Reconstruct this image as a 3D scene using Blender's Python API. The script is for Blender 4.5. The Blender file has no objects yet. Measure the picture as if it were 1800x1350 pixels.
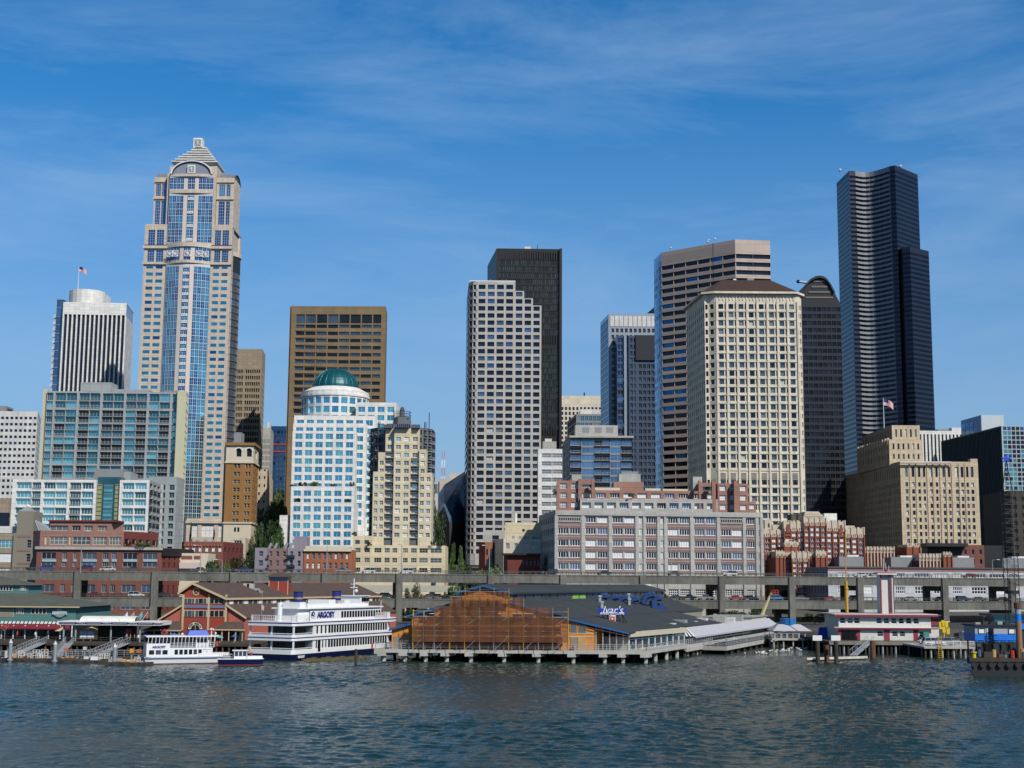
import bpy, math, random
from mathutils import Matrix, Vector
R = math.radians
sc = bpy.context.scene
COL = sc.collection
# ---------------- camera, sky, sun, exposure ----------------
F = 2430.0; PITCH = R(8.08); ROLL = R(0.4); H = 15.5
cd = bpy.data.cameras.new('camera'); cam = bpy.data.objects.new('camera', cd); COL.objects.link(cam)
cd.sensor_width = 36; cd.lens = 36*F/1800; cd.clip_start = 1; cd.clip_end = 20000
cam.matrix_world = Matrix.Translation((0, 0, H)) @ Matrix.Rotation(math.pi/2+PITCH, 4, 'X') @ Matrix.Rotation(ROLL, 4, 'Z')
sc.camera = cam
SUN_EL = R(43); SUN_AZ = R(36)          # azimuth to the right of straight behind the camera
SD = Vector((math.sin(SUN_AZ)*math.cos(SUN_EL), -math.cos(SUN_AZ)*math.cos(SUN_EL), math.sin(SUN_EL)))
w = bpy.data.worlds.new('World'); sc.world = w; w.use_nodes = True
nt = w.node_tree; N = nt.nodes; L = nt.links; N.clear()
out = N.new('ShaderNodeOutputWorld'); bg = N.new('ShaderNodeBackground'); sky = N.new('ShaderNodeTexSky')
sky.sky_type = 'NISHITA'; sky.sun_disc = False; sky.sun_elevation = SUN_EL; sky.sun_rotation = math.pi-SUN_AZ
sky.altitude = 0; sky.air_density = 1.0; sky.dust_density = 0.6; sky.ozone_density = 3.0
hs = N.new('ShaderNodeHueSaturation'); hs.inputs['Saturation'].default_value = 1.23; hs.inputs['Value'].default_value = 1.0
tn = N.new('ShaderNodeMixRGB'); tn.blend_type = 'MULTIPLY'; tn.inputs['Fac'].default_value = 1; tn.inputs['Color2'].default_value = (.84, 1.05, 1.20, 1)
L.new(sky.outputs[0], tn.inputs['Color1']); L.new(tn.outputs[0], hs.inputs['Color'])
tc = N.new('ShaderNodeTexCoord'); mp = N.new('ShaderNodeMapping'); mp.inputs['Scale'].default_value = (1.9, 1.9, 9.0); mp.inputs['Rotation'].default_value = (0.0, R(-11), 0)
nz = N.new('ShaderNodeTexNoise'); nz.inputs['Scale'].default_value = 1.7; nz.inputs['Detail'].default_value = 9; nz.inputs['Roughness'].default_value = 0.64; nz.inputs['Distortion'].default_value = 0.35
L.new(tc.outputs['Generated'], mp.inputs['Vector']); L.new(mp.outputs[0], nz.inputs['Vector'])
cr = N.new('ShaderNodeMapRange'); cr.inputs['From Min'].default_value = 0.43; cr.inputs['From Max'].default_value = 0.72; cr.inputs['To Max'].default_value = 0.27
L.new(nz.outputs['Fac'], cr.inputs['Value'])
mx = N.new('ShaderNodeMixRGB'); mx.inputs['Color2'].default_value = (4.6, 6.3, 8.4, 1)
L.new(cr.outputs[0], mx.inputs['Fac']); L.new(hs.outputs[0], mx.inputs['Color1'])
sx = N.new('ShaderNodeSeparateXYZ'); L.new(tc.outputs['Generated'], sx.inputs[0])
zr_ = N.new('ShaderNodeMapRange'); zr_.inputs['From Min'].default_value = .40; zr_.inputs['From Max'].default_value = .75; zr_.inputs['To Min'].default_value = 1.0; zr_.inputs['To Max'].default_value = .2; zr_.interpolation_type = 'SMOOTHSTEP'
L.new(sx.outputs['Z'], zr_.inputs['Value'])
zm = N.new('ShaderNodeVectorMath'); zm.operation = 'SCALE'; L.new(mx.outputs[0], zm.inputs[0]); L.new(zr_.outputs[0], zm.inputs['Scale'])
# pale milky air low over the city
hz_ = N.new('ShaderNodeMapRange'); hz_.inputs['From Min'].default_value = .0; hz_.inputs['From Max'].default_value = .33; hz_.inputs['To Min'].default_value = .9; hz_.inputs['To Max'].default_value = 0
L.new(sx.outputs['Z'], hz_.inputs['Value'])
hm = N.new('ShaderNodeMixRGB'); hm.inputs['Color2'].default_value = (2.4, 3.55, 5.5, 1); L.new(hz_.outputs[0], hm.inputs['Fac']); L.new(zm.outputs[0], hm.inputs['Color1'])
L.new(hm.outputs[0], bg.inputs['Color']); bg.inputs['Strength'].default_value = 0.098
L.new(bg.outputs[0], out.inputs['Surface'])
sl = bpy.data.lights.new('sun', 'SUN'); sl.energy = 5.0; sl.angle = R(0.5); sl.color = (1.0, 0.95, 0.87)
so = bpy.data.objects.new('sun', sl); COL.objects.link(so); so.rotation_euler = (-SD).to_track_quat('-Z', 'Y').to_euler(); so.location = (0, 0, 500)
vs = sc.view_settings; vs.view_transform = 'Standard'; vs.look = 'None'; vs.gamma = 1; vs.exposure = 0.1
sc.cycles.max_bounces = 5; sc.cycles.diffuse_bounces = 2; sc.cycles.glossy_bounces = 3; sc.cycles.transparent_max_bounces = 12
try: sc.cycles.use_denoising = True
except Exception: pass

# ---------------- helpers ----------------
cP, sP = math.cos(PITCH), math.sin(PITCH)
def ray(px, py):
    dx, dy = px-900, -(py-675)
    c, s = math.cos(ROLL), math.sin(ROLL)
    x, y = dx*c-dy*s, dx*s+dy*c
    return Vector((x, F*cP-y*sP, F*sP+y*cP))
def P(px, py, Y):            # point at depth Y behind photo position
    r = ray(px, py); t = Y/r.y
    return Vector((r.x*t, Y, H+r.z*t))
def PZ(px, py, Z):
    r = ray(px, py); t = (Z-H)/r.z
    return Vector((r.x*t, r.y*t, Z))
def hz(px): return 1020+(px-900)*0.00698
def rows(Y, px, py0, pitch, n, wh):
    out = []
    for i in range(n):
        a = P(px, py0+pitch*i, Y).z; b = P(px, py0+pitch*i+wh, Y).z
        out.append((b, a))
    return out
def tag(o, label=None, cat=None, group=None, kind=None):
    if label: o['label'] = label
    if cat: o['category'] = cat
    if group: o['group'] = group
    if kind: o['kind'] = kind
    return o
def empty(name, loc, label, cat, group=None):
    o = bpy.data.objects.new(name, None); COL.objects.link(o); o.location = loc; o.empty_display_size = 1
    return tag(o, label, cat, group)
def link(name, me, parent=None, loc=None, mat4=None):
    o = bpy.data.objects.new(name, me); COL.objects.link(o)
    if parent: o.parent = parent
    if mat4 is not None: o.matrix_basis = mat4
    elif loc is not None: o.location = loc
    return o
def copy_tree(o, parent=None):
    c = o.copy(); COL.objects.link(c); c.parent = parent
    for ch in list(o.children): copy_tree(ch, c)
    return c

MATS = {}
JOINTS = {'white_precast': (4.2, 3.9), 'white_panel': (3.4, 1.95), 'beige_granite': (2.4, 1.3), 'cream_precast': (4.0, 3.8), 'cream_stucco': (5.5, 2.9), 'light_grey_concrete': (5.0, 2.4), 'buff_stone': (2.2, 1.2), 'pink_beige_panel': (4.4, 4.3), 'pale_concrete': (4.5, 3.8), 'bronze_brown_concrete': (6.3, 3.95), 'viaduct_concrete': (7.5, 9), 'tan_concrete': (3.0, 1.9), 'grey_shingle_roof': (6, 3), 'salmon_stucco': (6, 2.9), 'pale_grey_paint': (5, 2.2), 'condo_concrete': (4.6, 2.9)}
def mat(name, col, rough=0.8, metal=0.0, var=0.12, scale=0.35, spec=0.4, streak=True, emit=None, alpha=None, joints=None):
    if name in MATS: return MATS[name]
    joints = JOINTS.get(name, joints)
    col = tuple(q*.8 for q in col)
    m = bpy.data.materials.new(name); m.use_nodes = True; t = m.node_tree; b = t.nodes['Principled BSDF']
    b.inputs['Roughness'].default_value = rough; b.inputs['Metallic'].default_value = metal
    b.inputs['Specular IOR Level'].default_value = spec
    c = (*col, 1)
    if var > 0:
        tcn = t.nodes.new('ShaderNodeTexCoord'); mpn = t.nodes.new('ShaderNodeMapping')
        mpn.inputs['Scale'].default_value = (1, 1, 0.35 if streak else 1)
        n1 = t.nodes.new('ShaderNodeTexNoise'); n1.inputs['Scale'].default_value = scale; n1.inputs['Detail'].default_value = 6; n1.inputs['Roughness'].default_value = 0.6
        n2 = t.nodes.new('ShaderNodeTexNoise'); n2.inputs['Scale'].default_value = scale*9; n2.inputs['Detail'].default_value = 2
        t.links.new(tcn.outputs['Object'], mpn.inputs[0]); t.links.new(mpn.outputs[0], n1.inputs['Vector']); t.links.new(mpn.outputs[0], n2.inputs['Vector'])
        ad = t.nodes.new('ShaderNodeMath'); ad.operation = 'ADD'; t.links.new(n1.outputs['Fac'], ad.inputs[0]); t.links.new(n2.outputs['Fac'], ad.inputs[1])
        mr = t.nodes.new('ShaderNodeMapRange'); mr.inputs['From Min'].default_value = 0.6; mr.inputs['From Max'].default_value = 1.4
        mr.inputs['To Min'].default_value = 1-var*1.6; mr.inputs['To Max'].default_value = 1+var
        t.links.new(ad.outputs[0], mr.inputs['Value'])
        vm = t.nodes.new('ShaderNodeVectorMath'); vm.operation = 'SCALE'; vm.inputs[0].default_value = col
        t.links.new(mr.outputs[0], vm.inputs['Scale']); last = vm.outputs[0]
        if joints:      # cladding panels of slightly different tone with thin dark joints
            sx_ = t.nodes.new('ShaderNodeSeparateXYZ'); t.links.new(tcn.outputs['Object'], sx_.inputs[0]); a1 = t.nodes.new('ShaderNodeMath'); a1.operation = 'ADD'
            t.links.new(sx_.outputs[0], a1.inputs[0]); t.links.new(sx_.outputs[1], a1.inputs[1]); cx_ = t.nodes.new('ShaderNodeCombineXYZ'); t.links.new(a1.outputs[0], cx_.inputs[0]); t.links.new(sx_.outputs[2], cx_.inputs[1])
            bt = t.nodes.new('ShaderNodeTexBrick'); bt.offset = 0; bt.inputs['Scale'].default_value = 1; bt.inputs['Brick Width'].default_value = joints[0]; bt.inputs['Row Height'].default_value = joints[1]; bt.inputs['Mortar Size'].default_value = .045
            bt.inputs['Color1'].default_value = (1.04, 1.03, 1.02, 1); bt.inputs['Color2'].default_value = (.86, .86, .87, 1); bt.inputs['Mortar'].default_value = (.5, .5, .5, 1); t.links.new(cx_.outputs[0], bt.inputs['Vector'])
            mm = t.nodes.new('ShaderNodeMixRGB'); mm.blend_type = 'MULTIPLY'; mm.inputs['Fac'].default_value = 1; t.links.new(last, mm.inputs['Color1']); t.links.new(bt.outputs['Color'], mm.inputs['Color2']); last = mm.outputs[0]
        t.links.new(last, b.inputs['Base Color'])
    else: b.inputs['Base Color'].default_value = c
    if emit: b.inputs['Emission Color'].default_value = (*emit, 1); b.inputs['Emission Strength'].default_value = 1
    if alpha is not None: b.inputs['Alpha'].default_value = alpha
    MATS[name] = m; return m
def glass(name, col, metal=0.85, rough=0.06):
    if name in MATS: return MATS[name]
    m = bpy.data.materials.new(name); m.use_nodes = True; t = m.node_tree; b = t.nodes['Principled BSDF']
    b.inputs['Metallic'].default_value = metal; b.inputs['Roughness'].default_value = rough
    tcn = t.nodes.new('ShaderNodeTexCoord'); geo = t.nodes.new('ShaderNodeNewGeometry')
    n1 = t.nodes.new('ShaderNodeTexNoise'); n1.inputs['Scale'].default_value = 0.11; n1.inputs['Detail'].default_value = 3
    t.links.new(geo.outputs['Position'], n1.inputs['Vector'])
    mr = t.nodes.new('ShaderNodeMapRange'); mr.inputs['From Min'].default_value = 0.35; mr.inputs['From Max'].default_value = 0.65; mr.inputs['To Min'].default_value = 0.72; mr.inputs['To Max'].default_value = 1.2
    t.links.new(n1.outputs['Fac'], mr.inputs['Value'])
    vm = t.nodes.new('ShaderNodeVectorMath'); vm.operation = 'SCALE'; vm.inputs[0].default_value = col
    t.links.new(mr.outputs[0], vm.inputs['Scale']); t.links.new(vm.outputs[0], b.inputs['Base Color'])
    n2 = t.nodes.new('ShaderNodeTexNoise'); n2.inputs['Scale'].default_value = 0.6; n2.inputs['Detail'].default_value = 1
    t.links.new(geo.outputs['Position'], n2.inputs['Vector'])
    bp = t.nodes.new('ShaderNodeBump'); bp.inputs['Strength'].default_value = 0.25; bp.inputs['Distance'].default_value = 0.12
    t.links.new(n2.outputs['Fac'], bp.inputs['Height']); t.links.new(bp.outputs[0], b.inputs['Normal'])
    MATS[name] = m; return m

class MB:
    def __init__(s, T=None): s.v = []; s.f = []; s.m = []; s.mats = []; s.T = T
    def mi(s, m):
        if m not in s.mats: s.mats.append(m)
        return s.mats.index(m)
    def V(s, p):
        p = Vector(p)
        if s.T is not None: p = s.T @ p
        s.v.append(p); return len(s.v)-1
    def face(s, pts, m):
        i = [s.V(p) for p in pts]; s.f.append(i); s.m.append(s.mi(m))
    def box(s, x0, x1, y0, y1, z0, z1, m, M=None):
        if x1 < x0: x0, x1 = x1, x0
        if y1 < y0: y0, y1 = y1, y0
        if z1 < z0: z0, z1 = z1, z0
        c = [(x0,y0,z0),(x1,y0,z0),(x1,y1,z0),(x0,y1,z0),(x0,y0,z1),(x1,y0,z1),(x1,y1,z1),(x0,y1,z1)]
        if M is not None: c = [M @ Vector(p) for p in c]
        k = [s.V(p) for p in c]; a = s.mi(m)
        for q in ((0,1,5,4),(1,2,6,5),(2,3,7,6),(3,0,4,7),(4,5,6,7),(3,2,1,0)):
            s.f.append([k[i] for i in q]); s.m.append(a)
    def prism(s, poly, z0, z1, m, top=True, bottom=False, topm=None, poly2=None):
        n = len(poly); a = s.mi(m); q = poly2 or poly
        lo = [s.V((p[0], p[1], z0)) for p in poly]; hi = [s.V((p[0], p[1], z1)) for p in q]
        for i in range(n):
            j = (i+1) % n; s.f.append([lo[i], lo[j], hi[j], hi[i]]); s.m.append(a)
        if top: s.f.append(hi); s.m.append(s.mi(topm or m))
        if bottom: s.f.append(lo[::-1]); s.m.append(a)
    def ext(s, prof, t0, t1, m, caps=True, capm=None):    # profile in x,z extruded along y
        n = len(prof); a = s.mi(m)
        f = [s.V((p[0], t0, p[1])) for p in prof]; b = [s.V((p[0], t1, p[1])) for p in prof]
        for i in range(n):
            j = (i+1) % n; s.f.append([f[i], f[j], b[j], b[i]]); s.m.append(a)
        if caps:
            c = s.mi(capm or m); s.f.append(f[::-1]); s.m.append(c); s.f.append(b); s.m.append(c)
    def tube(s, p, q, r, m, n=6, r2=None, cap=True):
        p, q = Vector(p), Vector(q); d = (q-p)
        if d.length < 1e-6: return
        d.normalize(); u = d.orthogonal().normalized(); v = d.cross(u); r2 = r if r2 is None else r2; a = s.mi(m)
        A = []; B = []
        for i in range(n):
            t = 2*math.pi*(i+.5)/n; o = u*math.cos(t)+v*math.sin(t)
            A.append(s.V(p+o*r)); B.append(s.V(q+o*r2))
        for i in range(n):
            j = (i+1) % n; s.f.append([A[i], A[j], B[j], B[i]]); s.m.append(a)
        if cap: s.f.append(A[::-1]); s.m.append(a); s.f.append(B); s.m.append(a)
    def ball(s, c, r, m, n=8, k=5, sz=1.0):
        c = Vector(c); a = s.mi(m); ring = []
        for i in range(k+1):
            t = math.pi*i/k; ring.append([s.V(c+Vector((r*math.sin(t)*math.cos(2*math.pi*j/n), r*math.sin(t)*math.sin(2*math.pi*j/n), sz*r*math.cos(t)))) for j in range(n)])
        for i in range(k):
            for j in range(n):
                l = (j+1) % n; s.f.append([ring[i+1][j], ring[i+1][l], ring[i][l], ring[i][j]]); s.m.append(a)
    def mesh(s, name, org=(0,0,0)):
        o = Vector(org); me = bpy.data.meshes.new(name)
        me.from_pydata([tuple(p-o) for p in s.v], [], s.f)
        for m in s.mats: me.materials.append(m)
        me.polygons.foreach_set('material_index', s.m); me.update(); return me
    def build(s, name, parent=None, label=None, cat=None, group=None, kind=None, org=None, smooth=False):
        if not s.v: return None
        if parent is not None: o0 = parent.location
        else: o0 = Vector(org if org is not None else s.v[0])
        me = s.mesh(name, o0)
        if smooth: me.polygons.foreach_set('use_smooth', [True]*len(me.polygons))
        ob = link(name, me, parent, None if parent is not None else o0)
        return tag(ob, label, cat, group, kind)

WCACHE = {}
def win_mesh(w_, h_, g, fr, mv, mh, ft, fd):
    key = (round(w_, 2), round(h_, 2), g.name, fr.name if fr else '', mv, mh, ft)
    if key in WCACHE: return WCACHE[key]
    b = MB(); b.face([(0,0,0),(w_,0,0),(w_,0,h_),(0,0,h_)], g)
    if fr:
        for x0, x1, z0, z1 in ((0,ft,0,h_),(w_-ft,w_,0,h_),(ft,w_-ft,0,ft),(ft,w_-ft,h_-ft,h_)):
            b.box(x0, x1, -fd, -0.005, z0, z1, fr)
        for i in range(mv):
            x = w_*(i+1)/(mv+1); b.box(x-ft/2, x+ft/2, -fd*.9, -0.006, ft, h_-ft, fr)
        for i in range(mh):
            z = h_*(i+1)/(mh+1); b.box(ft, w_-ft, -fd*.8, -0.007, z-ft/2, z+ft/2, fr)
    me = b.mesh('window'); WCACHE[key] = (me, b); return WCACHE[key]

def balc_mesh(w_, m, out):
    key = ('balc', round(w_, 2), m.name, out)
    if key in WCACHE: return WCACHE[key]
    b = MB(); b.box(0, w_, -out-.05, -.01, -.1, .12, m); b.box(0, w_, -out-.06, -out, 1.0, 1.08, m)
    n = max(3, int(w_/.45))
    for i in range(n+1):
        x = .03+(w_-.06)*i/n; b.box(x-.035, x+.035, -out-.05, -out-.01, .12, 1.0, m)
    if out > .3:
        for x in (0.02, w_-.08): b.box(x, x+.06, -out, -.02, 1.0, 1.06, m); b.box(x, x+.05, -out, -.03, .5, .56, m)
    WCACHE[key] = (b.mesh('balcony'), b); return WCACHE[key]
class Bld:
    def __init__(s, name, label, cat, loc, yhide=1000, group=None, seed=1):
        s.root = empty(name, loc, label, cat, group); s.parts = {}; s.wins = []; s.yh = yhide; s.rnd = random.Random(seed+len(label)*7+int(loc[0]))
        s.cnt = {}
    def p(s, name):
        if name not in s.parts: s.parts[name] = MB()
        return s.parts[name]
    def one(s, name, mb, label=None):
        return mb.build(name, s.root, label)
    def face(s, A, B, zb, zt, sp, part='wall'):
        A = Vector((A[0], A[1])); B = Vector((B[0], B[1])); d = B-A; Wd = d.length; u = d/Wd; inn = Vector((-u.y, u.x))
        mb = s.p(part); wm = sp['wall']
        def pt(x, y, z): return (A.x+u.x*x+inn.x*y, A.y+u.y*x+inn.y*y, z)
        if not sp.get('z') :
            mb.face([pt(0,0,zb), pt(Wd,0,zb), pt(Wd,0,zt), pt(0,0,zt)], wm); return
        n = sp['n']; ml = sp.get('ml', 0)*Wd; mr_ = sp.get('mr', 0)*Wd; wf = sp.get('wf', .6); dep = sp.get('dep', .35)
        if 'cols' in sp: cols = [(a*Wd, b*Wd) for a, b in sp['cols']]
        else:
            cw = (Wd-ml-mr_)/n
            cols = [(ml+cw*(i+.5-wf/2), ml+cw*(i+.5+wf/2)) for i in range(n)]
        zz = [(max(a, zb), min(b, zt)) for a, b in sp['z'] if b > zb+.6 and a < zt-.3]
        zz = [z for z in zz if z[1]-z[0] > .3]; zz.sort()
        skip = sp.get('skip'); sm = sp.get('span', wm); G = sp['g']; names = sp.get('wn', 'window')
        prev = zb
        allz = sorted(zz)
        nr = len(allz)
        for r, (a, b) in enumerate(allz):
            if a > prev+1e-4: mb.face([pt(0,0,prev), pt(Wd,0,prev), pt(Wd,0,a), pt(0,0,a)], sm)
            px_ = 0
            for c, (x0, x1) in enumerate(cols):
                if skip and skip(c, nr-1-r): continue
                if x0 > px_+1e-4: mb.face([pt(px_,0,a), pt(x0,0,a), pt(x0,0,b), pt(px_,0,b)], wm)
                mb.face([pt(x0,0,a), pt(x0,dep,a), pt(x0,dep,b), pt(x0,0,b)], wm)
                mb.face([pt(x1,dep,a), pt(x1,0,a), pt(x1,0,b), pt(x1,dep,b)], wm)
                mb.face([pt(x0,0,a), pt(x1,0,a), pt(x1,dep,a), pt(x0,dep,a)], wm)
                mb.face([pt(x0,dep,b), pt(x1,dep,b), pt(x1,0,b), pt(x0,0,b)], wm)
                cell = sp['cell'](c, nr-1-r) if 'cell' in sp else None
                g = s.rnd.choices([q[0] for q in (cell['g'] if cell else G)], [q[1] for q in (cell['g'] if cell else G)])[0]
                if cell and cell.get('rail'):
                    Mb = Matrix(((u.x, inn.x, 0, pt(x0,0,a)[0]), (u.y, inn.y, 0, pt(x0,0,a)[1]), (0,0,1,a), (0,0,0,1)))
                    s.wins.append((1e-4*(1+.001*b)*(1 if 1020-(b-H)*2430/(A.y+1) < s.yh else .001)*(2 if c % 2 else 1), Mb, x1-x0, 1.0, cell['rail'], {'out': cell.get('out', .1)}, 'balcony'))
                M = Matrix(((u.x, inn.x, 0, pt(x0,dep,a)[0]), (u.y, inn.y, 0, pt(x0,dep,a)[1]), (0,0,1,a), (0,0,0,1)))
                dist2 = (A.x+u.x*x0)**2+(A.y+u.y*x0)**2
                yp = 1020-(b-H)*2430/(A.y+1)
                vis = abs(-inn.y*M[1][3]-inn.x*M[0][3])/math.sqrt(dist2)
                pr = (x1-x0)*(b-a)/dist2*vis * (1 if yp < s.yh else .001)*(1+.001*b) * sp.get('pri', 1)
                s.wins.append((pr, M, x1-x0, b-a, g, sp, names))
                px_ = x1
            if px_ < Wd-1e-4: mb.face([pt(px_,0,a), pt(Wd,0,a), pt(Wd,0,b), pt(px_,0,b)], wm)
            prev = b
        if zt > prev+1e-4: mb.face([pt(0,0,prev), pt(Wd,0,prev), pt(Wd,0,zt), pt(0,0,zt)], sp.get('topm', wm))
    def bx(s, part, px0, px1, pyt, Y, d, m, zb=None, pyb=None, specs=None, label=None):
        pxm = (px0+px1)/2; zt = P(pxm, pyt, Y).z; zb = s.root.location.z if zb is None and pyb is None else (P(pxm, pyb, Y).z if pyb is not None else zb)
        x0 = P(px0, pyt, Y).x; x1 = P(px1, pyt, Y).x
        if specs: s.vol([(x0, Y), (x1, Y)], zt, zb, specs, m, back=(0, d), part=part)
        else: s.p(part).box(x0, x1, Y, Y+d, zb, zt, m)
        return x0, x1, zb, zt
    def solo(s, name, px0, px1, pyt, Y, d, m, zb=None, pyb=None, label=None):
        pxm = (px0+px1)/2; zt = P(pxm, pyt, Y).z; zb = (P(pxm, pyb, Y).z if pyb is not None else zb)
        mb = MB(); mb.box(P(px0, pyt, Y).x, P(px1, pyt, Y).x, Y, Y+d, zb, zt, m)
        ob = mb.build(name, s.root, label); return ob
    def vol(s, pts, zt, zb, specs, wall, roof=None, back=(-4, 25), part='wall', cap=True, closeleft=False):
        pts = [Vector((p[0], p[1])) for p in pts]; bk = Vector(back)
        poly = pts+[pts[-1]+bk]+([] if closeleft else [pts[0]+bk])
        for i in range(len(pts)-1):
            sp = specs[i] if i < len(specs) and specs[i] else {'wall': wall}
            s.face(pts[i], pts[i+1], zb, zt, sp, part)
        for i in range(len(pts)-1, len(poly)):
            s.face(poly[i], poly[(i+1) % len(poly)], zb, zt, {'wall': wall}, part)
        if cap:
            r = s.p('roof'); r.face([(p.x, p.y, zt-.5) for p in poly], roof or ROOF)
            # parapet inner lip
        return poly
    def finish(s, cap=100):
        o = s.root.location
        for k, mb in s.parts.items(): mb.build(k, s.root)
        s.wins.sort(key=lambda q: -q[0])
        T0 = Matrix.Translation(-Vector(o)); bulk = {}
        for i, (pr, M, w_, h_, g, sp, nm) in enumerate(s.wins):
            ft = sp.get('ft', .12)
            if nm == 'balcony': me, b = balc_mesh(w_, g, sp.get('out', .1))
            else: me, b = win_mesh(w_, h_, g, sp.get('fr'), sp.get('mv', 0), sp.get('mh', 0), ft, sp.get('fd', .08))
            k = s.cnt.get(nm, 0); s.cnt[nm] = k+1
            if k < cap: link(nm, me, s.root, mat4=T0 @ M)
            else:
                B = bulk.setdefault(nm, MB()); n0 = len(B.v)
                B.v += [M @ p for p in b.v]
                for f, m in zip(b.f, b.m): B.f.append([q+n0 for q in f]); B.m.append(B.mi(b.mats[m]))
        for nm, B in bulk.items(): B.build(nm, s.root, kind='stuff')
        return s

# materials
ROOF = mat('roof_grey', (.16,.16,.16), .9)
M_ = dict
white = mat('white_precast', (.66,.66,.64), .7, var=.14)
whiteC = mat('white_panel', (.80,.80,.77), .6, var=.09)
beige = mat('beige_granite', (.60,.52,.43), .7, var=.08)
tan = mat('tan_concrete', (.34,.28,.20), .85, var=.1)
brown = mat('bronze_brown_concrete', (.235,.165,.085), .8, var=.1)
creamC = mat('cream_precast', (.72,.66,.53), .8, var=.14)
creamY = mat('cream_stucco', (.70,.61,.42), .85, var=.12)
lgrey = mat('light_grey_concrete', (.46,.45,.42), .85, var=.14)
mgrey = mat('mid_grey_concrete', (.25,.26,.27), .85, var=.1)
dgrey = mat('dark_grey', (.07,.072,.075), .7)
blackm = mat('near_black', (.014,.014,.017), .6, var=.1)
blacks = mat('black_steel', (.018,.014,.010), .45, var=.2)
mulw = mat('white_mullion', (.75,.76,.76), .5, var=0)
mulg = mat('grey_mullion', (.3,.32,.34), .5, var=0)
mulc = mat('curtain_mullion', (.50,.55,.57), .5, var=0)
muld = mat('dark_mullion', (.02,.025,.03), .5, var=0)
brick = mat('red_brick', (.205,.08,.06), .9, var=.2, scale=.6)
brickd = mat('dark_red_brick', (.16,.038,.03), .9, var=.2, scale=.6)
bricko = mat('orange_brick', (.35,.12,.055), .9, var=.16, scale=.6)
pinkb = mat('salmon_stucco', (.35,.19,.15), .9, var=.1)
mauve = mat('mauve_brick', (.25,.15,.14), .9, var=.12, scale=.6)
lav = mat('lavender_paint', (.27,.235,.28), .9, var=.1)
ochre = mat('ochre_brick', (.30,.155,.055), .9, var=.15)
stone = mat('buff_stone', (.62,.51,.36), .9, var=.14)
gB = glass('teal_blue_glass', (.07,.33,.44), .9)
gB2 = glass('deep_blue_glass', (.03,.15,.30), .9)
gN = glass('navy_glass', (.012,.018,.035), .3, .12)
gK = glass('black_glass', (.01,.011,.013), .2, .12)
gT = glass('teal_glass', (.12,.33,.36), .8)
gT2 = glass('pale_aqua_glass', (.24,.54,.56), .75)
gTd = glass('dark_teal_glass', (.06,.17,.19), .75)
gS = glass('slate_glass', (.09,.12,.15), .6, .15)
gSb = glass('slate_blue_glass', (.10,.17,.27), .7, .1)
blind = mat('window_blind', (.5,.5,.48), .5, var=.15)
blindw = mat('white_blind', (.72,.74,.74), .5, var=.05)
gG = glass('grey_glass', (.2,.22,.22), .5, .2)
# ---------------- ground, water, far land ----------------
def gz(Y): return 3.0 if Y < 452 else 3.0+(Y-452)*0.075
VE = Vector((.9877, .1564)); VN = Vector((-.1564, .9877))     # viaduct / shoreline direction and its inland normal
gasph = mat('asphalt', (.05,.05,.052), .9, var=.15); gsoil = mat('hill_ground', (.09,.09,.075), .95, var=.3, scale=.05)
g = MB()
prof = [(380, 3.0), (452, 3.0), (1100, 50.0), (2600, 62.0), (12000, 62.0)]
for (a, za), (b_, zb_) in zip(prof, prof[1:]):
    x = 700 if b_ < 1500 else 9000
    xa = 2500
    g.face([(-xa if a < 1500 else -9000, a-.16*0-(0 if a > 400 else 0), za), (xa if a < 1500 else 9000, a, za), (x*1.3 if b_ > 1500 else xa, b_, zb_), (-x*1.3 if b_ > 1500 else -xa, b_, zb_)], gsoil)
tag(g.build('ground', org=(0, 0, 0)), kind='structure')
r = MB(); r.face([(-400, 384, 3.004), (400, 384, 3.004), (400, 452, 3.004), (-400, 452, 3.004)], gasph)  # dark asphalt sheet, also standing in for shade under the elevated road
tag(r.build('road', org=(0, 0, 0)), kind='structure')
swm = mat('seawall_concrete_shaded', (.10,.095,.085), .9, var=.25)  # concrete darkened to carry the shadow below the elevated road
sw = MB(); sw.box(-600, 600, 379, 384, -6, 3.02, swm)
tag(sw.build('quay', org=(0, 0, 0)), kind='structure')
wm = bpy.data.materials.new('sea_water'); wm.use_nodes = True; t = wm.node_tree; pb = t.nodes['Principled BSDF']
pb.inputs['Base Color'].default_value = (.008, .025, .022, 1); pb.inputs['Roughness'].default_value = .05; pb.inputs['IOR'].default_value = 1.333; pb.inputs['Specular IOR Level'].default_value = .24
geo = t.nodes.new('ShaderNodeNewGeometry')
def wn(sx, sy, sc_, det, dist, strength, prev=None, rot=0):
    m1 = t.nodes.new('ShaderNodeMapping'); m1.inputs['Scale'].default_value = (sx, sy, 1); m1.inputs['Rotation'].default_value = (0, 0, R(rot))
    n1 = t.nodes.new('ShaderNodeTexNoise'); n1.inputs['Scale'].default_value = sc_; n1.inputs['Detail'].default_value = det; n1.inputs['Roughness'].default_value = .55
    t.links.new(geo.outputs['Position'], m1.inputs[0]); t.links.new(m1.outputs[0], n1.inputs['Vector'])
    b1 = t.nodes.new('ShaderNodeBump'); b1.inputs['Strength'].default_value = strength; b1.inputs['Distance'].default_value = dist
    t.links.new(n1.outputs['Fac'], b1.inputs['Height'])
    if prev: t.links.new(prev.outputs[0], b1.inputs['Normal'])
    return b1
b2 = wn(.8, 1.3, .9, 3, .16, 1.0, None, rot=-9)
b3 = wn(1, 1.3, 3.2, 2, .05, 1.0, b2, rot=20)
t.links.new(b3.outputs[0], pb.inputs['Normal'])
wv = MB(); 
import numpy as np
gx0, gx1, gy0, gy1 = -128.0, 128.0, 96.0, 300.0
NX, NY = 680, 500
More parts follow.
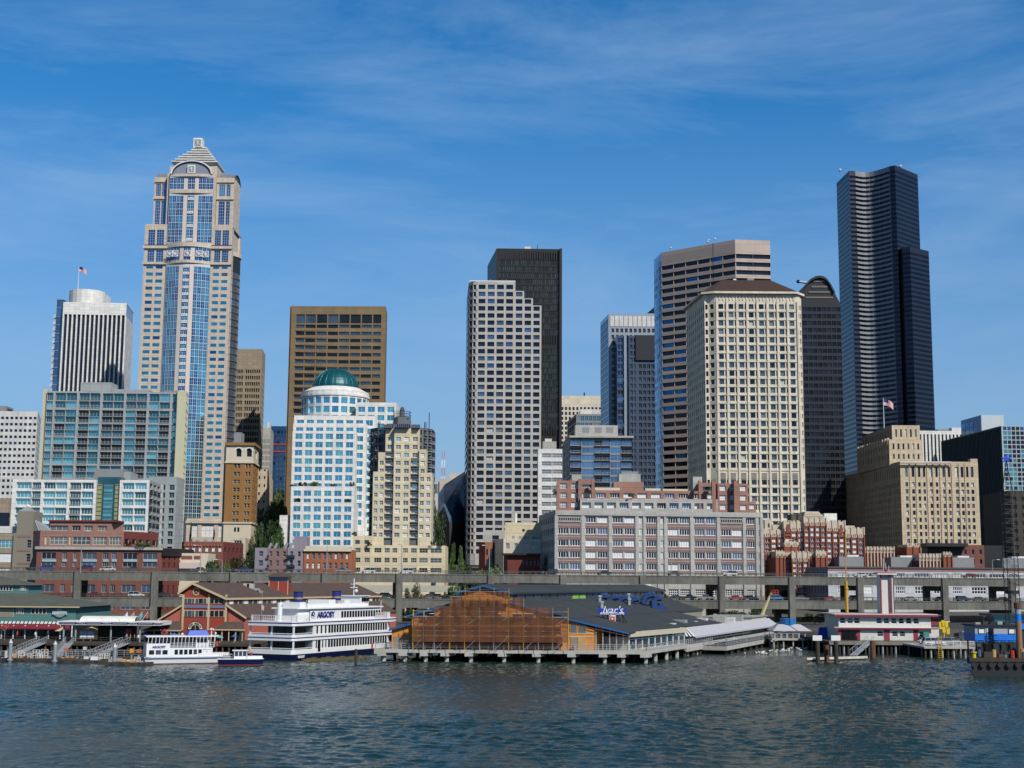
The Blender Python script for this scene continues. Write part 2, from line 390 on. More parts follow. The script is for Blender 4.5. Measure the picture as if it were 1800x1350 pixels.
xs_ = np.linspace(gx0, gx1, NX+1); tt_ = np.linspace(0, 1, NY+1); ys_ = gy0+(gy1-gy0)*(.55*tt_+.45*tt_**2)
X_, Y_ = np.meshgrid(xs_, ys_); Zw = np.zeros_like(X_); rs_ = np.random.RandomState(7)
for i in range(60):
    lam = .9*(4.2/.9)**(rs_.rand()**1.3); th = R(78)+rs_.randn()*.55; k_ = 2*math.pi/lam; amp = .0058*lam*(.6+.8*rs_.rand())
    ph = k_*(X_*math.cos(th)+Y_*math.sin(th))+rs_.rand()*6.28+.8*np.sin(X_*.031*rs_.rand()+Y_*.043*rs_.rand()+rs_.rand()*6)
    Zw += amp*np.sin(ph)
patch = .75+.45*np.sin(X_*.045+Y_*.03)*np.sin(Y_*.07-X_*.02+1)
edge = np.clip(np.minimum(np.minimum(X_-gx0, gx1-X_), np.minimum(Y_-gy0, gy1-Y_))/6, 0, 1)
Zw = Zw*patch*edge
vv = np.stack([X_.ravel(), Y_.ravel(), Zw.ravel()], 1)
ii = (np.arange(NY)[:, None]*(NX+1)+np.arange(NX)[None, :]).ravel()
ff = np.stack([ii, ii+1, ii+NX+2, ii+NX+1], 1)
n0_ = len(vv); ex_ = [(-9000,-9000,0),(9000,-9000,0),(9000,gy0,0),(-9000,gy0,0),(gx0,gy0,0),(gx0,gy1,0),(-9000,gy1,0),(gx1,gy0,0),(gx1,gy1,0),(9000,gy1,0),(9000,384,0),(-9000,384,0)]
mw = bpy.data.meshes.new('water'); mw.from_pydata(vv.tolist()+ex_, [], ff.tolist()+[[n0_, n0_+1, n0_+2, n0_+3], [n0_+3, n0_+4, n0_+5, n0_+6], [n0_+7, n0_+2, n0_+9, n0_+8], [n0_+6, n0_+9, n0_+10, n0_+11]])
mw.materials.append(wm); mw.polygons.foreach_set('use_smooth', [True]*len(ff)+[False]*4)
tag(link('water', mw), kind='structure')

def chain(pts, ref, Y):
    Z = P(pts[ref][0], pts[ref][1], Y).z
    out = []
    for i, p in enumerate(pts):
        q = P(p[0], p[1], p[2]) if len(p) > 2 else (P(p[0], p[1], Y) if i == ref else PZ(p[0], p[1], Z))
        out.append((q.x, q.y))
    return out, Z
def mk(name, label, cat, px, Y, yh=1000, group=None, py=1000):
    return Bld(name, label, cat, (P(px, py, Y).x, Y, gz(Y)), yh, group)
BK = (-6, 28)
def flag(px, py_top, py_bot, Y, label, fcol='us', zb=None):
    a = P(px, py_top, Y); z0 = P(px, py_bot, Y).z if zb is None else zb
    root = empty('flagpole', (a.x, Y, z0), label, 'flagpole')
    m = MB(); h = a.z-z0; r0 = max(.12, h*.008)
    m.tube((a.x, Y, z0), (a.x, Y, a.z), r0*1.6, mulw, r2=r0); m.ball((a.x, Y, a.z+.1), r0*2, mat('gold_paint', (.6,.4,.1), .4, .5, var=0)); m.build('pole', root)
    f = MB(); W_ = h*.32; Hh = h*.2; n = 8; red = mat('flag_red', (.5,.03,.04), .8, var=0); wh = mat('flag_white', (.75,.75,.75), .8, var=0); bl = mat('flag_blue', (.02,.03,.16), .8, var=0)
    def pt(u, v): return (a.x+.1+W_*u*.9, Y+math.sin(u*7)*W_*.08, a.z-.2-Hh*v-W_*.45*u*u)
    for i in range(n):
        for j in range(13):
            c = red if j % 2 == 0 else wh
            if i < 3.2 and j < 7: c = bl
            if fcol != 'us': c = fcol
            f.face([pt(i/n, (j+1)/13), pt((i+1)/n, (j+1)/13), pt((i+1)/n, j/13), pt(i/n, j/13)], c)
    f.build('flag', root); return root

# ---- white ribbed tower
b = mk('office_tower', 'white ribbed tower with black window strips and a round white penthouse', 'skyscraper', 165, 880, 690)
c, Z = chain([(111.6, 530.7), (223, 533), (240, 553)], 0, 880)
c[2] = (c[2][0], 915)
zt = Z-8.0
sp = M_(z=[(gz(880)+3, zt)], n=14, wf=.68, ml=.012, mr=.012, dep=1.3, g=[(gN, 1)], fr=muld, mv=1, ft=.1, mh=30, wall=whiteC, wn='window_strip')
b.vol(c, Z, gz(880), [sp, M_(z=[(Z-8.5, Z-.5)], n=1, wf=1, ml=0, mr=0, dep=.2, g=[(gSb, 1)], fr=mulg, mv=4, wall=white, wn='louvre_screen')], whiteC, back=(-8, 20))
yy = 878
mb = MB(); p0 = P(152, 526, 895); z1 = P(152, 513, 895).z; rr = 11.5; 
mb.prism([(p0.x+rr*math.cos(i*math.pi/10), 897+rr*math.sin(i*math.pi/10)) for i in range(20)], Z-1, z1, whiteC); b.one('penthouse', mb)
b.bx('roof', 150, 184, 515.5, 898, 14, whiteC, zb=Z-1)
mb = MB(); mb.box(P(100.5, 526, 884).x, P(112, 526, 884).x-.3, 884, 905, gz(884), P(100, 526, 884).z, gSb); 
for i in range(34):
    z = P(100, 526, 884).z-i*5.6; 
    if z > 60: mb.box(P(100.5, 526, 884).x-.2, P(112, 526, 884).x-.2, 883.7, 884, z-.35, z, mulg)
b.one('glass_wing', mb)
for i in range(26):
    mb = MB(); z = P(95, 553, 884).z-i*4.1; mb.box(P(95.5, 553, 886).x, P(100.5, 553, 884).x, 884.5, 892, z-2.2, z, white); b.one('balcony', mb)
b.finish()
flag(139, 468, 513, 890, 'white flagpole with a United States flag on the roof of the white ribbed tower')

# ---- pyramid-topped glass tower
Y = 760
b = mk('skyscraper', 'beige granite tower with curved blue glass centre and white stepped pyramid roof', 'skyscraper', 330, Y, 900)
def zpy(py, px=330, Y=Y): return P(px, py, Y).z
def xp(px, py=560, Y=Y): return P(px, py, Y).x
wingL = (248, 288.5); wingR = (368, 404)      # at py 560
gz0 = gz(Y)
xL0, xL1, xR0, xR1 = xp(247.7), xp(288.5), xp(366.5), xp(403)
zA = zpy(397, 275); zTop = zpy(308, 280); zC = zpy(312, 340)
fwz = rows(Y, 270, 466.5, 12.43, 36, 5.6)
gsp = [(gB, 3), (gB2, 1)]
side = [(0, 0)]
# lower body wings
lo_z = zpy(463, 270)
def wing(x0, x1, seed):
    sp = M_(z=fwz, n=1, cols=[(.13, .43), (.54, .84)], dep=.3, g=[(gB, 5), (gB2, 1), (gS, .2)], fr=None, wall=beige)
    b.face((x0, Y), (x1, Y), gz0, lo_z, sp)
    for (p0, p1) in ((404, 430), (440, 461)):
        sp2 = M_(z=[(zpy(p1, 270), zpy(p0, 270))], n=1, cols=[(.15, .45), (.52, .84)], dep=.35, g=[(gB2, 1)], fr=mulc, ft=.1, mv=2, mh=5 if p0 < 420 else 4, wall=beige, wn='window')
        b.face((x0, Y), (x1, Y), zpy(p1+2, 270), zpy(p0-10 if p0 < 420 else 430, 270), sp2)
    b.p('wall').box(x0-.6, x1+.3, Y-.9, Y-.02, zpy(437, 270), zpy(432, 270), beige)
    b.p('wall').box(x0-.6, x1+.3, Y-.9, Y-.02, zpy(465, 270), zpy(460.5, 270), beige)
wing(xL0, xL1, 1); wing(xR0, xR1, 2)
b.p('roof').box(xL0, xR1, Y+.5, Y+26, zA-1, zA-.4, ROOF)
b.p('wall').box(xL0, xL0+.5, Y+.02, Y+26, gz0, zA, beige); b.p('wall').box(xL0, xR1, Y+25.9, Y+26.4, gz0, zA, beige)
# right side wall with bowed glass, coloured darker to carry its shade
sx = xR1; 
n = 10; arc = [(sx-1+3.4*math.sin(math.pi*i/n)*1.0, Y+5+16*i/n) for i in range(n+1)]
poly = [(sx, Y), (sx, Y+4.5)]+arc+[(sx, Y+21.5), (sx, Y+26)]
rz = [(z0, z0+2.9) for z0 in [gz0+4+3.95*i for i in range(55)] if z0+3 < zpy(463)]
for i in range(len(poly)-1):
    glassy = 2 <= i < len(poly)-3
    zt_ = zpy(440) if glassy else zA
    sp = M_(z=rz, n=1, wf=1.0 if glassy else .7, dep=.15, g=[(gN, 2), (gB2, 1)], fr=mulg if glassy else mulw, ft=.12, mv=1, wall=muld if glassy else beige, pri=.1)
    b.face(poly[i], poly[i+1], gz0, zt_, sp)
b.p('wall').prism([(p[0]+.5, p[1]) for p in arc]+[(sx-2, Y+21), (sx-2, Y+5)], zpy(445), zpy(438), beige)
b.face((sx-1.5, Y+6), (sx-1.5, Y+23), zA, zTop, M_(z=[(zA+1, zTop-8)], n=3, wf=.7, dep=.4, g=[(gN, 1)], fr=mulw, ft=.2, mv=3, mh=14, wall=beige, wn='window'))
# upper wings
uz1, uz0 = zpy(326, 280), zpy(345, 280)
def wing2(x0, x1):
    y_ = Y+4
    b.face((x0, y_), (x1, y_), zA-1, zTop, M_(z=[(zpy(393, 280), zpy(350, 280)), (zpy(341, 280), zpy(320, 280))], n=1, cols=[(.12, .48), (.55, .92)], dep=.4, g=[(gB2, 1), (gB, 1)], fr=mulc, ft=.1, mv=2, mh=7, wall=beige))
    b.p('wall').box(x0-.4, x1, y_-.7, y_-.02, zpy(347, 280), zpy(344, 280), beige)
    b.p('wall').box(x0-.4, x1, y_-.7, y_-.02, zpy(317, 280), zpy(314.5, 280), beige)
ux0, ux1, ux2, ux3 = P(267, 350, Y).x, P(291.5, 350, Y).x, P(378, 350, Y).x, P(408.5, 350, Y).x
wing2(ux0, ux1); wing2(ux2, ux3)
b.p('wall').box(ux0, ux0+.5, Y+4.02, Y+22, zA-1, zTop, beige); b.p('roof').box(ux0, ux3-1, Y+4.5, Y+22, zTop-2, zTop-1.2, ROOF)
b.p('wall').box(ux3-2.2, ux3-.1, Y+4.02, Y+22, zA-1, zTop, beige)
# vaulted roof caps over the upper wings
for x0, x1 in ((ux0+.5, ux1-1), (ux2+1, ux3-.5)):
    mb = MB(); mb.box(x0, x1, Y+6, Y+20, zTop, zTop+2.6, mgrey); b.one('roof_unit', mb)
mb = MB()
for i in range(12):
    t0, t1 = math.pi*i/12, math.pi*(i+1)/12
    mb.face([(ux3-1.8, Y+13-8*math.cos(t0), zTop+4.5*math.sin(t0)-1), (ux3-1.8, Y+13-8*math.cos(t1), zTop+4.5*math.sin(t1)-1), (ux3+.3, Y+13-8*math.cos(t1), zTop+4.5*math.sin(t1)-1), (ux3+.3, Y+13-8*math.cos(t0), zTop+4.5*math.sin(t0)-1)], dgrey)
    mb.face([(ux3-.2, Y+13, zTop-1), (ux3-.2, Y+13-8*math.cos(t0), zTop+4.5*math.sin(t0)-1), (ux3-.2, Y+13-8*math.cos(t1), zTop+4.5*math.sin(t1)-1)], dgrey)
b.one('pediment', mb)
# central bay : bowed glass from base to bands, flat above
cx0, cx1 = xL1, xR0; cw = cx1-cx0; nb = 12
def bow(u, amp): return (cx0+cw*u, Y-.6-amp*math.sin(math.pi*u))
def bowed(z0, z1, amp, frz, gl, nm='window', mh=3, lat=False):
    for i in range(nb):
        u0, u1 = i/nb, (i+1)/nb
        pier = i in (4, 7)
        mid = i in (5, 6)
        A, B_ = bow(u0, amp), bow(u1, amp)
        if pier: b.face(A, B_, z0, z1, M_(wall=beigel)); continue
        b.face(A, B_, z0, z1, M_(z=frz, n=1, wf=.96, dep=.12, g=gl, fr=mulc, ft=.09, mv=1, mh=1, wall=mulc, wn=nm))

beigel = mat('pale_pink_granite', (.66,.56,.49), .7, var=.06)
flz = [(a-1.0, a+2.75) for a in [gz0+14+3.93*i for i in range(56)]]
frz = [(z-1.7, z+2.1) for z in [zpy(470)-2.4-3.93*i for i in range(44)]]
bowed(gz0+8, zpy(465), 4.5, frz, [(gB, 3), (gB2, 1.2)])
bowed(zpy(461), zpy(436), 4.0, [(zpy(461)+.3, zpy(436)-.3)], [(gB2, 1)])
uf = [(z, z+3.75) for z in [zpy(428)+.3+3.9*i for i in range(60)] if z+3.75 < zpy(341)]
bowed(zpy(429), zpy(340), .3, uf, [(gB, 2), (gB2, 1)])
uf = [(z, z+3.2) for z in [zpy(334)+.3+3.4*i for i in range(6)] if z+3.2 < zpy(312)]
bowed(zpy(335), zpy(311), .3, uf, [(gB2, 1)])
for pa, pb_, amp in ((465.5, 460.5, 4.6), (436.5, 428.5, 4.1), (340.5, 334.5, .5), (311.5, 306.5, .5)):
    pts = [bow(i/nb, amp+.7) for i in range(nb+1)]
    b.p('wall').prism(pts+[(cx1, Y+8), (cx0, Y+8)], zpy(pa), zpy(pb_), beige)
# small diamond tiles between the piers, white cross lattice at the belt
for k in range(42):
    z = zpy(470)-1.1-3.93*k
    if z < gz0+12: break
    for u in (5.25/12, 6.1/12):
        x, y = bow(u, 4.5); m = MB(); m.box(x, x+1.5, y-.45, y-.1, z-.2, z+1.3, mulw); m.box(x+.45, x+1.05, y-.5, y-.46, z+.25, z+.85, mgrey); b.one('tile_panel', m)
for k in range(7):
    z = zpy(348)-5.0*k*1.57
    for u in (5.25/12, 6.1/12):
        x, y = bow(u, .3); m = MB(); m.box(x, x+1.5, y-.45, y-.1, z-1.5, z, mulw); m.box(x+.45, x+1.05, y-.5, y-.46, z-1.05, z-.45, mgrey); b.one('tile_panel', m)
for u0 in (.03, .16, .455, .70, .84):
    x, y = bow(u0, 4.0); m = MB(); s_ = 3.3; zc = zpy(449); xe = bow(u0+s_/cw, 4.0)
    def pl(a, c): return (x+(xe[0]-x)*a, min(y, xe[1])-.7, zc+s_*(c-.5))
    for q in (((0,0),(1,0)), ((0,1),(1,1)), ((0,0),(0,1)), ((1,0),(1,1)), ((0,0),(1,1)), ((0,1),(1,0)), ((.5,0),(.5,1)), ((0,.5),(1,.5))): m.tube(pl(*q[0]), pl(*q[1]), .2, mulw, n=4)
    b.one('lattice_panel', m)
# arched gable
mb = MB(); rx = (P(369, 300, Y).x-P(303, 300, Y).x)/2+1.2; xc = P(337, 300, Y-1).x; zb_ = zpy(306.5); rz_ = zpy(283)-zb_
bg_ = mat('blue_grey_metal', (.27,.30,.36), .5, .3, var=.05)
arc1 = [(xc+rx*math.cos(math.pi*i/20), zb_+rz_*math.sin(math.pi*i/20)) for i in range(21)]
mb.ext(arc1, Y-.5, Y+30, bg_, True, bg_); b.one('gable', mb)
mb = MB()
for (s1, s2, m_, yo) in ((1.0, .93, mulw, -1.4), (.93, .88, muld, -1.1)):
    for i in range(20):
        q = []
        for t_, s_ in ((i, s1), (i+1, s1), (i+1, s2), (i, s2)): q.append((xc+rx*s_*math.cos(math.pi*t_/20), zb_+rz_*s_*math.sin(math.pi*t_/20)))
        mb.face([(p[0], Y+yo, p[1]) for p in q], m_)
        mb.face([(q[0][0], Y+yo, q[0][1]), (q[1][0], Y+yo, q[1][1]), (q[1][0], Y, q[1][1]), (q[0][0], Y, q[0][1])], m_)
b.one('arch_trim', mb)
mb = MB(); mb.box(xc-2.2, xc+2.2, Y-1.9, Y-1.5, zb_+.3, zb_+5.0, mulw); mb.box(xc-1.6, xc+1.6, Y-2.0, Y-1.91, zb_+.9, zb_+4.4, mgrey)
for q in ((-1.5, 1, 1.5, 4.3), (-1.5, 4.3, 1.5, 1), (0, 1, 0, 4.3), (-1.5, 2.65, 1.5, 2.65)): mb.tube((xc+q[0], Y-2.1, zb_+q[1]), (xc+q[2], Y-2.1, zb_+q[3]), .16, mulw, n=4)
b.one('emblem_panel', mb)
# block under the pyramid, pyramid, cube
zq = zpy(287.5, 340); bx0, bx1 = P(298.5, 288, Y+4).x, P(385, 288, Y+4).x
b.p('wall').box(bx0, bx1-1, Y+4.5, Y+24, zTop-1, zq-.1, beige)
mb = MB(); pyr = [(287, 299.5, 383.5), (283.5, 302, 381.5)]; ys = [283.3, 279, 274.8, 270.6, 266.4, 262.2, 258.2]
xl = [301, 306, 311, 317, 323, 329, 335]; xr = [382.5, 377, 373, 368.5, 364, 360, 355.5]
D0 = 30
for i in range(7):
    z1 = zpy(ys[i], 345, Y+5+i*1.8); zz = zpy(ys[i]+4.3, 345, Y+5+i*1.8)
    X0, X1 = P(xl[i], ys[i], Y+5).x, P(xr[i], ys[i], Y+5).x
    mb.box(X0, X1, Y+4.6+i*1.9, Y+4.6+21-i*.6, zz+1.0, z1, whiteC)
    mb.box(X0+1.1, X1-1.1, Y+5.9+i*1.9, Y+4.6+20-i*.6, zz-.4, zz+1.0, lgrey)
b.one('pyramid_roof', mb)
mb = MB(); X0, X1 = P(340, 250, Y+16).x, P(355.5, 250, Y+16).x; zc0, zc1 = zpy(258.5, 347, Y+16), zpy(242.3, 347, Y+16)
mb.box(X0, X1, Y+16, Y+16+(X1-X0), zc0-.5, zc1, whiteC); mb.box(X0+.8, X1-.8, Y+15.8, Y+15.98, zc0+.9, zc1-.9, mgrey)
for q in ((0,0,1,1), (0,1,1,0), (.5,0,.5,1), (0,.5,1,.5)):
    a_, c_ = X0+.9, X1-X0-1.8; e_, f_ = zc0+.9, zc1-zc0-1.8
    mb.tube((a_+c_*q[0], Y+15.7, e_+f_*q[1]), (a_+c_*q[2], Y+15.7, e_+f_*q[3]), .13, mulw, n=4)
b.one('finial_cube', mb)
b.p('core').box(ux0+1.5, ux3-2.6, Y+5.5, Y+21.5, gz0, zTop-2, beige); b.p('core').box(xL0+1.0, xR1-.8, Y+2, Y+25.5, gz0, zA-1.5, beige)
b.p('core').box(ux1+.2, ux2-.2, Y+.8, Y+6, zA-2, zTop+1.4, beige)
# granite podium
ps = M_(z=[(zpy(944, 380, Y-22), zpy(921, 380, Y-22))], cols=[(.12,.27), (.36,.66), (.76,.9)], n=3, dep=.6, g=[(blindw, 2), (gS, 1)], fr=beigel, ft=.3, mv=2, mh=1, wall=beige)
c, Z = chain([(328, 911, Y-22), (402, 913, Y-22), (417, 921, Y+24)], 0, Y-22)
b.vol(c, Z, gz0-3, [ps, None], beigel, back=(-5, 10))
b.p('wall').box(c[0][0]-.3, c[1][0]+.3, Y-22.8, Y-22.02, Z-2.6, Z-1.2, beige)
# lower drum at right corner
b.finish()

# ---- leftmost white office
b = mk('office_building', 'white office block with paired dark square windows at the left edge', 'office building', 30, 800, 880)
Y = 800
c, Z = chain([(-40, 721, Y), (66.5, 723, Y), (72.5, 727.5, Y+40)], 1, Y)
rz = rows(Y, 30, 732.5, 11.02, 17, 4.6)
b.vol(c, Z, gz(Y), [M_(z=rz, n=13, wf=.62, dep=.5, g=[(gN, 6), (gB2, .6)], fr=muld, mv=1, ft=.1, wall=white), M_(z=rz, n=4, wf=.5, dep=.4, g=[(gN, 1)], wall=white, pri=.1)], white, back=(-4, 10))
b.solo('rooftop_unit', -20, 11, 713.5, Y+12, 12, mgrey, zb=Z-.6)
b.solo('rooftop_unit', 11, 14, 718, Y+14, 8, gSb, zb=Z-.6)
b.finish()

# ---- grey-green condo slab
Y = 570
b = mk('apartment_tower', 'broad grey apartment slab with teal glass and yellow ends below the white ribbed tower', 'apartment building', 200, Y, 840)
condo = mat('condo_concrete', (.36,.39,.40), .85, var=.08); yel = mat('pale_yellow_panel', (.55,.53,.37), .85, var=.06)
A = P(83, 686, Y); B_ = P(318, 689.5, Y+2); Z = P(200, 688, Y).z
rz = rows(Y, 200, 691, 12.72, 2, 11.4)[:0]
pys = []; y_ = 691.0
hts = [14.8, 15.2]+[12.2, 14.0]*12
for i, h_ in enumerate(hts):
    thin = 1.5 if i % 2 == 0 else 4.0
    pys.append((P(200, y_+h_-thin, Y).z, P(200, y_, Y).z)); y_ += h_-(.9 if i > 1 else 0)
cols = []
for a_, b__ in ((430, 487), (508, 601), (607, 702), (724, 818), (823, 916), (937, 1034), (1038, 1132), (1152, 1246), (1250, 1342), (1363, 1456), (1461, 1554), (1576, 1645)): cols.append(((a_-428)/1222, (b__-428)/1222))
gA = [(gTd, 3.4), (gT, 2.4), (gT2, 3)]
brail = mat('balcony_grey', (.30,.32,.33), .7, var=.05)
def cell(c, r):
    if r < 2: return M_(g=[(gTd, 1)], rail=brail) if c in (3, 4, 7, 8) else (M_(g=[(gTd, 5), (gT2, 1.5)]))
    if c in (3, 5, 6, 8, 10) or (c == 1 and r % 3): return M_(g=[(gK, 3), (gTd, 1)], rail=brail)
    return None
sp = M_(z=pys, n=12, cols=cols, dep=.9, g=gA, fr=mulg, ft=.13, mv=2, mh=0, wall=condo, cell=cell)
b.vol([(A.x, Y), (B_.x, Y+2)], Z, gz(Y)-2, [sp], condo, back=(-3, 22))
x = P(74.5, 686, Y).x; b.p('wall').box(x, A.x-.05, Y+1, Y+22, gz(Y)-2, P(80, 683.5, Y).z, yel)
c2 = [(P(312, 691, Y-1).x, Y-1), (P(327.5, 693, Y-1).x, Y-1), (P(331.5, 700, Y+10).x, Y+10)]
b.vol(c2, P(318, 688, Y).z, gz(Y)-2, [None, M_(z=pys, n=2, wf=.6, dep=.6, g=[(gTd, 1)], wall=yel)], yel, back=(-2, 6))
b.solo('penthouse', 142, 196, 672, Y+6, 10, condo, zb=Z-1); b.solo('rooftop_unit', 196, 262, 684.5, Y+5, 8, condo, zb=Z-1); b.solo('rooftop_unit', 289, 315, 686.5, Y+3, 8, mgrey, zb=Z-1)
# lower wing that continues right
rzl = rows(Y-14, 290, 852, 13.6, 11, 9.5)
c3 = [(P(262, 843, Y-14).x, Y-14), (P(311, 843, Y-14).x, Y-14)]
b.vol(c3, P(290, 838, Y-14).z, gz(Y)-3, [M_(z=rzl, n=3, wf=.55, dep=.5, g=gA, fr=mulg, ft=.14, mv=1, wall=condo)], condo, back=(0, 13))
b.finish()

# ---- white framed condo in front
Y = 500
b = mk('apartment_building', 'low white framed apartment block with aqua windows and a green glass stair', 'apartment building', 140, Y, 930)
Z = P(95, 843, Y).z
rz = []
y_ = 848
for i in range(10):
    rz.append((P(95, y_+11.2, Y).z, P(95, y_, Y).z)); y_ += 15.5 if i % 2 == 0 else 13.2
gW = [(gT2, 3), (gT, 2), (gTd, 1)]
cellw = lambda c, r: M_(g=[(gK, 1), (gTd, 2)], rail=brail) if c in (1, 4) else None
x0, x1 = P(22.5, 843, Y).x, P(169.5, 843, Y).x
cols = [((a_-115)/765, (c_-115)/765) for a_, c_ in ((152, 290), (296, 377), (402, 508), (512, 617), (642, 745), (751, 858))]
b.vol([(x0, Y), (x1, Y)], Z, gz(Y)-3, [M_(z=rz, n=6, cols=cols, dep=.8, g=gW, fr=mulw, ft=.12, mv=3, mh=0, wall=whiteC, cell=cellw)], whiteC, back=(0, 18))
x0, x1 = P(211, 844, Y).x, P(263, 844, Y).x
b.vol([(x0, Y), (x1, Y), (P(283, 848, Y+22).x, Y+22)], Z, gz(Y)-3, [M_(z=rz, n=2, wf=.93, ml=.08, mr=.08, dep=.8, g=gW, fr=mulw, ft=.12, mv=3, wall=whiteC), M_(z=rz, n=3, wf=.7, dep=1.2, g=[(gK, 1)], wall=condo, cell=lambda c, r: M_(g=[(gK, 1)], rail=brail, out=.9))], whiteC, back=(0, 4))
st = MB(); xs0, xs1 = P(169.5, 843, Y).x+.02, P(211, 844, Y).x-.02
st.box(xs0, xs1, Y+1.5, Y+14, gz(Y)-3, P(190, 838, Y).z, gTd)
ylg = mat('yellow_green_glass', (.40,.40,.20), .4, .3, var=.1)
for u0, u1, m_ in ((0.02, .22, ylg), (.78, .98, ylg), (.3, .7, gT)):
    X0, X1 = xs0+(xs1-xs0)*u0, xs0+(xs1-xs0)*u1
    st.box(X0, X1, Y+1.0, Y+1.48, gz(Y)-3, Z-1.5, m_)
    for k in range(22): 
        z = Z-2-k*1.55; st.box(X0-.03, X1+.03, Y+.86, Y+.98, z, z+.14, muld if m_ is not gT else mulg)
for k in range(6): z = Z-4.2-k*2.95; st.box(xs0+(xs1-xs0)*.32, xs0+(xs1-xs0)*.68, Y+.6, Y+.84, z, z+.8, gT2)
b.one('glass_stair', st)
b.solo('penthouse', 166, 217, 824.5, Y+6, 10, mgrey, zb=Z-1)
b.solo('penthouse', 217.2, 230, 830, Y+7, 10, condo, zb=Z-1)
b.finish()

# ---- tan concrete tower behind
Y = 850
b = mk('office_tower', 'tan concrete tower with blank crown right of the pyramid-topped tower', 'skyscraper', 440, Y, 780)
c, Z = chain([(405, 612.5, Y), (461, 613.5, Y), (466.5, 628, Y+24)], 1, Y)
rz = rows(Y, 440, 649.5, 10.95, 24, 6.6)
b.vol(c, Z, gz(Y), [M_(z=rz, cols=[(.20+.048*i, .235+.048*i) for i in range(5)]+[(.50+.068*i, .545+.068*i) for i in range(7)], n=1, dep=.9, g=[(gN, 1)], wall=tan), M_(z=rz, n=5, wf=.5, dep=.6, g=[(gN, 1)], wall=tan, pri=.1)], tan, back=(-4, 20))
b.finish()

# ---- ochre brick art deco hotel
Y = 650
b = mk('brick_tower', 'old ochre brick tower with two white arched windows under its cornice', 'office building', 430, Y, 945)
c, Z = chain([(398, 783, Y), (446, 783, Y), (455, 790, Y+20)], 1, Y)
zc = P(425, 812, Y).z; zw0 = P(425, 919, Y).z
creamT = mat('cream_terracotta', (.62,.56,.43), .8, var=.08)
rz = rows(Y, 420, 815.5, 13.85, 8, 7.2)
cw = [(.05,.16),(.19,.30),(.48,.58),(.61,.71),(.86,.95)]
sw_ = M_(z=rz, n=5, cols=[(.30,.40),(.43,.53),(.72,.80),(.83,.91)], dep=.4, g=[(gN, 2), (gS, 1)], fr=creamT, ft=.1, mv=0, mh=1, wall=ochre)
b.vol(c, zc, zw0, [sw_, M_(z=rz, n=2, wf=.3, dep=.4, g=[(gN, 1)], wall=ochre)], ochre, back=(-3, 10))
b.vol(c, Z, zc, [M_(z=[(P(425, 803, Y).z, P(425, 788.5, Y).z)], n=2, cols=[(.36,.56),(.74,.94)], dep=.9, g=[(gN, 1)], fr=creamT, ft=.15, mv=0, wall=creamT), M_(z=[(P(425, 803, Y).z, P(425, 790, Y).z)], n=1, wf=.4, dep=.6, g=[(gN,1)], wall=creamT)], creamT, back=(-3, 10))
for k, u in enumerate((.46, .84)):   # arched heads
    m = MB(); x = c[0][0]+(c[1][0]-c[0][0])*u; z = P(425, 788.5, Y).z
    for i in range(10):
        t0, t1 = math.pi*i/10, math.pi*(i+1)/10
        m.face([(x+1.4*math.cos(t0), Y-.12, z-1.3+1.5*math.sin(t0)), (x+1.4*math.cos(t1), Y-.12, z-1.3+1.5*math.sin(t1)), (x+2.0*math.cos(t1), Y-.12, z-1.3+2.2*math.sin(t1)), (x+2.0*math.cos(t0), Y-.12, z-1.3+2.2*math.sin(t0))], whiteC)
    b.one('arch', m)
b.p('cornice').prism([(c[0][0]-.6, Y-.8), (c[1][0]+.8, Y-.8), (c[2][0]+.9, Y+20.5), (c[0][0]-.6, Y+20.5)], Z-.1, Z+1.2, ochre)
b.p('cornice').prism([(c[0][0]-.4, Y-.5), (c[1][0]+.5, Y-.5), (c[2][0]+.5, Y+20.2), (c[0][0]-.4, Y+20.2)], zc-.6, zc+.3, creamT)
b.vol(c, zw0-.02, gz(Y)-2, [M_(z=[(P(425, 935, Y).z, P(425, 927, Y).z)], cols=[(.38,.46),(.50,.58)], n=2, dep=.4, g=[(gN, 1)], wall=creamT), None], creamT, back=(-3, 10))
b.p('cornice').prism([(c[0][0]-.4, Y-.5), (c[1][0]+.5, Y-.5), (c[2][0]+.5, Y+20.2), (c[0][0]-.4, Y+20.2)], zw0-.4, zw0+.3, creamT)
b.solo('rooftop_unit', 412, 424, 760, Y+4, 8, mgrey, zb=Z)
b.finish()
# low beige annex below it
Y = 620
b = mk('stone_annex', 'small beige stone building at the foot of the ochre brick tower', 'building', 420, Y, 990)
c, Z = chain([(405, 945, Y), (432, 945, Y), (436, 948, Y+14)], 0, Y)
b.vol(c, Z, gz(Y)-3, [M_(z=[(P(420, 966, Y).z, P(420, 950, Y).z)], n=1, wf=.5, dep=.4, g=[(gS, 1)], fr=mulw, mv=2, mh=2, wall=beige), None], beige, back=(0, 8)); b.finish()

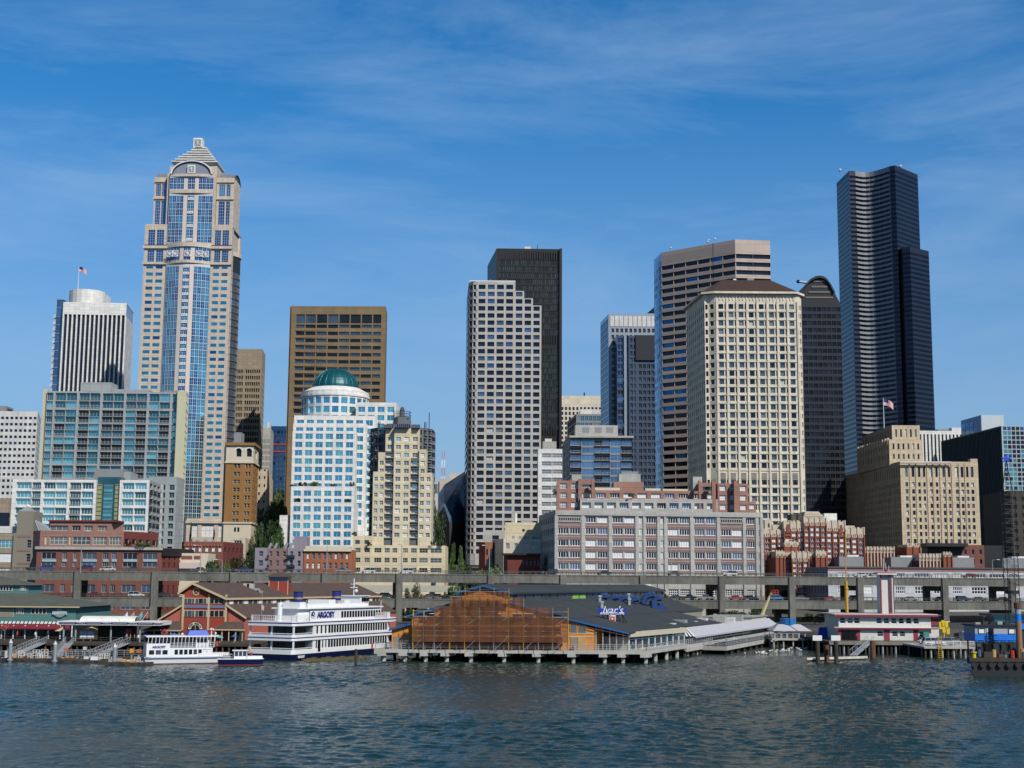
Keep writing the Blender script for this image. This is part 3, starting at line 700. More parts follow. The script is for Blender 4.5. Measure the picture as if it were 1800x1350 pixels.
# ---- old stone walk-up, grey tower and blue tower up the street
Y = 760
b = mk('stone_building', 'narrow old buff stone building along the uphill street behind the ochre brick tower', 'building', 465, Y, 930)
c, Z = chain([(452, 825, Y-60), (470, 829, Y-60), (479, 838, Y+10)], 0, Y-60)
b.vol(c, Z, gz(Y)-5, [M_(z=rows(Y, 465, 838, 13, 8, 5), n=2, wf=.3, dep=.4, g=[(gN,1)], wall=stone), M_(z=rows(Y, 465, 840, 12, 8, 5), n=9, wf=.3, dep=.4, g=[(gN,1)], wall=stone)], stone, back=(-3, 20)); b.finish()
Y = 900
b = mk('office_tower', 'slim pale grey ribbed tower between the tan tower and the blue hotel', 'skyscraper', 468, Y, 850)
c, Z = chain([(455, 752, Y), (476, 754, Y), (480, 760, Y+25)], 0, Y)
b.vol(c, Z, gz(Y), [M_(z=rows(Y, 465, 772, 10, 16, 7), n=9, wf=.4, dep=.4, g=[(gS,1)], wall=lgrey), None], lgrey, back=(-3, 20))
b.solo('rooftop_unit', 470, 474, 742, Y+4, 6, white, zb=Z-.6); b.finish()
Y = 950
hot = mat('blue_panel', (.015,.06,.16), .4, var=.1)
b = mk('hotel_tower', 'dark blue tower with two red stripes seen down the street beside the bronze tower', 'hotel', 490, Y, 865)
c, Z = chain([(474, 749, Y), (512, 751, Y)], 0, Y)
b.vol(c, Z, gz(Y), [M_(z=rows(Y, 490, 757, 9.1, 16, 5.5), n=6, wf=.6, dep=.2, g=[(gSb,3),(gB,1),(gN,1)], wall=hot)], hot, back=(-3, 20))
redp = mat('red_band', (.5,.03,.03), .6, var=0)
for p_ in (780, 792.5): m = MB(); m.box(c[0][0], c[1][0], Y-.3, Y-.02, P(490, p_+2, Y).z, P(490, p_, Y).z, redp); b.one('stripe', m)
b.finish()
Y = 840
b = mk('brick_apartments', 'small orange brick building with a white crown up the tree-lined street', 'apartment building', 490, Y, 900)
c, Z = chain([(478, 866, Y), (512, 867, Y)], 0, Y)
b.vol(c, Z, gz(Y)-3, [M_(z=rows(Y, 490, 874, 6.5, 6, 3.6), n=6, wf=.45, dep=.3, g=[(gN,2),(gT2,1)], wall=bricko)], bricko, back=(-3, 15))
m = MB(); m.box(c[0][0]-.3, c[1][0]+.3, Y-.4, Y-.02, Z-1.4, Z+.2, creamT); m.box(c[0][0]+3, c[0][0]+8, Y-.4, Y+1, Z+.2, Z+1.6, creamT); b.one('crown', m); b.finish()

# ---- bronze tower
Y = 780
b = mk('office_tower', 'wide bronze-brown tower with dark horizontal window bands behind the teal dome', 'skyscraper', 595, Y, 720)
c, Z = chain([(512.5, 538, Y), (678, 541.5, Y-1), (681, 543, Y+20)], 0, Y)
zr = []
for i in range(30):
    p_ = 554+12.4*i; zr.append((P(595, p_+(7.6 if i else 13), Y).z, P(595, p_, Y).z)) if i != 1 else None
zr = [(P(595, 568.5, Y).z, P(595, 553, Y).z)]+[(P(595, 571+12.45*i+6.1, Y).z, P(595, 571+12.45*i, Y).z) for i in range(30)]
b.vol(c, Z, gz(Y), [M_(z=zr, cols=[(.055,.145)]+[(.155+.119*i, .262+.119*i) for i in range(6)]+[(.87,.955)], n=8, dep=.7, g=[(gS,1),(gK,1)], fr=muld, mv=3, ft=.12, wall=brown, wn='window_band'), None], brown, back=(-4, 20))
for i in range(30):
    z = P(595, 571+12.45*i+9.4, Y).z
    if z > gz(Y)+5: b.p('wall').box(c[0][0]+(c[1][0]-c[0][0])*.055, c[0][0]+(c[1][0]-c[0][0])*.95, Y-.5, Y-.02, z-.5, z+.1, brown)
for px_ in (508.6,): b.p('wall').box(P(509.5, 538, Y).x, c[0][0]-.05, Y+1.0, Y+26, gz(Y), Z, brown)
b.finish()

# ---- white and blue stepped building with dome
Y0 = 630
b = mk('office_building', 'stepped white office building with blue windows and a teal dome', 'office building', 580, Y0, 960)
gBl = glass('sky_blue_glass', (.12,.40,.54), .9); gBl2 = glass('aqua_blue_glass', (.17,.50,.54), .85)
GB = [(gBl, 4), (gBl2, 2)]
def stp(px0, px1, pyt, Y, py0, n, cols, pyb=None, pitch=14.7, wh=9.6, xx=None, wf=.72, skip=None):
    x0, x1 = P(px0, pyt, Y).x, P(px1, pyt, Y).x; pxm = (px0+px1)/2
    zt = P(pxm, pyt, Y).z; zb = gz(Y0)-2 if pyb is None else P(pxm, pyb, Y).z
    b.vol([(x0, Y), (x1, Y)], zt, zb, [M_(z=rows(Y, pxm, py0, pitch, n, wh), n=cols, wf=wf, ml=.02, mr=.02, dep=.35, g=GB, fr=whiteC, ft=.1, mv=1, wall=whiteC)], whiteC, back=(0, 20))
    return x0, x1, zb, zt
stp(511, 622.5, 883, Y0, 890, 6, 6)
stp(511.5, 623, 855, Y0+6, 862.5, 2, 6, 884, pitch=14.2)
stp(512, 623.3, 871, Y0+9, 877, 1, 6, 884)
stp(514.5, 626, 757.5, Y0+12, 762.5, 7, 6, 858, pitch=14.55)
stp(515.5, 644, 744, Y0+18, 751.5, 12, 7)
stp(517, 661, 730.5, Y0+24, 738.5, 12, 8)
stp(626, 697, 707.5, Y0+30, 715, 14, 4)
# rotunda
cx = P(589.5, 700, Y0+50).x; rr = (P(648.5, 700, Y0+50).x-P(530.5, 700, Y0+50).x)/2; cy = Y0+50
nseg = 24; ring = [(cx-rr*math.cos(math.pi*i/(nseg/2)), cy-rr*math.sin(math.pi*i/(nseg/2))) for i in range(nseg)]
zt = P(589, 694, cy-rr).z; zb = P(589, 745, cy-rr).z
for i in range(nseg):
    A, B_ = ring[i], ring[(i+1) % nseg]
    b.face(A, B_, zb, zt, M_(z=rows(cy-rr, 589, 697, 16.2, 4, 11), n=1, wf=.72, dep=.4, g=GB, wall=whiteC) if i < nseg/2 else {'wall': whiteC})
m = MB()
def ringp(r_): return [(cx-r_*math.cos(2*math.pi*i/32), cy-r_*math.sin(2*math.pi*i/32)) for i in range(32)]
m.prism(ringp(rr+.4), zt, zt+1.2, whiteC); m.prism(ringp(rr*1.0), zt+1.2, P(589, 684, cy-rr).z, whiteC); z2 = P(589, 684, cy-rr).z
m.prism(ringp(rr*.99), z2, P(589, 678, cy-rr*.72).z, whiteC, poly2=ringp(rr*.74)); b.one('drum', m)
domeg = mat('teal_dome', (.004,.085,.105), .4, .2, var=.15, streak=True); ribm = mat('dome_rib', (.03,.19,.19), .4, .3, var=0)
zd = P(589, 679, cy-rr*.7).z; zt2 = P(589, 648.5, cy).z; rd = rr*.70; m = MB(); mr_ = MB()
for i in range(10):
    t0, t1 = math.pi/2*i/10, math.pi/2*(i+1)/10
    for j in range(40):
        a0, a1 = 2*math.pi*j/40, 2*math.pi*(j+1)/40
        q = lambda t_, a_: (cx+rd*math.cos(t_)*math.cos(a_), cy+rd*math.cos(t_)*math.sin(a_), zd+(zt2-zd)*math.sin(t_))
        m.face([q(t0, a0), q(t0, a1), q(t1, a1), q(t1, a0)], domeg)
        if i < 7 and j % 2 == 0: mr_.tube(q(t0, a0), q(t1, a0), .06, ribm, n=3, cap=False)
b.one('dome', m); b.one('dome_rib', mr_)
# stair core panel left + roof terrace shrubs are separate
m = MB(); m.box(P(493, 905, Y0+4).x, P(510, 905, Y0+4).x-.1, Y0+2, Y0+16, gz(Y0)-3, P(500, 906, Y0+4).z, whiteC); b.one('annex', m)
b.finish()

# ---- cream condo tower with dark crown
Y = 490
b = mk('apartment_tower', 'cream apartment tower stepping up to a dark metal crown and lantern', 'apartment building', 705, Y, 985)
zg = gz(Y)-3
sil = mat('slate_metal', (.13,.14,.15), .6, .2, var=.1); navy = mat('navy_metal', (.012,.018,.07), .5, .2, var=.1)
GC = [(gS, 2), (gG, 2), (blindw, 1.6), (gT2, .3)]
wsp = M_(z=rows(Y, 700, 963.5, 17.3, 6, 8), cols=[(.03,.085),(.13,.185),(.235,.31),(.345,.40),(.43,.48),(.545,.595),(.63,.69),(.72,.81),(.84,.96)], n=9, dep=.3, g=[(gS, 3), (gN, 2), (gG, 1)], fr=creamY, ft=.07, mv=2, mh=1, wall=creamY)
c, Z = chain([(620, 958, Y), (783, 960.5, Y)], 0, Y)
b.vol(c, Z, zg, [wsp], creamY, back=(0, 22))
x0_, x1_ = P(620.5, 942, Y+2).x, P(653, 942, Y+2).x
b.vol([(x0_, Y+2), (x1_, Y+2)], P(636, 942, Y+2).z, Z-1, [M_(z=rows(Y, 636, 949, 20, 1, 7), n=2, wf=.5, dep=.3, g=[(gS,1)], wall=creamY)], creamY, back=(0, 15))
Yt = Y+5
rt = lambda n=30, p0=700: rows(Yt, 700, p0, 14.05, n, 7)
def col(px0, px1, pyt, dy, bal=False, cols=None, off=0, pyref=880):
    y = Yt+dy; x0, x1 = P(px0, pyref, y).x, P(px1, pyref, y).x; zt = P((px0+px1)/2, pyt, y).z
    zz = [(a, b__) for a, b__ in rows(y, 705, 768-14.05*2, 14.05, 20, 7.4 if not bal else 9.0)]
    zz = [q for q in zz if q[1] < zt-.5 and q[0] > Z+.3]
    if bal:
        b.vol([(x0, y), (x1, y)], zt, Z-.4, [M_(z=zz, n=1, wf=.96, dep=1.6, g=[(gS,2),(gN,1)], fr=mulg, ft=.1, mv=2, wall=sil, cell=lambda c, r: M_(g=[(gS,2),(gN,1)], rail=brail, out=.5))], creamY, back=(0, 14))
    else:
        b.vol([(x0, y), (x1, y)], zt, Z-.4, [M_(z=zz, n=cols, wf=.62, dep=.3, g=GC, fr=mulw, ft=.09, mv=1, mh=1, wall=creamY)], creamY, back=(0, 14))
col(655, 675.6, 829, 0, cols=2); col(663.5, 675.6, 795, .6, cols=1)
col(675.6, 691, 793, .9, bal=True); col(691, 720.5, 753, 0, cols=2); col(720.5, 735.5, 805, .9, bal=True); col(735.5, 758.3, 831, 0, cols=2); col(735.5, 748, 790, .6, cols=1)
col(675.6, 692, 753, 1.6, cols=1); col(720.5, 735.5, 754, 1.6, cols=1)
# dark crown volume behind
rr = (P(762, 780, Yt+13).x-P(651, 780, Yt+13).x)/2; cx = P(706.5, 780, Yt+13).x; cy = Yt+3+rr*.78
oc = [(cx+rr*math.cos(math.pi+math.pi*(i+.5)/6), cy+rr*.8*math.sin(math.pi+math.pi*(i+.5)/6)) for i in range(6)]
oc = [(cx-rr, cy+3)]+oc+[(cx+rr, cy+3)]
zt = P(706, 752, Yt+6).z
rzc = rows(Yt+5, 700, 755.5, 14.05, 18, 8.2)
for i in range(len(oc)-1):
    b.face(oc[i], oc[i+1], Z-.5, zt, M_(z=rzc, n=2, wf=.66, dep=.6, g=[(gN,3),(gTd,1)], fr=muld, ft=.1, mv=1, wall=navy if i in (0, 6) else sil, pri=.3, cell=(lambda c, r: M_(g=[(gK,1)], rail=brail, out=.6)) if i in (0, 1, 5, 6) else (lambda c, r: None)))
b.p('roof').face([(p[0], p[1], zt-.3) for p in oc]+[(cx+rr, cy+14, zt-.3), (cx-rr, cy+14, zt-.3)], sil)
b.face(oc[-1], (cx+rr, cy+14), Z-.5, zt, {'wall': navy}); b.face((cx-rr, cy+14), oc[0], Z-.5, zt, {'wall': navy}); b.face((cx+rr, cy+14), (cx-rr, cy+14), Z-.5, zt, {'wall': navy})
m = MB()
for u0, u1 in ((674, 689), (695, 719.5), (724, 737)):
    x0, x1 = P(u0, 750, Yt-1).x, P(u1, 750, Yt-1).x; dy = -1.2 if u0 == 695 else .4
    m.box(x0, x1, Yt+dy-.4, Yt+3, P(700, 752.5, Yt).z, P(700, 746, Yt).z, navy)
    for k in range(7): xx = x0+(x1-x0)*(k+.5)/7; m.box(xx-.06, xx+.06, Yt+dy-.55, Yt+dy-.42, P(700, 752.3, Yt).z, P(700, 746.3, Yt).z, mulg)
b.one('crown_trim', m)
m = MB(); za, zb_ = zt-.2, P(706, 744, Yt+4).z
def oct_(r_, ry=.8, yc=None): yc = cy if yc is None else yc; return [(cx+r_*math.cos(2*math.pi*(i+.5)/8), yc+r_*ry*math.sin(2*math.pi*(i+.5)/8)) for i in range(8)]
m.prism(oct_(rr*.72, .85), za, P(706, 744, Yt+4).z, sil, poly2=oct_(rr*.5, .85)); m.prism(oct_(rr*.32, 1), zb_-.3, P(706, 731, Yt+6).z, sil, poly2=oct_(rr*.28, 1)); b.one('crown_roof', m)
m = MB(); z1 = P(706, 731, Yt+6).z; z2 = P(706, 721, Yt+6).z; rl = rr*.26
for zz_ in (z1+.2, (z1+z2)/2, z2): m.box(cx-rl, cx+rl, cy-rl, cy-rl+.15, zz_-.08, zz_+.08, muld); m.box(cx-rl, cx+rl, cy+rl-.15, cy+rl, zz_-.08, zz_+.08, muld); m.box(cx-rl, cx-rl+.15, cy-rl, cy+rl, zz_-.08, zz_+.08, muld); m.box(cx+rl-.15, cx+rl, cy-rl, cy+rl, zz_-.08, zz_+.08, muld)
for sx_ in (-rl, -rl*.3, rl*.3, rl-.1): m.box(cx+sx_, cx+sx_+.15, cy-rl, cy-rl+.14, z1, z2, muld)
b.one('roof_frame', m)
m = MB(); m.prism(oct_(.9, 1), z1, P(706, 718, Yt+6).z, sil); m.prism(oct_(1.0, 1), P(706, 718, Yt+6).z, P(706, 712, Yt+6).z, dgrey, poly2=oct_(.5, 1)); b.one('lantern', m)
for px_, pt_ in ((665, 741), (667.5, 740), (746, 742), (748.5, 742), (754, 725)):
    m = MB(); x = P(px_, 760, Yt+8).x; m.tube((x, Yt+8, zt-1), (x, Yt+8, P(px_, pt_, Yt+8).z), .16, muld, n=5); b.one('antenna', m)
b.finish()
# ---- white grid tower with stepped top
Y = 720
b = mk('office_tower', 'white gridded concrete tower with stepped top right corner in front of the black tower', 'skyscraper', 885, Y, 935)
Z0 = P(865, 494.5, Y).z; xs = [P(q, 494.5, Y).x for q in (840.5, 906, 921.5, 937, 952)]
rz = rows(Y, 885, 500.5, 12.57, 38, 7.9)
gG_ = [(gN, 3), (gK, 1.4), (gS, 1.4), (gSb, .6), (gG, .25), (blind, .12)]
spn = mat('louvre_brown', (.10,.075,.07), .7, var=.1)
xa = P(823, 494.5, Y).x
arc = [(xa-2.2, Y+44), (xa, Y+6.5)]+[(xa+5.2-5.2*math.cos(R(a)), Y+6.5-6.5*math.sin(R(a))) for a in (30, 60, 90)]
sband = M_(z=rz, n=1, wf=1, dep=.5, g=[(gN, 2), (gK, 1)], fr=muld, mv=0, ft=.08, wall=lgrey, span=lgrey)
pale = mat('pale_concrete', (.50,.48,.45), .8, var=.08)
sband['wall'] = pale
gleft = glass('blue_curtain_glass', (.10,.19,.33), .9)
lband = M_(z=rz, n=6, wf=.92, dep=.2, g=[(gleft, 1)], fr=mulg, ft=.08, wall=gleft, pri=.2)
main_ = M_(z=rz, n=5, cols=None, wf=.74, dep=.7, g=gG_, fr=muld, ft=.07, mv=1, wall=pale)
x1 = xs[1]
fw = x1-arc[-1][0]; pw = (x1-xs[0])/4.0*.985
cols = [(0, (xs[0]-arc[-1][0]-1.0)/fw)]+[((xs[0]-arc[-1][0]+pw*i+.3)/fw, (xs[0]-arc[-1][0]+pw*i+pw-.9)/fw) for i in range(4)]
main_['cols'] = cols; 
topz = [rz[0]]
b.vol(arc+[(x1, Y)], Z0, gz(Y), [lband, dict(sband), dict(sband), dict(sband), main_], pale, back=(-4, 40), closeleft=True)
for i, py in enumerate((511.5, 524.3, 536.8)):
    b.vol([(xs[i+1], Y), (xs[i+2], Y)], P(930, py, Y).z, gz(Y), [M_(z=rz, cols=[(.06, .80)], n=1, dep=.7, g=gG_, fr=muld, ft=.07, mv=1, wall=pale)], pale, back=(-4, 40))
for k in range(4):
    m = MB(); x = P(848+k*14, 494, Y+8).x; m.tube((x, Y+8, Z0-.5), (x, Y+8, Z0+2+k % 2), .12, mulg, n=5); b.one('antenna', m)
m = MB(); m.box(arc[2][0], x1, Y+.3, Y+1, Z0, Z0+.5, mulw); b.one('roof_rail', m)
b.finish()

# ---- black tower behind
Y = 850
b = mk('office_tower', 'black steel tower with greenish glass behind the white gridded tower', 'skyscraper', 930, Y, 770)
c, Z = chain([(857, 467), (873, 436.5), (988, 439, Y+1)], 1, Y)
rz = rows(Y, 930, 456.5, 11.15, 42, 8.4)
rz = [q for i, q in enumerate(rz) if i not in (12, 13, 27, 28, 29)]
gO = glass('olive_glass', (.085,.095,.075), .6, .2); gO2 = glass('olive_dark_glass', (.04,.045,.036), .6, .2)
sp_ = M_(z=rz, n=30, ml=.035, mr=.05, wf=.62, dep=.5, g=[(gO, 2), (gO2, 1.6)], wall=blacks, pri=1)
b.vol(c, Z, gz(Y), [None, sp_], blacks, back=(-6, 30), closeleft=True)
u = Vector((c[2][0]-c[1][0], c[2][1]-c[1][1])); W_ = u.length
for pa, pb_ in ((441, 454.5), (586.5, 603), (747, 763)):
    for k in range(24):
        if pa > 500 and k < 14: continue
        m = MB(); x = c[1][0]+W_*(.045+.037*k+.01); m.box(x, x+W_*.014, Y-.05, Y-.01+.1, P(930, pb_, Y).z, P(930, pa, Y).z, blackm); b.one('louvre', m)
for px0, px1 in ((983.5, 988),):
    b.p('wall').box(P(px0, 440, Y).x, P(px1, 440, Y).x, Y-1.0, Y+.9, gz(Y), Z, blackm)
b.solo('rooftop_unit', 922, 933, 433.5, Y+8, 6, white, zb=Z-.6)
m = MB(); x = P(943, 430, Y+8).x; m.tube((x, Y+8, Z-1), (x+.8, Y+8, P(943, 430, Y+8).z), .2, blackm, n=5); b.one('antenna', m)
b.finish()
# brownish spandrels are the wall itself

# ---- cream office far
Y = 1000
b = mk('office_building', 'distant cream office building between the black tower and the blue tower', 'office building', 1020, Y, 760)
c, Z = chain([(985, 695.5, Y), (1058, 697, Y)], 0, Y)
b.vol(c, Z, gz(Y), [M_(z=rows(Y, 1020, 715.5, 8.6, 14, 5.5), n=11, wf=.55, dep=.5, g=[(gN, 1)], wall=creamC)], creamC, back=(0, 30)); 
m = MB(); x = P(1027, 692, Y+5).x; m.tube((x, Y+5, Z-1), (x, Y+5, P(1027, 690, Y+5).z), .5, blackm, n=5); b.one('antenna', m); b.finish()

# ---- white banded block under the grid tower
Y = 640
b = mk('office_building', 'white and grey banded office block squeezed beside the white gridded tower', 'office building', 970, Y, 850)
c, Z = chain([(946, 789, Y), (989, 790, Y)], 0, Y)
zz = [(P(970, 789+8+14.2*i+7.5, Y).z, P(970, 789+8+14.2*i, Y).z) for i in range(8)]
b.vol(c, Z, gz(Y), [M_(z=zz, n=1, cols=[(.15,.55),(.57,.98)], dep=.3, g=[(gG, 1), (gS, 1)], fr=mulw, ft=.1, mv=6, mh=1, wall=whiteC, wn='window_band')], whiteC, back=(0, 20))
b.solo('penthouse', 954, 978, 776, Y+4, 8, lgrey, zb=Z-.6); b.solo('rooftop_unit', 958, 970, 771, Y+6, 4, white, zb=Z); b.finish()

# ---- glass balcony condo
Y = 580
b = mk('apartment_tower', 'blue glass apartment block with projecting balconies below the cream distant office', 'apartment building', 1055, Y, 860)
c, Z = chain([(988.5, 770, Y+30), (1002, 766, Y), (1112, 769, Y)], 1, Y)
x = [P(q, 766, Y).x for q in (1002, 1022, 1045, 1072, 1092, 1111)]
zz = [(P(1055, 774+12.8*i+9.8, Y).z, P(1055, 774+12.8*i, Y).z) for i in range(9)]
gH = [(gSb, 3), (gBl2, .25), (gT2, .15), (gB2, 1)]
gHb = glass('mid_blue_glass', (.16,.27,.42), .85)
gH = [(gHb, 4), (gB, .4), (gT2, .3)]
b.face(c[0], c[1], gz(Y), Z, M_(z=zz, n=5, wf=.4, dep=.4, g=[(gS, 1)], wall=lgrey))
for i in range(5):
    bal = i in (0, 2, 4)
    yo = 0 if not bal else .8
    b.face((x[i], Y+yo), (x[i+1], Y+yo), gz(Y), Z-.8, M_(z=zz, n=1 if i != 2 else 2, wf=.95, dep=.25, g=gH if not bal else [(gHb, 1), (gN, 1.2)], fr=mulg, ft=.1, mv=2, wall=mgrey, cell=(lambda c, r: M_(g=[(gHb, 1), (gN, 1)], rail=brail, out=1.6)) if bal else (lambda c, r: None)))
b.face((x[5], Y), (x[5], Y+25), gz(Y), Z-.8, {'wall': lgrey}); b.face((x[5], Y+25), c[0], gz(Y), Z-.8, {'wall': lgrey})
m = MB(); m.prism([(c[0][0], c[0][1]), (x[0]-.3, Y-1.2), (x[5]+.6, Y-1.4), (x[5]+.6, Y+26)], Z-.8, Z, lgrey, bottom=True); b.one('roof', m)
b.solo('penthouse', 1011, 1086, 747.5, Y+5, 12, lgrey, zb=Z)
for a_ in (1030, 1052, 1072): b.solo('louvre', a_-6, a_+6, 751, Y+4.9, .05, mgrey, pyb=760)
b.finish()
Y = 700
b = mk('office_building', 'stepped grey and green glass office top behind the blue glass apartment block', 'office building', 1030, Y, 760)
c, Z = chain([(997, 741), (1013, 727.5), (1056, 729, Y)], 1, Y)
b.vol(c, Z, gz(Y), [M_(z=rows(Y, 1030, 732, 12, 4, 8), n=4, wf=.9, dep=.2, g=[(gHb,1)], wall=mgrey), M_(z=rows(Y, 1030, 731, 12, 4, 9), n=6, wf=.9, dep=.2, g=[(gTd,2),(gG,1)], fr=mulg, mv=1, wall=mgrey)], mgrey, back=(0, 15), closeleft=True)
b.solo('penthouse', 1020, 1056, 719.5, Y+5, 10, white, zb=Z-.6); b.finish()

# ---- blue-grey tower
Y = 850
blg = mat('blue_grey_panel', (.33,.37,.42), .45, .3, var=.06); blgs = mat('shaded_blue_grey_panel', (.06,.09,.15), .5, .3, var=.08)  # second panel colour has the shadow on the front put into it
b = mk('office_tower', 'steel blue tower with pale louvred crown beside the tower with beige bands', 'skyscraper', 1105, Y, 850)
c, Z = chain([(1055.5, 567), (1069.5, 552), (1160, 554, Y)], 1, Y)
rz = rows(Y, 1105, 577.5, 11.4, 28, 7)
gsd = glass('shaded_blue_glass', (.035,.075,.15), .85)
b.vol(c, Z, gz(Y), [M_(z=rows(Y, 1062, 560, 11.4, 30, 9.4), n=8, wf=.93, dep=.15, g=[(gsd, 1)], fr=muld, ft=.12, wall=gsd, pri=.2), M_(z=rz, n=11, wf=.6, ml=.04, dep=.6, g=[(gN, 1)], fr=mulg, mv=1, ft=.1, wall=blg)], blg, back=(-2, 25), closeleft=True)
for k in range(11):
    m = MB(); x = c[1][0]+(c[2][0]-c[1][0])*(.035+k*.0885); m.box(x, x+2.4, Y-.25, Y-.02, P(1105, 574, Y).z, P(1105, 555.5, Y).z, white); b.one('louvre', m)
Y2 = 838
c, Z2 = chain([(1066, 607), (1084.5, 590), (1160, 592, Y2)], 1, Y2)
n_ = 9
b.vol(c, Z2, gz(Y), [M_(z=rows(Y2, 1070, 598, 11.4, 28, 9.2), n=8, wf=.93, dep=.15, g=[(gHb, 2), (gsd, 2)], fr=mulg, ft=.1, wall=gsd, pri=.2), M_(z=rows(Y2, 1105, 594.5, 11.45, 28, 7.4), cols=[(.01,.155),(.30,.36),(.385,.43)]+[(.50+.098*i, .57+.098*i) for i in range(5)], n=1, dep=.5, g=[(gsd, 2), (gN, 2), (gHb, 1)], fr=mulg, mv=1, ft=.1, wall=blgs)], blgs, back=(0, 10), closeleft=True)
for u0, u1, m_ in ((.165, .27, gsd),):
    W_ = c[2][0]-c[1][0]; m = MB(); m.box(c[1][0]+W_*u0, c[1][0]+W_*u1, Y2-.4, Y2-.05, gz(Y), Z2, m_); b.one('glass_strip', m)
b.solo('screen_panel', 1117.5, 1152, 589, Y2-1.0, .9, muld, pyb=633)
b.p('wall').box(P(1096.5, 592, Y2).x, P(1101, 592, Y2).x, Y2-1.2, Y2-.02, gz(Y), Z2, blg)
b.finish()

# ---- beige banded tower
Y = 700
b = mk('office_tower', 'angular tower of pinkish beige bands and dark blue ribbon windows', 'skyscraper', 1250, Y, 860)
pk = mat('pink_beige_panel', (.50,.40,.34), .6, var=.05)
c, Z = chain([(1149.5, 457), (1162.5, 444), (1292, 421), (1353.5, 423)], 2, Y)
def pyb(px): return 443.8 if px < 1200 else 421
z0 = P(1292, 446, Y).z
rz = [(z0-4.25*i-2.35, z0-4.25*i) for i in range(50) if z0-4.25*i-2.4 > gz(Y)+2]
gR = [(gN, 3), (gB2, .8)]
b.vol(c, Z, gz(Y), [M_(z=rz, n=3, wf=1, dep=.1, g=[(gHb, 1), (gsd, 1)], fr=None, wall=gHb, span=gHb, pri=.3), M_(z=rz, n=6, wf=.995, dep=.9, g=gR, fr=muld, ft=.08, mv=5, wall=pk, wn='window_band'), M_(z=rz, n=2, wf=.995, dep=.9, g=gR, fr=muld, ft=.08, mv=4, wall=pk, wn='window_band', pri=.5)], pk, back=(-5, 25), closeleft=True)
m = MB()
for px_, py_ in ((1179, 436), (1244, 425), (1246, 422), (1257, 420)):
    q = P(px_, py_, Y+14); m = MB(); m.tube((q.x, Y+14, Z-1), (q.x, Y+14, q.z), .2, mulg, n=5); m.ball((q.x, Y+14, q.z), .6, white); b.one('antenna', m)
b.p('wall').face([(P(1137, 551, Y+60).x, Y+60, P(1137, 551, Y+60).z), (P(1150, 551, Y+60).x, Y+60, P(1137, 551, Y+60).z), (P(1150, 540, Y+60).x, Y+60, P(1150, 540, Y+60).z)], tan)
b.finish()

# ---- cream tower with hipped roof
Y = 620
b = mk('office_tower', 'cream precast tower with rounded corners and a brown hipped roof', 'skyscraper', 1320, Y, 900)
c, Z = chain([(1206.5, 543), (1238, 515.5), (1245, 514.2, Y-1.5), (1256, 514.2, Y-3.5), (1398, 519, Y-3.5), (1404, 519.5, Y-1.8), (1408, 520.5, Y+1)], 3, Y-3.5)
rz = [q for i, q in enumerate(rows(Y, 1320, 537.3, 14.62, 27, 8.6)) if i != 20]
gC = [(gS, 3), (gN, 1.4), (gG, .6), (blind, .2)]
cols = []
for i in range(8): cols += [(.012+.125*i+.033, .012+.125*i+.093), (.012+.125*i+.108, .012+.125*i+.123)]
cols = [q for q in cols if q[1] < .997]
cornr = M_(z=rz, n=1, wf=.62, dep=.6, g=[(gN, 1)], fr=muld, wall=creamC)
b.vol(c, Z, gz(Y), [M_(z=rz, n=9, wf=.42, dep=1.0, g=[(gN, 1)], fr=None, wall=creamC, pri=.2), cornr, cornr, M_(z=rz, n=1, cols=cols, dep=.6, g=gC, fr=muld, ft=.08, mv=0, wall=creamC), cornr, cornr], creamC, back=(-3, 25), closeleft=True)
F0, F1 = c[3], c[4]; W_ = F1[0]-F0[0]
m = MB()
for r_ in rz:
    if r_[1] > gz(Y)+6: m.box(F0[0], F1[0], F0[1]-.28, F0[1]-.02, r_[0]-1.25, r_[0]-.95, creamC); 
for i in range(9):
    for du in (-.002,):
        x = F0[0]+W_*(.012+.125*i+.0); m.box(x, x+.6, F0[1]-.5, F0[1]-.02, gz(Y), P(1320, 532, Y).z, creamC)
b.one('pilaster', m)
m = MB()
for i in range(24):
    x = F0[0]+W_*(i+.3)/24; m.box(x, x+.35, F0[1]-.3, F0[1]-.02, P(1320, 531, Y).z, Z-.4, creamC)
b.one('crown_rib', m)
for i in list(range(8)):
    x = F0[0]+W_*(.012+.125*i+.03)
    m = MB()
    for k in range(7): zz = P(1320, 847, Y).z+(P(1320, 832, Y).z-P(1320, 847, Y).z)*(k+.2)/7; m.box(x, x+W_*.065, F0[1]-.12, F0[1]-.02, zz, zz+.25, spn)
    b.one('louvre', m)
roofb = mat('brown_metal_roof', (.075,.045,.04), .6, .2, var=.1)
m = MB(); ev = 1.6
base = [(c[0][0]-ev, c[0][1]+2), (c[1][0]-ev, c[1][1]-.8), (c[3][0]-.5, c[3][1]-ev), (c[4][0]+.5, c[4][1]-ev), (c[6][0]+ev, c[6][1]), (c[6][0]+ev-2, c[6][1]+26), (c[0][0]+2, c[6][1]+30)]
zr = P(1300, 497, Y+14).z; xm0, xm1 = P(1268, 497, Y+12).x, P(1352, 498, Y+12).x
m.prism(base, Z-.6, Z+.35, creamC)
top = [(xm0-1, Y+14), (xm0-.5, Y+9), (xm0, Y+8.5), (xm1, Y+8.5), (xm1+.5, Y+9), (xm1, Y+16), (xm0, Y+16)]
m.prism(base, Z+.35, zr, roofb, poly2=top); b.one('roof', m)
m = MB()
q = P(1291, 493.5, Y+12); m.ball((q.x, Y+12, q.z), 1.0, white)
b.one('satellite_dish', m)
m = MB(); m.box(P(1313, 492, Y+12).x, P(1325, 492, Y+12).x, Y+11, Y+14, zr-.3, P(1318, 490, Y+12).z, mgrey); b.one('rooftop_unit', m)
b.finish()

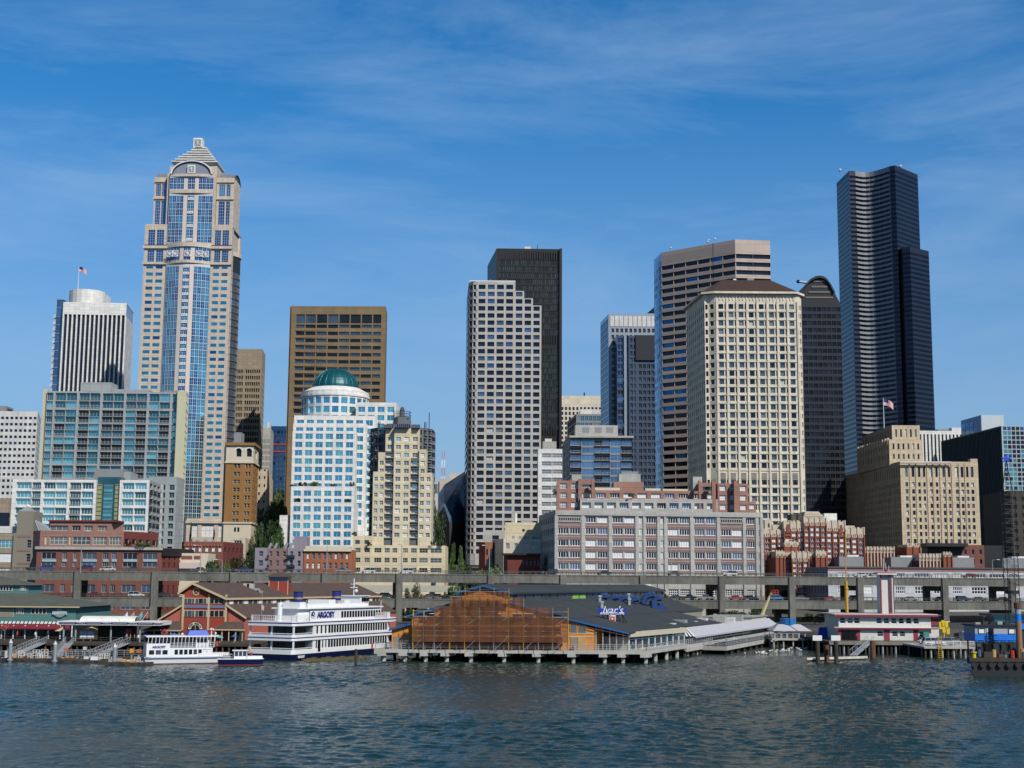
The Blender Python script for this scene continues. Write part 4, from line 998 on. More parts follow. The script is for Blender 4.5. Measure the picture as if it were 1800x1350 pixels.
# ---- dark tower with arched top
Y = 760
b = mk('office_tower', 'dark glass tower with arched top behind the cream tower', 'skyscraper', 1440, Y, 900)
gD1 = glass('smoke_glass', (.014,.018,.028), .75, .12); gD2 = glass('smoke_glass_light', (.025,.032,.045), .75, .12); dsp = mat('charcoal_panel', (.016,.018,.023), .5, .2, var=.1)
prof = [(1401, 520), (1414, 503), (1424, 492), (1433, 487.5), (1440, 486.5), (1447, 488), (1453, 492), (1460, 502), (1467, 515), (1477.5, 533)]
pw = [P(a_, b__, Y) for a_, b__ in prof]
zb0 = P(1440, 534, Y).z
x0, x1 = P(1401, 534, Y).x, P(1477.5, 534, Y).x
rzz = rows(Y, 1440, 540, 12.2, 31, 7.5)
b.face((x0, Y), (x1, Y), gz(Y), zb0, M_(z=rzz, n=9, wf=.86, dep=.35, g=[(gD1, 3), (gD2, 1), (gN, 1)], fr=muld, ft=.1, mv=1, wall=dsp, wn='window'))
b.face((x0+4, Y+30), (x0, Y), gz(Y), zb0, {'wall': dsp})
b.face((x1, Y), (x1+1.4, Y+30), gz(Y), zb0, M_(z=rzz, n=4, wf=.9, dep=.1, g=[(gHb, 1), (gD2, 2)], wall=dsp, pri=.1)); b.face((x1+1.4, Y+30), (x0+4, Y+30), gz(Y), zb0, {'wall': dsp})
m = MB(); pr = [(x0, zb0)]+[(p.x, p.z) for p in pw[:-1]]+[(x1, zb0)]
m.ext(pr, Y, Y+28, dsp); 
blue_m = mat('arch_edge_metal', (.18,.24,.30), .35, .6, var=0)
for i in range(1, len(pr)-2):
    (xa, za), (xb, zb_) = pr[i], pr[i+1]; m.face([(xa, Y-1.6, za+.4), (xb, Y-1.6, zb_+.4), (xb, Y+.2, zb_+.4), (xa, Y+.2, za+.4)], blue_m); m.face([(xa, Y-1.6, za-.9), (xb, Y-1.6, zb_-.9), (xb, Y-1.6, zb_+.4), (xa, Y-1.6, za+.4)], dsp)
b.one('arched_roof', m)
for k, (a_, c_) in enumerate(((1430, 1450), (1426, 1455), (1421, 1459), (1416, 1464))):
    p_ = 493+k*9.5; m = MB(); m.box(P(a_, p_, Y).x, P(c_, p_, Y).x, Y-.35, Y-.03, P(1440, p_+3, Y).z, P(1440, p_, Y).z, mat('bronze_band', (.15,.13,.11), .5, var=.1)); b.one('band', m)
m = MB(); q = P(1403, 495, Y+5); q2 = P(1418, 497, Y+5); m.tube(q, q2, .8, mulg, n=6); m.ball(q, 1.1, gB2); m.tube(q2, (q2.x, q2.y, q2.z-8), .6, mulg); b.one('roof_crane', m)
b.finish()

# ---- tall black tower
Y = 1060
b = mk('skyscraper', 'tallest black glass tower with concave ribbed face at right', 'skyscraper', 1560, Y, 760)
gX = glass('black_blue_glass', (.012,.017,.03), .7, .12); gX2 = glass('midnight_glass', (.012,.016,.03), .8, .12)
rib = mat('grey_granite_band', (.26,.27,.29), .45, .1, var=.08); ribd = mat('dark_granite_band', (.018,.023,.042), .4, .2, var=.1)
pp = [(1470.5, 322), (1492, 299), (1502, 298.5)]
Z = P(1573, 291, Y).z
c0 = [PZ(a_, b__, Z) for a_, b__ in ((1470.5, 322), (1492.5, 300), (1503.5, 300.5))]
c1 = [PZ(a_, b__, Z) for a_, b__ in ((1563, 292.5), (1573, 290.5), (1613, 307))]
pa, pb_ = c0[2], c1[0]; conc = []
nn = 8
for i in range(1, nn):
    t_ = i/nn; p = pa.lerp(pb_, t_); conc.append((p.x, p.y+9*math.sin(math.pi*t_)))
front = [(p.x, p.y) for p in c0]+conc+[(p.x, p.y) for p in c1]
fl = [(Z-4.0-3.78*i-2.0, Z-4.0-3.78*i) for i in range(76) if Z-6-3.78*i > gz(Y)+3]
specs = []
for i in range(len(front)-1):
    if i == 0: s_ = M_(z=fl, n=1, wf=1, dep=.06, g=[(gX2, 1)], wall=ribd, wn='window_band')
    elif 2 <= i < 2+nn: s_ = M_(z=fl, n=1, wf=1, dep=.5, g=[(gX2, 1)], wall=rib, wn='window_band', pri=3)
    else: s_ = M_(z=fl, n=1, wf=1, dep=.06, g=[(gX2, 1)], wall=ribd, wn='window_band', pri=.5)
    specs.append(s_)
b.vol(front, Z, gz(Y), specs, ribd, back=(-2, 40), closeleft=True)
cc = [PZ(a_, b__, 0) if False else None for a_, b__ in ((0, 0),)]
Z2 = P(1586, 434, Y-6).z
c2 = [P(1586, 434, Y-4), P(1599.5, 434, Y-8), PZ(1632.5, 441.5, Z2)]
b.vol([(p.x, p.y) for p in c2], Z2, gz(Y), [M_(z=[q for q in fl if q[1] < Z2-1], n=1, wf=1, dep=.06, g=[(gX2, 1)], wall=ribd, wn='window_band')]*2, ribd, back=(-4, 30))
rnd = random.Random(4)
for k in range(16):
    u = rnd.random(); px_ = 1476+u*132; q = P(px_, 296, Y+14+10*math.sin(u*5)); h_ = rnd.choice([2, 3, 4, 6, 8] if 1560 < px_ < 1600 else [1.5, 2, 3])
    m = MB(); m.tube((q.x, q.y+4, Z-1), (q.x, q.y+4, Z+h_), .22, mulg, n=4)
    if k % 3 == 0: m.ball((q.x, q.y+4, Z+h_*.6), 1.2, white)
    b.one('antenna', m)
b.finish()

# ---- art deco stepped tower
Y = 670
b = mk('office_tower', 'buff stone setback tower with a flagpole and rows of small windows', 'office building', 1640, Y, 940)
Z = P(1582, 811, Y).z
bl_ = PZ(1485, 836, Z)
f0, f1 = P(1582, 811, Y), P(1718.5, 807, Y)
rz = rows(Y, 1640, 847.8, 12.47, 10, 7.6)
rz2 = [(P(1640, 838.5, Y).z, P(1640, 820, Y).z)]
cols = [(.06,.095),(.145,.18),(.225,.255),(.29,.32),(.375,.405),(.45,.48),(.54,.57),(.61,.64),(.705,.74),(.775,.81),(.845,.875),(.905,.94)]
gE = [(gN, 3), (gG, 1), (blindw, .8), (gS, 1)]
dst = mat('buff_stone_shaded', (.40,.34,.25), .9, var=.25, scale=.25)  # darker copy of the stone, shade of the left faces put in
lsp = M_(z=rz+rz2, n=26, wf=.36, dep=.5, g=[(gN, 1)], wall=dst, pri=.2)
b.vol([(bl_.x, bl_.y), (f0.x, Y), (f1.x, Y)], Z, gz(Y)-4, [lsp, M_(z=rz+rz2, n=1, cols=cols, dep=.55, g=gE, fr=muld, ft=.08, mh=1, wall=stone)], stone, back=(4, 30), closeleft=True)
for k, u in enumerate((.12, .2, .345, .42, .51, .585, .66, .755, .83)):
    b.p('pilaster').box(f0.x+(f1.x-f0.x)*u-.25, f0.x+(f1.x-f0.x)*u+.25, Y-.35, Y-.02, gz(Y), Z-.6, stone)
q = P(1712, 806, Y); b.solo('parapet_block', 1706, 1718, 806.5, Y+1, 4, stone, zb=Z-.5)
def tier(pxl, pyl, px0, py0, px1, Yt, n, rz, zb, nl):
    Zt = P(px0, py0, Yt).z; l = PZ(pxl, pyl, Zt); a_, c_ = P(px0, py0, Yt), P(px1, py0, Yt)
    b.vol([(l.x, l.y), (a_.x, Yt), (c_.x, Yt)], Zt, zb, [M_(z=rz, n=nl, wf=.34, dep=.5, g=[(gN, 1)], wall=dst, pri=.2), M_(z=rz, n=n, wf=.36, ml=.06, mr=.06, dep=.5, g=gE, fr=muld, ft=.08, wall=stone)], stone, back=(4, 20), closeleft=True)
    return Zt
tier(1506, 789, 1562.5, 772.5, 1621.5, Y+14, 6, [(P(1590, 790, Y+14).z, P(1590, 779.5, Y+14).z), (P(1590, 806.5, Y+14).z, P(1590, 798, Y+14).z)], Z-1, 12)
Zt = tier(1515, 767, 1567.5, 747.5, 1616.5, Y+18, 5, [(P(1590, 768, Y+18).z, P(1590, 754.5, Y+18).z)], Z+3, 12)
for k in range(13):
    m = MB(); x0 = P(1562.5, 772, Y+14); l = PZ(1506, 789, x0.z); p = x0.lerp(l, (k+.3)/13); m.box(p.x-.5, p.x+.5, p.y-.5, p.y+.6, p.z-3, p.z+.7, stone); b.one('parapet_block', m)
m = MB(); s0 = P(1584, 812, Y-1.6); s1 = P(1672, 816, Y-1.6); m.box(s0.x, s1.x, Y-1.8, Y-.7, s0.z-.8, s0.z-.5, mulg); m.box(s0.x, s1.x, Y-1.85, Y-1.75, s0.z+.2, s0.z+.35, mulw)
for k in range(12): x = s0.x+(s1.x-s0.x)*k/11; m.box(x, x+.12, Y-1.83, Y-1.73, s0.z-.5, s0.z+.3, mulw)
b.one('hanging_stage', m)
b.finish()
flag(1552.5, 700, 752, Y+40, 'white flagpole with a United States flag on the buff setback tower', zb=Zt-1)
# ---- white ribbed block, blue penthouse, dark glass slab, dark old block
Y = 950
b = mk('office_building', 'white ribbed office block with black strips beside the buff setback tower', 'office building', 1655, Y, 840)
c, Z = chain([(1608, 757, Y), (1705, 759, Y)], 0, Y)
b.vol(c, Z, gz(Y), [M_(z=[(gz(Y), Z-2.4)], n=15, wf=.45, dep=1.0, g=[(gK, 1)], wall=whiteC, wn='window_strip')], whiteC, back=(0, 25))
b.solo('rooftop_unit', 1648, 1668, 754.5, Y+6, 8, mgrey, zb=Z-.6); b.solo('rooftop_unit', 1673, 1690, 751.5, Y+6, 8, whiteC, zb=Z-.6); b.finish()
Y = 900
b = mk('office_building', 'blue glass and pale cube rising behind the dark ribbed slab at right', 'office building', 1725, Y, 760)
c, Z = chain([(1689, 739.5), (1724.5, 729.5), (1764, 730.5, Y)], 1, Y)
b.vol(c, Z, gz(Y), [M_(z=rows(Y, 1705, 736, 11, 8, 9.5), n=5, wf=.96, dep=.1, g=[(gB2, 1), (gsd, 1)], fr=muld, ft=.08, wall=gsd), None], mat('pale_blue_panel', (.52,.58,.63), .5, .1, var=.04), back=(0, 15), closeleft=True); b.finish()
Y = 790
b = mk('office_building', 'long dark ribbed office slab with a white gridded glass end at the right edge', 'office building', 1780, Y, 860)
Z = P(1760, 748.5, Y).z; l = PZ(1654.5, 775.5, Z)
c = [(l.x, l.y), (P(1760, 748.5, Y).x, Y), (P(1860, 750, Y).x, Y)]
rz = rows(Y, 1780, 750, 8.05, 28, 7.0)
b.vol(c, Z, gz(Y), [None, M_(z=rz, n=13, wf=.86, ml=.02, dep=.25, g=[(gN, 3), (gB2, 1), (gT, 1.6)], fr=mulw, ft=.1, wall=mat('pale_mullion_wall', (.4,.45,.47), .5, var=0))], dgrey, back=(0, 20), closeleft=True)
n_ = 46; lv = Vector((l.x, l.y)); fv = Vector(c[1])
m = MB()
for k in range(n_):
    p = lv.lerp(fv, (k+.5)/n_); m.box(p.x-.5, p.x-.05, p.y-.15, p.y+.15, gz(Y), Z, mat('dark_fin', (.05,.06,.065), .5, .3, var=0))
b.one('fin', m); b.finish()
Y = 540
b = mk('old_building', 'dark weathered concrete block at the right edge behind the lattice crane', 'building', 1790, Y, 1000)
c, Z = chain([(1764, 872, Y+2), (1796, 856, Y-12), (1850, 856, Y-12)], 1, Y-12)
b.vol([(P(1765, 872, Y).x, Y+12), (P(1776, 868, Y-6).x, Y-6), (P(1850, 856, Y-6).x, Y-6)], P(1790, 862, Y-6).z, gz(Y)-3, [None, M_(z=rows(Y, 1790, 875, 14, 9, 7), n=5, wf=.4, dep=.4, g=[(gK, 1)], wall=mat('dark_weathered', (.06,.055,.045), .9, var=.3))], mat('dark_weathered', (.06,.055,.045), .9), back=(0, 12)); b.finish()

# ---- sea-green glass library and pale block up the street, radio masts
Y = 760
b = mk('library', 'angular dark blue glass building down the street beside the white gridded tower', 'library', 795, Y, 980)
glb = glass('library_glass', (.16,.27,.42), .6, .3)
pts = [P(775, 868, Y-20), P(781, 853, Y), P(814, 830, Y+20), P(814, 960, Y-10), P(790, 960, Y-10), P(790, 905, Y-30), P(781, 892, Y-25)]
m = MB(); m.face([P(770, 870, Y), P(781, 852, Y), P(781, 890, Y-22), P(770, 905, Y-10)], glass('library_pale_glass', (.45,.52,.56), .5, .4)); m.face([P(781, 852, Y), P(818, 828, Y+25), P(818, 918, Y), P(790, 918, Y-30), P(781, 890, Y-22)], glb); m.face([P(790, 918, Y-30), P(818, 918, Y), P(818, 990, Y), P(790, 990, Y-20)], dgrey); m.face([P(770, 905, Y-10), P(781, 890, Y-22), P(790, 918, Y-30), P(790, 990, Y-20), P(770, 990, Y)], dgrey)
m.face([P(781, 852, Y), P(770, 870, Y), P(770, 868, Y+40), P(790, 848, Y+45), P(818, 828, Y+25)], glb); b.one('glass_wall', m)
lat = MB()
A0, A1, A2, A3 = P(781, 852.3, Y-.5), P(817.5, 828.3, Y+24.5), P(817.5, 918, Y-.5), P(790, 918, Y-30.5)
for k in range(1, 9):
    t_ = k/9; lat.tube(A0.lerp(A3, t_), A1.lerp(A2, t_), .12, muld, n=3); lat.tube(A0.lerp(A1, t_), A3.lerp(A2, t_), .12, muld, n=3)
b.one('glazing_bar', lat); b.finish()
Y = 850
b = mk('office_building', 'plain pale pink block above the angular glass building', 'building', 795, Y, 860)
b.bx('wall', 772.5, 820, 841, Y, 20, mat('pale_pink_wall', (.55,.47,.44), .8, var=.05)); b.bx('wall', 791, 820, 831.5, Y+5, 15, MATS['pale_pink_wall']); 
b.solo('annex', 761, 771.5, 846.5, Y+1, 10, white, zb=gz(Y)-3); b.solo('window', 764, 769.5, 851, Y+.9, .05, gG, pyb=867); b.finish()
for px_, col_ in ((776.5, 'left'), (781, 'right')):
    Y = 1500; t = MB(); x = P(px_, 850, Y).x; zt = P(px_, 793, Y).z; zb_ = 45; rw = mat('mast_red', (.42,.10,.08), .6, var=0)
    for k in range(12):
        za, zb2 = zb_+(zt-zb_)*k/12, zb_+(zt-zb_)*(k+1)/12; w0 = 1.3*(1-k/14); w1 = 1.3*(1-(k+1)/14); mm = rw if k % 2 else mulw
        for sx_, sy_ in ((-1,-1),(1,-1),(1,1),(-1,1)): t.tube((x+sx_*w0, Y+sy_*w0, za), (x+sx_*w1, Y+sy_*w1, zb2), .15, mm, n=3)
        for sx_ in (-1, 1): t.tube((x+sx_*w0, Y-w0, za), (x-sx_*w1, Y-w1, zb2), .1, mm, n=3)
    tag(t.build('radio_mast', org=(x, Y, zb_)), '%s of the two thin radio masts above the pale pink block' % col_, 'radio mast', 'distant radio masts')

# =============== row behind the viaduct ===============
def rotx(Y, px): return Y+.16*(P(px, 1000, Y).x)   # depth of the shoreline-parallel line through (0,Y)
# ---- mauve brick and concrete warehouse
Y = 462
b = mk('warehouse', 'wide concrete warehouse with mauve brick bands and salmon penthouses on its roof', 'warehouse', 1150, Y, 1010)
zg = 3.0
Z = P(976, 896, Y-4).z
f0 = P(976, 897, 458); f1 = P(1337, 897, 466); Z = P(1150, 899, 462).z
bl_ = P(947, 897, 498)
def fx(px, z=None): return P(px, 960, 462).x
W_ = f1.x-f0.x
s_ = 1/4.286
def uc(cx): return (cx*s_+940-976.5)/(1337-976.5)
cr = rows(462, 1150, 909, 20.55, 5, 11)[:]
winc = [(178,256),(264,342),(382,458),(470,545),(583,659),(671,746),(780,804),(833,909),(938,962),(997,1072),(1083,1158),(1198,1273),(1283,1358),(1397,1473),(1481,1557),(1584,1653),(1676,1689)]
cols = [(uc(a_), uc(c_)) for a_, c_ in winc]
lower = [(P(1150, 1047, 462).z, P(1150, 1035.5, 462).z)]
gM = [(gN, 4), (blindw, 1.2), (gS, 1), (gSb, .6)]
def wskip(c_, r_): return r_ == 0 and c_ in (0, 1, 13, 14)
nsp = M_(z=cr, n=1, cols=[(uc(a_), uc(c_)) for (a_, c_) in winc], dep=.35, g=gM, fr=mulw, ft=.17, fd=.12, mv=3, mh=0, wall=lgrey, skip=wskip, wn='window')
b.vol([(bl_.x, bl_.y), (f0.x, f0.y), (f1.x, f1.y)], Z, 18.0, [M_(z=cr, n=9, wf=.5, dep=.4, g=[(gS, 1)], fr=mulg, mv=2, wall=lgrey), nsp], lgrey, back=(-4, 36), closeleft=True)
b.vol([(bl_.x, bl_.y), (f0.x, f0.y), (f1.x, f1.y)], 17.98, zg, [None, M_(z=lower, n=1, cols=[(uc(a_), uc(c_)) for (a_, c_) in winc], dep=.35, g=[(gN, 3), (gS, 1)], fr=mulw, ft=.15, mv=4, mh=2, wall=lgrey)], lgrey, back=(-4, 36), closeleft=True, cap=False)
# brick spandrels, proud of the concrete
d_ = Vector((f1.x-f0.x, f1.y-f0.y)); ul = d_.normalized(); nrm = Vector((ul.y, -ul.x)); WL = d_.length
def onf(u, o=0): p = Vector((f0.x, f0.y))+ul*WL*u+nrm*o; return (p.x, p.y)
MF = Matrix(((ul.x, -nrm.x, 0, f0.x), (ul.y, -nrm.y, 0, f0.y), (0, 0, 1, 0), (0, 0, 0, 1)))   # x along, y inward
pairs = [(178,342),(382,545),(583,746),(833,909),(997,1158),(1198,1358),(1397,1557),(1584,1653)]
for a_, c_ in pairs:
    for r_ in range(6):
        zt_ = P(1150, 903.5 if r_ == 0 else 909+20.55*(r_-1)+11.6, 462).z; zb_ = P(1150, 909+20.55*r_-.6, 462).z if r_ < 5 else P(1150, 1008, 462).z
        if r_ in (0,) and a_ in (178, 1397): continue
        m = MB(MF); m.box(uc(a_-2)*WL, uc(c_+2)*WL, -.06, .0, zb_, zt_, mauve); m.box(uc(a_-2)*WL, uc(c_+2)*WL, -.14, -.06, (zb_+zt_)/2-.1, (zb_+zt_)/2+.1, lgrey)
        b.one('brick_panel', m)
for a_ in (150, 347, 549, 749, 808, 912, 965, 1161, 1362, 1560, 1657, 1693):
    m = MB(MF); m.box(uc(a_+2)*WL, uc(a_+26 if a_ not in (808, 965) else a_+18)*WL, -.35, -.001, 3, Z-1.6, lgrey); b.one('pier', m)
m = MB(MF); m.box(0, WL, -.5, -.001, Z-1.6, Z, lgrey); b.one('cornice', m)
for a_, c_ in ((178,342), (1392,1556)):
    m = MB(MF); z1, z2 = P(1150, 917, 462).z, P(1150, 903, 462).z
    m.box(uc(a_)*WL, uc(c_)*WL, -.02, -.003, z1, z2, gK)
    m.box(uc(a_)*WL, uc(c_)*WL, -.3, -.12, z1-.4, z1, lgrey); 
    for k in range(13): x = (uc(a_)+(uc(c_)-uc(a_))*k/12)*WL; m.box(x, x+.1, -.25, -.14, z1, z1+1.2, mulw)
    m.box(uc(a_)*WL, uc(c_)*WL, -.26, -.13, z1+1.1, z1+1.25, mulw); b.one('balcony', m)
# setback storey
def pv(px0, px1, pyt, zb, dy, wl, sp=None, d=14):
    y0 = 462+dy; x0, x1 = P(px0, pyt, y0).x, P(px1, pyt, y0).x; zt = P((px0+px1)/2, pyt, y0).z
    b.vol([(x0, y0+.03*(x0)), (x1, y0+.03*x1)], zt, zb, [sp], wl, back=(0, d)); return zt
gp = [(blindw, 2), (gG, 1), (gSb, 1), (gK, 1)]
z1 = pv(1020, 1263, 876.5, Z-.5, 1.5, lgrey, M_(z=rows(462, 1140, 883, 20, 1, 10), n=11, wf=.72, dep=.9, g=gp, fr=mulw, ft=.16, mv=3, wall=lgrey))
z2 = pv(1020, 1263, 862, z1-.5, 6, pinkb, M_(z=rows(466, 1140, 866, 20, 1, 8.5), n=10, wf=.7, dep=.5, g=gp, fr=mulw, ft=.16, mv=3, wall=pinkb))
z3 = pv(980.5, 1020, 844.5, Z-.5, 4, pinkb, M_(z=rows(466, 1000, 849, 16.6, 3, 9.5), n=2, wf=.6, dep=.4, g=[(blindw, 2), (gG, 1)], fr=mulw, ft=.16, mv=3, mh=1, wall=pinkb))
pv(1020, 1044, 841.5, z2-.5, 7, pinkb, M_(z=rows(468, 1030, 851, 16, 1, 6), n=1, wf=.7, dep=.6, g=[(gTd, 1)], fr=mulw, ft=.1, mv=3, wall=pinkb), 8)
pv(1079, 1132, 846.5, z2-.5, 10, pinkb, None, 8)
pv(1046, 1090, 856.8, z2-.5, 8, creamT, None, 4); pv(1135, 1162, 858, z2-.5, 8, creamT, None, 4); pv(1166, 1210, 859, z2-.5, 8, creamT, None, 4)
pv(1263, 1317, 849, Z-.5, 4, pinkb, M_(z=rows(466, 1290, 853, 16.8, 3, 9), n=3, wf=.62, dep=.4, g=[(blindw, 2), (gG, 1)], fr=mulw, ft=.16, mv=2, mh=1, wall=pinkb))
pv(1317, 1331, 881, Z-.5, 4, pinkb, M_(z=rows(466, 1323, 886, 16, 1, 8), n=1, wf=.7, dep=.4, g=[(blindw, 1)], fr=mulw, ft=.16, mv=2, wall=pinkb), 10)
pv(1230, 1262, 848, z2-.5, 8, pinkb, M_(z=rows(468, 1245, 854, 16, 1, 7), n=1, wf=.6, dep=.6, g=[(gTd, 1)], wall=pinkb), 8)
for a_, c_, t_ in ((979, 983, 843), (1016.5, 1021, 841.5), (1040, 1045, 841.5), (1290, 1297, 845), (1251.5, 1258, 844), (1228, 1232, 845)): b.solo('chimney', a_, c_, t_, 465.5, 2, pinkb, zb=Z)
b.solo('rooftop_unit', 1088, 1126, 833, 476, 7, lgrey, zb=z2); b.solo('rooftop_unit', 1092, 1122, 828.5, 477, 5, mgrey, zb=P(1100, 833, 476).z)
b.solo('rooftop_unit', 1218, 1234, 838, 478, 7, lgrey, zb=z2); b.solo('rooftop_unit', 1005, 1022, 834, 480, 5, lgrey, zb=z2)
b.finish()
# ---- small buildings in the front row, left to right
gP = [(blindw, 1), (gS, 2), (gN, 2)]
Y = 470
b = mk('grey_brick_building', 'grey-brown building with white ribbon windows and a square stair tower at the left edge', 'building', 35, Y, 1003)
b.bx('wall', -60, 24, 937.5, Y, 20, tan, specs=[M_(z=[(P(10, 963, Y).z, P(10, 949, Y).z), (P(10, 988, Y).z, P(10, 972.5, Y).z), (P(10, 1014, Y).z, P(10, 999, Y).z)], n=3, wf=.93, dep=.3, g=[(blindw, 3), (gT2, 1)], fr=mulw, ft=.1, mv=3, mh=1, wall=tan)], zb=3)
greyt = mat('grey_brown_render', (.235,.215,.175), .9, var=.08)
b.bx('wall', 24.1, 68, 937, Y-1, 20, greyt, specs=[M_(z=rows(Y-1, 46, 949, 24.5, 3, 14), n=1, cols=[(.55, .72)], dep=.4, g=[(gN, 1)], fr=mulg, mh=2, ft=.1, wall=greyt)], zb=3)
b.bx('wall', 31, 60, 899, Y+2, 9, greyt, zb=P(40, 937, Y).z-.5)
for p_ in (941, 966, 988.5): b.solo('brick_band', 30, 54, p_, Y-1.1, .09, mauve, pyb=p_+3.5)
m = MB(); q = P(45.5, 899, Y+4); m.prism([(q.x-2.2, Y+3), (q.x+2.2, Y+3), (q.x+2.2, Y+9), (q.x-2.2, Y+9)], q.z, q.z+1.4, mgrey, poly2=[(q.x-.8, Y+5), (q.x+.8, Y+5), (q.x+.8, Y+7), (q.x-.8, Y+7)]); m.ball((q.x, Y+6, q.z+1.9), .6, mulw); b.one('finial', m)
b.solo('rooftop_unit', 0, 30, 925, Y+6, 8, white, pyb=937)
b.finish()
Y = 540
b = mk('office_building', 'low dark brown block with a grey top behind the square stair tower', 'building', 5, Y, 935)
b.bx('wall', -40, 16, 876, Y, 15, tan); b.bx('wall', 16.1, 21, 884, Y+1, 12, greyt); b.bx('glass_wall', -40, 15, 901, Y-1.5, 1.4, gN); b.finish()

Y = 462
b = mk('brick_building', 'red brick office building with a salmon penthouse storey behind the elevated road', 'building', 180, Y, 1045)
BR = (3.5,)
f0, f1 = P(65, 961, Y), P(285, 965, Y)
zz = [(P(170, 983, Y).z, P(170, 971.5, Y).z), (P(170, 996.5, Y).z, P(170, 987.5, Y).z), (P(170, 1041.5, Y).z, P(170, 1027.5, Y).z), (P(170, 1071, Y).z, P(170, 1060, Y).z)]
cc_ = [(330,442),(490,527),(577,603),(650,764),(812,856),(880,922),(972,1083),(1130,1241)]
cols = [((a_-290)/990, (c_-290)/990) for a_, c_ in cc_]
Zb = P(170, 962.5, Y).z
b.vol([(f0.x, Y), (f1.x, Y), (P(314, 970, Y).x, Y+20)], Zb, 3, [M_(z=zz, n=1, cols=cols, dep=.3, g=[(gS, 2), (gN, 1.5), (gSb, 1)], fr=mulg, ft=.16, mv=2, mh=0, wall=brick), M_(z=zz, n=6, wf=.3, dep=.3, g=[(gN, 1)], wall=brickd)], brick, back=(-4, 10))  # right wall in darker brick, its shade put into the colour
for a_, c_ in cc_:
    b.solo('spandrel_panel', 65+(a_-290)/4.5, 65+(c_-290)/4.5, 983.1, Y-.12, .11, mat('pale_teal_panel', (.35,.45,.46), .6, var=.05), pyb=987.4)
m = MB(); m.box(f0.x-.4, f1.x+.4, Y-.7, Y-.02, Zb-.7, Zb+.25, lgrey)
m.prism([(f1.x+.4, Y-.7), (P(316, 968, Y).x, Y+20), (P(316, 968, Y).x, Y+21), (f1.x-.5, Y+1)], Zb-2.6, Zb-.1, blackm); b.one('cornice', m)
za = P(140, 933, Y+2).z
b.vol([(P(71, 933, Y+2).x, Y+2), (P(218, 936, Y+2).x, Y+2), (P(251, 945, Y+2).x, Y+22)], za, Zb-.3, [M_(z=[(P(140, 957.5, Y+2).z, P(140, 943.5, Y+2).z)], n=1, cols=[(.055,.085),(.115,.33),(.345,.37),(.39,.60),(.63,.72),(.735,.80),(.80,.81),(.83,.96)][:4]+[(.63,.80),(.83,.97)], dep=.3, g=[(gG, 2), (gS, 2)], fr=creamT, ft=.14, mv=3, mh=1, wall=pinkb), M_(z=[(P(140, 957, Y+2).z, P(140, 946, Y+2).z)], n=5, wf=.6, dep=.4, g=[(gN, 1)], fr=creamT, wall=brickd)], pinkb, back=(-4, 5))  # side of the salmon storey coloured dark for its shade
zp = P(140, 917, Y+6).z
b.vol([(P(88, 917, Y+6).x, Y+6), (P(196, 920, Y+6).x, Y+6), (P(206, 923, Y+6).x, Y+14)], zp, za-.3, [M_(z=[(P(140, 933, Y+6).z, P(140, 924, Y+6).z)], n=1, cols=[(.0,.30),(.36,.50),(.56,.70),(.78,.93)], dep=.5, g=[(gG, 1), (gN, 1)], fr=creamT, ft=.12, mv=2, wall=pinkb), None], pinkb, back=(-2, 5))
b.p('roof').box(P(87, 917, Y+6).x-.3, P(205, 920, Y+6).x+.4, Y+5.4, Y+14, zp, zp+.5, brickd)
m = MB(); q = P(73, 930, Y+5)
for i in range(5): m.tube((q.x-.6+i*.9, Y+5, za-.2), (q.x-2.2+i*.8, Y+5, za+3.4-i*.4), .5, mulg, n=6)
b.one('rooftop_unit', m)
b.finish()
Y = 490
b = mk('brick_building', 'small red brick building with six white arched windows left of the street trees', 'building', 365, Y, 990)
c, Z = [(P(324, 952, Y).x, Y), (P(393, 952, Y).x, Y), (P(407, 956, Y).x, Y+22)], P(360, 952, Y).z
b.vol(c, Z, 3, [M_(z=[(P(360, 969.5, Y).z, P(360, 961.5, Y).z)], n=6, wf=.5, dep=.3, g=[(blindw, 2), (gS, 1)], fr=mulw, mv=1, ft=.12, wall=brick), M_(z=[(P(360, 969.5, Y).z, P(360, 961.5, Y).z)], n=5, wf=.4, dep=.3, g=[(gN, 1)], wall=brickd)], brick, back=(-2, 5))  # side wall takes the darker brick to carry its shade
for i in range(12): b.p('cornice').box(c[0][0]+1.15*i, c[0][0]+1.15*i+.6, Y-.4, Y-.02, Z-1.6, Z-.9, bricko)
for px_ in (338, 352, 366): b.solo('rooftop_unit', px_, px_+6, 948, Y+5, 5, lgrey, zb=Z-.5)
b.finish()
Y = 474
b = mk('garage', 'low cream two storey block with a red brick recess left of the street trees', 'building', 340, Y, 1003)
b.bx('wall', 316, 366, 972.5, Y, 12, creamT, zb=3); b.solo('brick_panel', 319, 338, 977, Y-.1, .09, brick, pyb=983); b.solo('brick_panel', 341, 352, 977, Y-.1, .09, brick, pyb=983)
b.solo('panel', 315, 350, 989, Y-2, 1.9, mat('pale_pink_panel', (.6,.48,.45), .8, var=.04), pyb=1000); b.finish()
